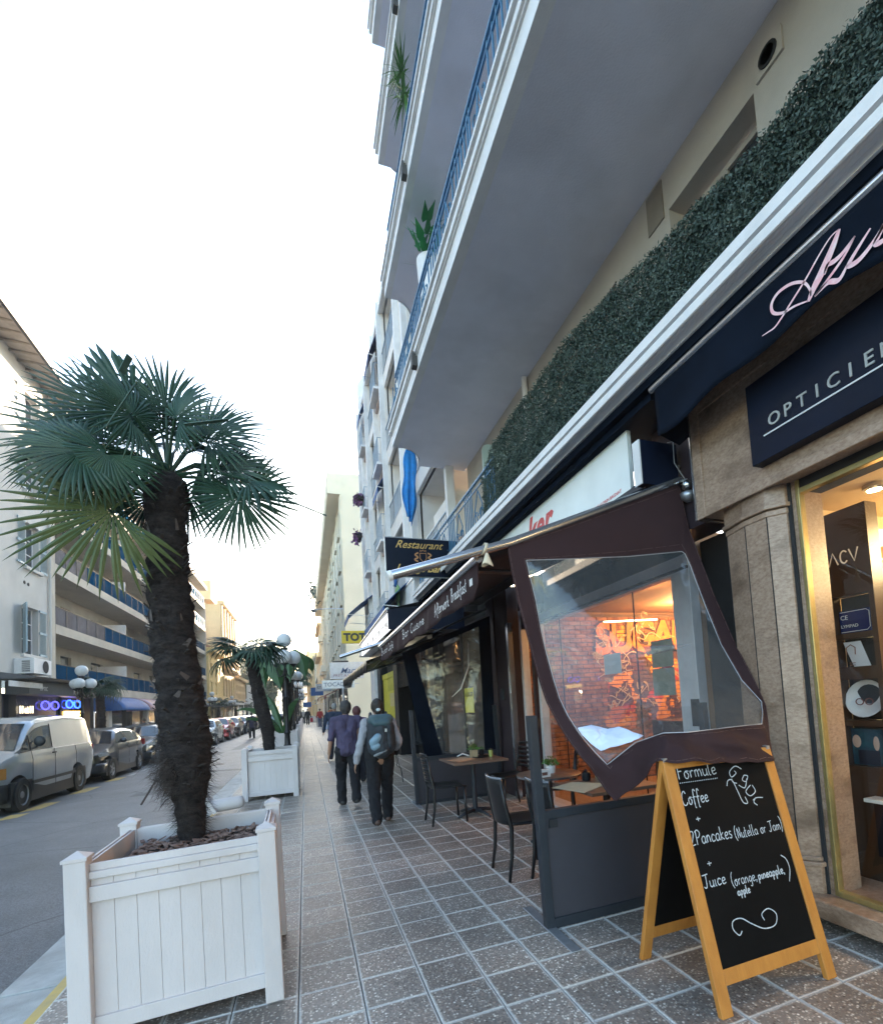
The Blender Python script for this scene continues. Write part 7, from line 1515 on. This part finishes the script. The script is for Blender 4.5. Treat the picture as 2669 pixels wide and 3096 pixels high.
# ================================================================== cars: lofted bodies (local: front towards -Y, origin under the middle)
M_tyre = mat('tyre', (.015, .015, .016), .8); M_rim = mat('alloy_rim', (.32, .33, .35), .35, .8, var=.1); M_hub = mat('grey_hubcap', (.22, .22, .23), .5, .4)
M_cglass = mat('car_glass', (.025, .035, .045), .05, 0., var=.5, scale=1.2, spec=1.)
M_trim = mat('black_trim', (.02, .021, .023), .55); M_head = mat('headlamp_glass', (.55, .56, .56), .12, .2, var=.3, scale=14, coat=.5); M_tail = mat('tail_lamp', (.30, .02, .02), .2); M_amber = mat('amber_lamp', (.45, .20, .05), .25)
def paint(name, c, metal=.35, rough=.28): return mat(name, c, rough, metal, var=.06, scale=2.5, coat=.9, dirt=.12, dirtscale=2.)
def car(label, x, y, col, kind='hatch', face=-1, group='cars parked on the far side of the road', detail=True, zr=None):
    SP = {'hatch': dict(L=4.05, W=1.70, H=1.47, st=[(-2.02, .42, .62, .62, .30), (-1.90, .30, .74, .74, .66), (-1.40, .24, .90, .90, .79), (-1.02, .22, .99, 1.00, .82), (-.30, .20, 1.00, 1.40, .84), (.10, .20, 1.0, 1.465, .85), (.75, .20, 1.01, 1.46, .85), (1.35, .22, 1.03, 1.36, .83), (1.80, .28, 1.04, 1.12, .78), (1.98, .38, .95, .98, .66), (2.02, .45, .80, .82, .5)], wb=(-1.25, 1.25), wr=.31),
          'van': dict(L=4.45, W=1.84, H=1.86, st=[(-2.22, .38, .66, .66, .55), (-2.12, .26, .92, .92, .78), (-1.66, .24, 1.08, 1.08, .87), (-1.42, .22, 1.15, 1.17, .89), (-.72, .22, 1.16, 1.76, .91), (-.40, .22, 1.16, 1.84, .92), (.6, .22, 1.17, 1.88, .92), (1.6, .24, 1.17, 1.87, .92), (2.02, .26, 1.17, 1.82, .91), (2.20, .34, 1.15, 1.30, .88), (2.23, .40, .90, .95, .84)], wb=(-1.32, 1.30), wr=.33)}[kind]
    t = thing('parked_car' if kind != 'van' else 'parked_van', label, 'van' if kind == 'van' else 'car', (x, y, roadz(x) if zr is None else zr), group, world=False, rz=0 if face < 0 else pi)
    W = SP['W'] / 2; wr = SP['wr']; st = SP['st']
    # interpolate stations finely
    ys = []; a = st[0][0]
    while a < st[-1][0]: ys.append(a); a += .11
    ys.append(st[-1][0])
    def S_(yq):
        for p, q in zip(st, st[1:]):
            if p[0] <= yq <= q[0]:
                k = (yq - p[0]) / (q[0] - p[0]); return [p[i] + (q[i] - p[i]) * k for i in range(5)]
        return st[-1]
    rows = []
    for yq in ys:
        _, sill, belt, roof, hw = S_(yq); hw = min(hw, W); gh = roof - belt; arch = 0
        for w_ in SP['wb']:
            d = abs(yq - w_)
            if d < wr + .06: arch = max(arch, sqrt(max(0, (wr + .06) ** 2 - d * d)) + wr)
        lo = max(sill, arch)
        tw = hw * (.99 - (.30 if kind == 'hatch' else .13) * min(1, gh / .45)) if gh > .03 else hw * .90
        sec = [(hw * .93, lo), (hw, max(lo + .02, (lo + belt) * .5 - .02)), (hw * 1.0, max(lo + .03, belt - .20)), (hw * .965, belt - .02), (hw * .945, belt + .002), (tw + (hw * .945 - tw) * .1, belt + gh * .86 if gh > .03 else belt + .005), (tw * .93, roof - .02 if gh > .03 else belt + .012), (tw * .6, roof + .018), (0, roof + .030)]
        rows.append(sec)
    body, gl = G(), G(); n = len(rows[0])
    for sg in (-1, 1):
        for i, r in enumerate(rows):
            for (px_, pz) in r: body.v.append((sg * px_, ys[i], pz))
    def idx(s_, i, j): return s_ * len(rows) * n + i * n + j
    G_side = []
    for s_ in (0, 1):
        for i in range(len(rows) - 1):
            for j in range(n - 1):
                body.f.append((idx(s_, i, j), idx(s_, i + 1, j), idx(s_, i + 1, j + 1), idx(s_, i, j + 1)))
        body.f.append(tuple(idx(s_, 0, j) for j in range(n))); body.f.append(tuple(idx(s_, len(rows) - 1, j) for j in range(n)))
    b = obj('body', body, col, t, auto=40)
    bm = bmesh.new(); bm.from_mesh(b.data); bmesh.ops.remove_doubles(bm, verts=bm.verts, dist=.0005); bmesh.ops.recalc_face_normals(bm, faces=bm.faces); bm.to_mesh(b.data); bm.free()
    for p in b.data.polygons: p.use_smooth = True
    b.data.set_sharp_from_angle(angle=radians(35))
    # glass: side windows follow the section a little proud; windscreen and rear follow the centre
    def sidept(yq, k, sg, off=.008):
        _, sill, belt, roof, hw = S_(yq); hw = min(hw, W); gh = roof - belt; tw = hw * (.99 - (.30 if kind == 'hatch' else .13) * min(1, gh / .45)); x0, z0 = hw * .945, belt + .002; x1, z1 = tw + (hw * .945 - tw) * .1, belt + gh * .86
        return (sg * (x0 + (x1 - x0) * k + off), yq, z0 + (z1 - z0) * k)
    wins = [(-.78, .12), (.18, 1.0), (1.06, 1.50)] if kind == 'hatch' else [(-1.28, -.98), (-.93, -.10)]
    for sg in (-1, 1):
        for (ya, yb) in wins:
            g = G(); g.grid(lambda u, v: sidept(ya + (yb - ya) * u, .06 + .84 * v if kind == 'hatch' else .05 + .80 * v, sg), 6, 2); obj('side_window', g, M_cglass, t, fix=False)
            if kind == 'van':
                g = G(); g.tube([sidept(ya - .02, .03, sg, .010), sidept(yb + .03, .03, sg, .010), sidept(yb + .03, .9, sg, .010)], .010, 4); obj('window_trim', g, M_trim, t)
    ws = (-1.0, -.32) if kind == 'hatch' else (-1.40, -.74)
    def scr(u, v, ya, yb):
        yq = ya + (yb - ya) * v; _, sill, belt, roof, hw = S_(yq); gh = roof - belt; hw = min(hw, W); tw = hw * (.99 - (.30 if kind == 'hatch' else .13) * min(1, gh / .45)); xx = tw * .90; s_ = 2 * u - 1
        return (s_ * xx, yq - (.012 if ya < 0 else -.012), roof - .004 + .03 * (1 - s_ * s_) + .006)
    g = G(); g.grid(lambda u, v: scr(u, .04 + .92 * v, *ws), 10, 5); obj('windscreen', g, M_cglass, t, fix=False)
    rwn = (1.38, 1.78) if kind == 'hatch' else (2.04, 2.19); g = G(); g.grid(lambda u, v: scr(u, v, rwn[1], rwn[0]), 8, 3); obj('rear_window', g, M_cglass, t, fix=False)
    # wheels
    for yq in SP['wb']:
        for sg in (-1, 1):
            cx = sg * (W - .115); w = obj('wheel', G().lathe([(wr * .62, -.10), (wr * .95, -.10), (wr, -.07), (wr, .07), (wr * .95, .10), (wr * .62, .10)], 28, (cx, yq, wr), axis='x', cap=False), M_tyre, t, auto=40)
            g = G(); f = sg * .088; g.lathe([(.0, f), (wr * .18, f), (wr * .22, f - sg * .02), (wr * .60, f - sg * .025), (wr * .64, f + sg * .008)], 20, (cx, yq, wr), axis='x', cap=False)
            if kind == 'hatch':
                for q in range(5):
                    an = q * 2 * pi / 5; g.bar((cx + f, yq, wr), (cx + f, yq + wr * .6 * cos(an), wr + wr * .6 * sin(an)), .05, .02, up=(1, 0, 0))
            obj('rim', g, M_rim if kind == 'hatch' else M_hub, w, auto=40)
    obj('wheel_wells', G().box(-W + .04, SP['wb'][0] - .4, .16, W - .04, SP['wb'][1] + .4, .60), M_trim, t)
    if not detail: return t
    yf = st[0][0]; f2 = 'hatch' == kind
    for sg in (-1, 1):
        g = G()
        if f2: g.grid(lambda u, v: (sg * (.40 + .40 * u), yf + .045 + .52 * u * u - .02 * v, .64 + .10 * v + .08 * u), 8, 3)
        else: g.grid(lambda u, v: (sg * (.52 + .30 * u), yf - .01 + .13 * u * u + .02 * v, .70 + .20 * v), 8, 3)
        obj('headlight', g, M_head, t, solid=.03)
        if not f2: g = G(); g.grid(lambda u, v: (sg * (.825 + .055 * u), yf + .13 + .20 * u + .0 * v, .70 + .20 * v), 4, 2); obj('indicator', g, M_amber, t, solid=.02)
        zm = st[4][2] + .05; mir = obj('mirror', G().ball((sg * (W + .10), -.72 if f2 else -.98, zm + .04 + (0 if f2 else .10)), (.10, .05, .075 if f2 else .11), 12, 8), col if f2 else M_trim, t, smooth=True)
        obj('mirror_arm', G().bar((sg * (W - .03), -.70 if f2 else -.96, zm), (sg * (W + .06), -.72 if f2 else -.98, zm + .03), .04), M_trim, mir)
        for yh in ((-.02, .88) if f2 else (-.16,)): obj('door_handle', G().box(sg * (W - .004), yh, zm - .16, sg * (W + .018), yh + .16, zm - .13), col if f2 else M_trim, t)
        g = G(); zq = .30 if f2 else .33
        for yq_ in ((-.80, .15, 1.03) if f2 else (-1.0, -.02, 1.05)): 
            g.tube([(sg * (W * 1.0 + .001), yq_, .36), (sg * (W * 1.0 + .002), yq_, zm - .22), (sg * (W * .97 + .002), yq_, zm - .05)], .005, 4)
        obj('door_gap', g, M_trim, t)
        obj('side_moulding', G().box(sg * (W - .01), -.85 if f2 else -1.0, .50, sg * (W + .012), .9 if f2 else 1.0, .56), M_trim if not f2 else col, t)
        if not f2: obj('roof_ditch', G().tube([sidept(-.6, 1.05, sg, .0), sidept(.6, 1.05, sg, .0), sidept(1.9, 1.05, sg, .0)], .012, 5), M_silver, t)
        if not f2: obj('belt_moulding', G().tube([(sg * (W * .95 + .012), -.08, 1.155), (sg * (W * .95 + .012), 2.05, 1.165)], .010, 5), M_silver, t)
        obj('tail_light', G().box(sg * (W - .16), -yf - .12, .82, sg * (W - .04), -yf - .02, 1.02 if f2 else 1.12), M_tail, t, bevel=.01)
    obj('grille', G().box(-.36, yf - .012, .54, .36, yf + .04, .635), M_trim, t, bevel=.01)
    obj('front_bumper', G().grid(lambda u, v: ((2 * u - 1) * (W - .02), yf - .035 + .34 * abs(2 * u - 1) ** 3 + .05 * v, .26 + (.26 if f2 else .34) * v), 14, 3), M_trim if not f2 else col, t, smooth=True, solid=.05)
    if f2: obj('lower_grille', G().box(-.5, yf - .062, .30, .5, yf - .03, .40), M_trim, t)
    pl_ = obj('number_plate', G().box(-.26, yf - .07, .42, .26, yf - .06, .53), M_txtW, t)
    obj('wiper', G().tube([(-.5, ws[0] - .03, S_(ws[0])[3] + .03), (.0, ws[0] + .05, S_(ws[0] + .05)[3] + .05)], .008, 4), M_trim, t)
    return t
car('silver panel van with dark bumper parked nearest at the left edge', -6.12, 13.88, paint('silver_paint', (.36, .385, .41), .5, .30), 'van')
car('dark blue-black hatchback parked right behind the silver van', -6.05, 18.62, paint('midnight_paint', (.018, .022, .034)))
car('charcoal grey hatchback, third in the parked row', -6.05, 23.3, paint('charcoal_paint', (.035, .04, .048)))
car('black hatchback hidden mostly behind the palm trunk', -6.05, 28.0, paint('black_car_paint', (.012, .012, .014)))
car('light silver car just right of the big palm trunk', -5.55, 33.0, paint('light_silver_paint', (.42, .45, .44), .5))
car('red car next after the light silver one', -5.5, 37.8, paint('red_paint', (.34, .015, .02)))
for i, (yy, c, nm, lb) in enumerate(((42.6, (.16, .10, .08), 'brown_car_paint', 'brown car behind the red one'), (47.4, (.022, .03, .05), 'navy_car_paint', 'navy car in the middle of the far row'), (52.2, (.30, .32, .34), 'grey_car_paint', 'pale grey car beyond the navy one'), (57.0, (.05, .055, .06), 'slate_car_paint', 'slate car further along the row'), (62, (.55, .55, .54), 'white_car_paint', 'white car further along the row'), (67, (.03, .03, .035), 'black_car_paint', 'black car far along the row'), (72, (.26, .28, .30), 'grey_car_paint', 'grey car far along the row'), (77, (.5, .5, .5), 'white_car_paint', 'white car near the end of the row'), (82, (.04, .04, .05), 'slate_car_paint', 'dark car near the end of the row'), (88, (.3, .3, .3), 'grey_car_paint', 'last visible car of the row'))):
    car(lb, -5.45, yy, paint(nm, c), detail=i < 3)
car('pale car driving away in the distance beside the walker', -3.9, 70, paint('white_car_paint', (.55, .55, .54)), face=1, group=None, detail=False); car('dark car further off in the same lane', -4.0, 84, paint('black_car_paint', (.012, .012, .014)), face=1, group=None, detail=False)
# ================================================================== people (local: facing +Y, feet at z=0)
M_skin = mat('skin', (.36, .20, .13), .55, var=.06, scale=14); M_black = mat('black_cloth', (.005, .005, .007), .85, var=.2, scale=12, bump=.2, bscale=200)
TEXF = bpy.data.textures.new('folds', 'CLOUDS'); TEXF.noise_scale = .09; TEXF.noise_depth = 2
TEXH = bpy.data.textures.new('locks', 'CLOUDS'); TEXH.noise_scale = .02
def soft(name, g, m, parent, vox, disp=0., tex=None, label=None):
    o = obj(name, g, m, parent, smooth=True, fix=False)
    r = o.modifiers.new('r', 'REMESH'); r.mode = 'VOXEL'; r.voxel_size = vox; r.use_smooth_shade = True
    s_ = o.modifiers.new('s', 'SMOOTH'); s_.factor = .6; s_.iterations = 5
    if disp:
        d = o.modifiers.new('d', 'DISPLACE'); d.texture = tex or TEXF; d.strength = disp; d.mid_level = .5; d.texture_coords = 'LOCAL'
    if label: o['label'] = label
    return o
def hand(g, w, d, s_, side):
    """w wrist, d direction of the forearm; relaxed curled fingers"""
    w = Vector(w); d = Vector(d).normalized(); a = Vector((0, 1, 0)); a = (a - d * a.dot(d)).normalized(); n = d.cross(a) * side
    p = w + d * .045 * s_
    for k in range(4): g.cap(w + d * .01 * s_ + a * (.022 - .015 * k) * s_, w + d * .085 * s_ + a * (.030 - .020 * k) * s_, .014 * s_, .013 * s_, 7)
    for k, L in enumerate((.070, .078, .072, .056)):
        b = w + d * .088 * s_ + a * (.030 - .020 * k) * s_; m_ = b + d * L * .55 * s_ + n * .008 * s_; t_ = m_ + d * L * .42 * s_ + n * .022 * s_; g.cap(b, m_, .0095 * s_, .0088 * s_, 6); g.cap(m_, t_, .0088 * s_, .0075 * s_, 6)
    b = w + d * .025 * s_ + a * .03 * s_; m_ = b + (d * .6 + a * .7).normalized() * .035 * s_ + n * .012 * s_; g.cap(b, m_, .013 * s_, .011 * s_, 6); g.cap(m_, m_ + (d * .9 + a * .25).normalized() * .030 * s_, .011 * s_, .009 * s_, 6)
def person(label, x, y, h, rz=0., vox=.010, top=None, bottom=None, shoes=None, hair=(.02, .015, .012), stride=.18, arms=((-.06, .02), (.06, .02)), build=1., lean=.03, sleeve=1., hairstyle='short', coat=False, topm=None, zoff=0., headturn=0., group=None, elbows=None, wrists=None, lift=.05, hem=.90):
    s_ = h / 1.70; t = thing('person', label, 'person', (x, y, zoff), group, world=False, rz=rz); V3 = lambda a, b, c: Vector((a * s_, b * s_, c * s_))
    hip, kn, an, to = {}, {}, {}, {}
    for sd, ph in ((-1, -1), (1, 1)):
        f = ph * stride; hip[sd] = V3(sd * .088, 0, .90); 
        if f > 0: kn[sd] = V3(sd * .10, f * .75 + .03, .49); an[sd] = V3(sd * .095, f, .085)
        else: kn[sd] = V3(sd * .10, f * .30 + .02, .48); an[sd] = V3(sd * .095, f, .085 + lift)
        to[sd] = an[sd] + (V3(0, .15, -.05) if f > 0 else V3(0, .13, -.075))
    sh = {sd: V3(sd * .175 * build, lean * .9, 1.385) for sd in (-1, 1)}
    el, wr = {}, {}
    for i, sd in enumerate((-1, 1)):
        a = arms[i]; el[sd] = V3(*elbows[i]) if elbows and elbows[i] else V3(sd * .225 * build + a[0] * .5, a[1] * .4 - .02, 1.10); wr[sd] = V3(*wrists[i]) if wrists and wrists[i] else V3(sd * .25 * build + a[0], a[1] + .04, .865)
    nk, hd = V3(0, lean, 1.46), V3(0, lean + .03, 1.595)
    def body(g, gr=0., legs=True, torso=True, armsf=1., hands=True, head=True, z0=.93):
        if torso:
            g.cap(V3(0, 0, z0), V3(0, lean * .4, z0 + .19), (.125 + gr), (.115 + gr) * build, 12)
            for sd in (-1, 1):
                g.cap(V3(sd * .055, -.01, z0), V3(sd * .06 * build, lean * .5, 1.15), (.105 + gr) * s_, (.095 + gr) * s_, 12); g.cap(V3(sd * .06, lean * .5, 1.15), V3(sd * .085 * build, lean * .8, 1.33), (.095 + gr) * s_, (.09 + gr) * s_, 12); g.cap(V3(sd * .06 * build, lean, 1.39), sh[sd], (.062 + gr) * s_, (.056 + gr) * s_, 10)
        if legs:
            for sd in (-1, 1):
                g.cap(hip[sd], kn[sd], (.085 + gr) * s_, (.054 + gr) * s_, 12); g.cap(kn[sd], an[sd], (.054 + gr) * s_, (.036 + gr * 1.6) * s_, 12)
        for sd in (-1, 1):
            if armsf > 0: g.cap(sh[sd], el[sd], (.048 + gr) * s_, (.038 + gr) * s_, 10)
            if armsf > .5: g.cap(el[sd], el[sd].lerp(wr[sd], min(1, armsf)), (.038 + gr) * s_, (.027 + gr) * s_, 10)
            if hands: hand(g, wr[sd], wr[sd] - el[sd], s_, -sd)
        if head:
            g.cap(V3(0, lean, 1.40), V3(0, lean + .02, 1.53), .052 * s_, .048 * s_, 10); g.ball(hd, (.072 * s_, .090 * s_, .108 * s_), 16, 12); g.ball(hd + V3(0, .025, -.055), (.050 * s_, .060 * s_, .055 * s_), 12, 8); g.cap(hd + V3(0, .082, .005), hd + V3(0, .108, -.025), .011 * s_, .015 * s_, 6)
            for sd in (-1, 1): g.ball(hd + V3(sd * .073, -.005, -.01), (.012 * s_, .020 * s_, .030 * s_), 8, 6)
        return g
    b = soft('body', body(G()), M_skin, t, vox)
    g = G()
    for sd in (-1, 1): g.ball(hd + V3(sd * .028, .082, .012), .011 * s_, 8, 6)
    obj('eyes', g, M_black, t, smooth=True); obj('mouth', G().ball(hd + V3(0, .084, -.058), (.022 * s_, .008 * s_, .005 * s_), 8, 6), mat('lips', (.28, .09, .08), .5), t, smooth=True)
    gt = body(G(), .017, legs=False, torso=True, armsf=sleeve, hands=False, head=False, z0=.93 if hem < 1 else 1.08); gt.cap(V3(0, lean * .8, 1.40), V3(0, lean, 1.45), .064 * s_, .052 * s_, 10)
    if coat:
        for sd in (-1, 1): gt.cap(V3(sd * .06, -.01, .78), V3(sd * .06, 0, 1.0), (.125) * s_, (.12) * s_, 12)
    else:
        for sd in (-1, 1): gt.cap(V3(sd * .055, -.005, hem), V3(sd * .055, 0, 1.02), .126 * s_, .118 * s_, 12)
    soft('jacket' if coat else 'top', gt, topm or mat('cloth_%s' % ''.join('%02d' % int(c * 99) for c in top), top, .85, var=.15, scale=10, bump=.25, bscale=160), t, vox, .034 * s_)
    g = G()
    for sd in (-1, 1):
        g.cap(V3(sd * .05, 0, .96), hip[sd], .116 * s_, .116 * s_, 12); g.cap(hip[sd], kn[sd], .112 * s_, .084 * s_, 12); g.cap(kn[sd], an[sd] + V3(0, 0, -.02), .084 * s_, .074 * s_, 12)
    soft('trousers', g, mat('cloth_%s' % ''.join('%02d' % int(c * 99) for c in bottom), bottom, .9, var=.15, scale=12, bump=.2, bscale=200), t, vox, .034 * s_)
    for sd in (-1, 1):
        g = G(); g.cap(an[sd] + V3(0, -.045, -.045), to[sd], .040 * s_, .036 * s_, 10); g.cap(an[sd] + V3(0, -.03, -.03), an[sd] + V3(0, .02, .01), .043 * s_, .045 * s_, 10); soft('shoe', g, mat('shoe_%s' % ''.join('%02d' % int(c * 99) for c in shoes), shoes, .6), t, vox)
    g = G(); g.ball(hd + V3(0, -.014, .022), (.085 * s_, .098 * s_, .107 * s_), 16, 12)
    if hairstyle == 'bun': g.ball(hd + V3(0, -.10, -.045), (.050 * s_, .042 * s_, .055 * s_), 12, 8); g.cap(hd + V3(0, -.10, -.07), hd + V3(0, -.09, -.17), .032 * s_, .018 * s_, 8)
    if hairstyle == 'full': g.ball(hd + V3(0, -.02, .01), (.097 * s_, .105 * s_, .112 * s_), 16, 12); g.ball(hd + V3(0, -.04, -.06), (.075 * s_, .06 * s_, .055 * s_), 12, 8)
    soft('hair', g, mat('hair_%s' % ''.join('%02d' % int(c * 99) for c in hair), hair, .55, var=.3, scale=60, bump=.6, bscale=300, stretch=(1, 1, .2)), t, vox * .8, .018 * s_, TEXH)
    return t, s_, hd, V3
# the walker with the rucksack
t, s_, hd, V3 = person('dark-haired walker in grey sleeves and black trousers carrying a large dark rucksack', .89, 6.72, 1.63, rz=-.02, top=(.30, .30, .33), bottom=(.005, .005, .008), shoes=(.10, .055, .04), stride=.20, hairstyle='bun', vox=.009, hem=1.06, wrists=(None, (.24, .16, .98)), elbows=(None, (.27, -.03, 1.10)))
g = G(); g.ball(hd + V3(0, -.145, -.03), (.030, .012, .022), 10, 8); obj('hair_clip', g, mat('pale_clip', (.5, .6, .65), .3), t, smooth=True)
g = G(); 
for sd in (-1, 1): g.cap(V3(sd * .07, .0, .95), V3(sd * .09, .02, 1.15), .135, .115, 10); g.cap(V3(sd * .10, .02, 1.10), V3(sd * .115, .03, 1.36), .10, .085, 10)
g.cap(V3(-.08, 0, 1.40), V3(.08, 0, 1.40), .085, .085, 10); soft('vest', g, M_black, t, .011, .015)
RP = thing('rucksack', 'large dark rucksack with pale blue pockets on the back of the dark-haired walker', 'rucksack', (.89, 6.72, 0), world=False)
M_ruck = mat('rucksack_cloth', (.018, .024, .032), .7, var=.2, scale=14, bump=.4, bscale=120); M_ruckt = mat('rucksack_teal', (.045, .085, .10), .6, var=.15, scale=10)
g = G()
for sd in (-1, 1): g.cap((sd * .075, -.235, 1.02), (sd * .08, -.225, 1.28), .105, .10, 12)
g.cap((0, -.25, .99), (0, -.24, 1.26), .12, .115, 12); soft('body', g, M_ruck, RP, .010, .02)
g = G(); g.cap((-.09, -.24, 1.37), (.09, -.24, 1.37), .075, .075, 12); g.cap((-.07, -.30, 1.33), (.07, -.30, 1.33), .05, .05, 10); soft('lid', g, M_ruckt, RP, .010, .012)
g = G(); g.cap((-.11, -.315, 1.10), (-.055, -.33, 1.16), .058, .052, 12); g.cap((-.10, -.315, 1.04), (-.06, -.325, 1.05), .05, .045, 10); soft('front_pocket', g, mat('pale_blue_nylon', (.18, .28, .36), .5, var=.08), RP, .010, .008)
g = G(); g.cap((.09, -.30, 1.05), (.09, -.30, 1.28), .055, .05, 10); soft('side_pocket', g, M_ruck, RP, .010, .01)
g = G(); g.cap((-.10, -.33, .93), (.03, -.35, .985), .018, .02, 8); obj('water_tube', g, mat('grey_rubber', (.16, .17, .18), .5), RP, smooth=True)
for sd in (-1, 1): obj('strap', G().tube([(sd * .09, -.14, 1.36), (sd * .10, -.02, 1.455), (sd * .10, .10, 1.36), (sd * .12, .12, 1.15), (sd * .12, -.05, 1.0)], .020, 8), M_ruck, RP, smooth=True)
for (xx, zz) in ((.04, 1.24),): obj('buckle', G().box(xx - .012, -.385, zz - .02, xx + .012, -.37, zz + .02), M_steel, RP)
t = thing('shoulder_bag', 'small black bag with dangling straps hanging at the right hip of the rucksack walker', 'bag', (1.13, 6.85, 0), world=False)
soft('body', G().cap((0, 0, .92), (.01, 0, 1.0), .055, .06, 10), M_black, t, .010); obj('strap', G().tube([(.01, 0, .9), (.02, 0, .75), (.05, -.02, .68), (.07, -.02, .5)], .006, 6), M_black, t); obj('strap', G().tube([(-.01, 0, .9), (.0, 0, .72), (.05, -.02, .69)], .006, 6), M_black, t)
# the man in the purple shirt
t, s_, hd, V3 = person('man in a plum shirt and black trousers walking away beside the rucksack walker', .60, 8.32, 1.66, rz=.03, top=(.060, .048, .095), bottom=(.005, .005, .008), shoes=(.03, .028, .026), hair=(.035, .032, .032), stride=-.16, sleeve=.25, vox=.009, hairstyle='full', build=1.08, wrists=((-.285, .03, .86), (.20, .14, 1.0)), elbows=((-.255, -.03, 1.10), (.26, -.03, 1.13)), lift=.06)
t = thing('folded_jacket', 'brown patterned jacket carried under the arm of the man in the plum shirt', 'jacket', (.80, 8.25, 1.0), world=False); soft('cloth', G().cap((0, -.02, -.05), (.02, 0, .16), .06, .075, 10).cap((.02, 0, .1), (.02, .1, .08), .06, .05, 10).cap((-.01, -.02, -.12), (0, 0, 0), .045, .05, 8), mat('brown_pattern', (.16, .07, .03), .8, scale=30, col2=(.05, .03, .035)), t, .012, .03)
person('person with short reddish-brown hair and a violet top, half hidden behind the plum-shirted man', .98, 10.6, 1.56, top=(.10, .05, .12), bottom=(.02, .02, .03), shoes=(.03, .03, .03), hair=(.10, .03, .03), vox=.014, hairstyle='full')
person('grey-haired man in a navy jacket and dark trousers walking ahead of the plum-shirted man', .80, 15.9, 1.70, rz=-.3, top=(.018, .030, .06), bottom=(.018, .02, .03), shoes=(.02, .02, .02), hair=(.28, .27, .26), vox=.016, coat=True, build=1.15)
P_far = 'people far down the pavement'
t = person('child-sized walker in a dark top and blue jeans with a pale rucksack', 1.42, 38.5, 1.35, top=(.02, .022, .04), bottom=(.10, .17, .32), shoes=(.02, .02, .02), vox=.022, group=P_far)[0]
r = thing('rucksack', 'small pale grey rucksack on the child-sized walker', 'rucksack', (1.42, 38.5, 0), world=False); soft('body', G().cap((0, -.17, .82), (0, -.17, 1.0), .10, .09, 10), mat('pale_grey_nylon', (.35, .40, .38), .6), r, .02)
person('walker in a red sweater and jeans near the shops', 1.15, 46, 1.62, top=(.42, .03, .03), bottom=(.08, .10, .18), shoes=(.02, .02, .02), vox=.024, group=P_far)
person('walker in an orange-brown coat beside the child', 1.85, 41, 1.70, top=(.30, .11, .04), bottom=(.02, .02, .03), shoes=(.02, .02, .02), vox=.024, group=P_far, coat=True)
person('walker in black by the distant planters', .18, 56, 1.68, top=(.012, .012, .014), bottom=(.015, .015, .02), shoes=(.02, .02, .02), vox=.026, group=P_far, coat=True)
r = thing('red_bag', 'red shopping bag carried by the distant walker in black', 'bag', (.55, 56, .3), world=False); obj('bag', G().box(-.12, -.06, 0, .14, .06, .42), mat('vivid_red_cloth', (.55, .02, .04), .7), r, bevel=.02); obj('handle', G().tube([(-.08, 0, .42), (0, 0, .55), (.1, 0, .42)], .01, 5), M_black, r)
person('pale-topped walker left of the walker in black', -.25, 62, 1.65, top=(.55, .50, .46), bottom=(.02, .02, .03), shoes=(.02, .02, .02), vox=.028, group=P_far)
person('lone walker in dark clothes on the road beside the parked cars', -3.35, 36.5, 1.72, top=(.02, .018, .04), bottom=(.015, .015, .02), shoes=(.02, .02, .02), vox=.022, zoff=-.09, coat=True)
person('person in black standing by the shop windows behind the third parked car', -8.0, 31.5, 1.65, rz=1.5, top=(.012, .012, .014), bottom=(.02, .02, .02), shoes=(.02, .02, .02), vox=.024)
person('person in dark clothes on the left pavement near the white canopy', -8.2, 58, 1.68, rz=3, top=(.03, .03, .05), bottom=(.02, .02, .02), shoes=(.02, .02, .02), vox=.028)
# ================================================================== the bright air down the street
hz = obj('haze', G().box(-310, -70, -1.4, 310, 710, 24), None)
hz['kind'] = 'stuff'
hm = bpy.data.materials.new('haze_air'); hm.use_nodes = True; hn = hm.node_tree; hn.nodes.clear()
ho = hn.nodes.new('ShaderNodeOutputMaterial'); hv = hn.nodes.new('ShaderNodeVolumePrincipled')
hv.inputs['Color'].default_value = (.96, .95, .93, 1); hv.inputs['Density'].default_value = .0013; hv.inputs['Anisotropy'].default_value = .55
hn.links.new(hv.outputs[0], ho.inputs['Volume']); hz.data.materials.append(hm)
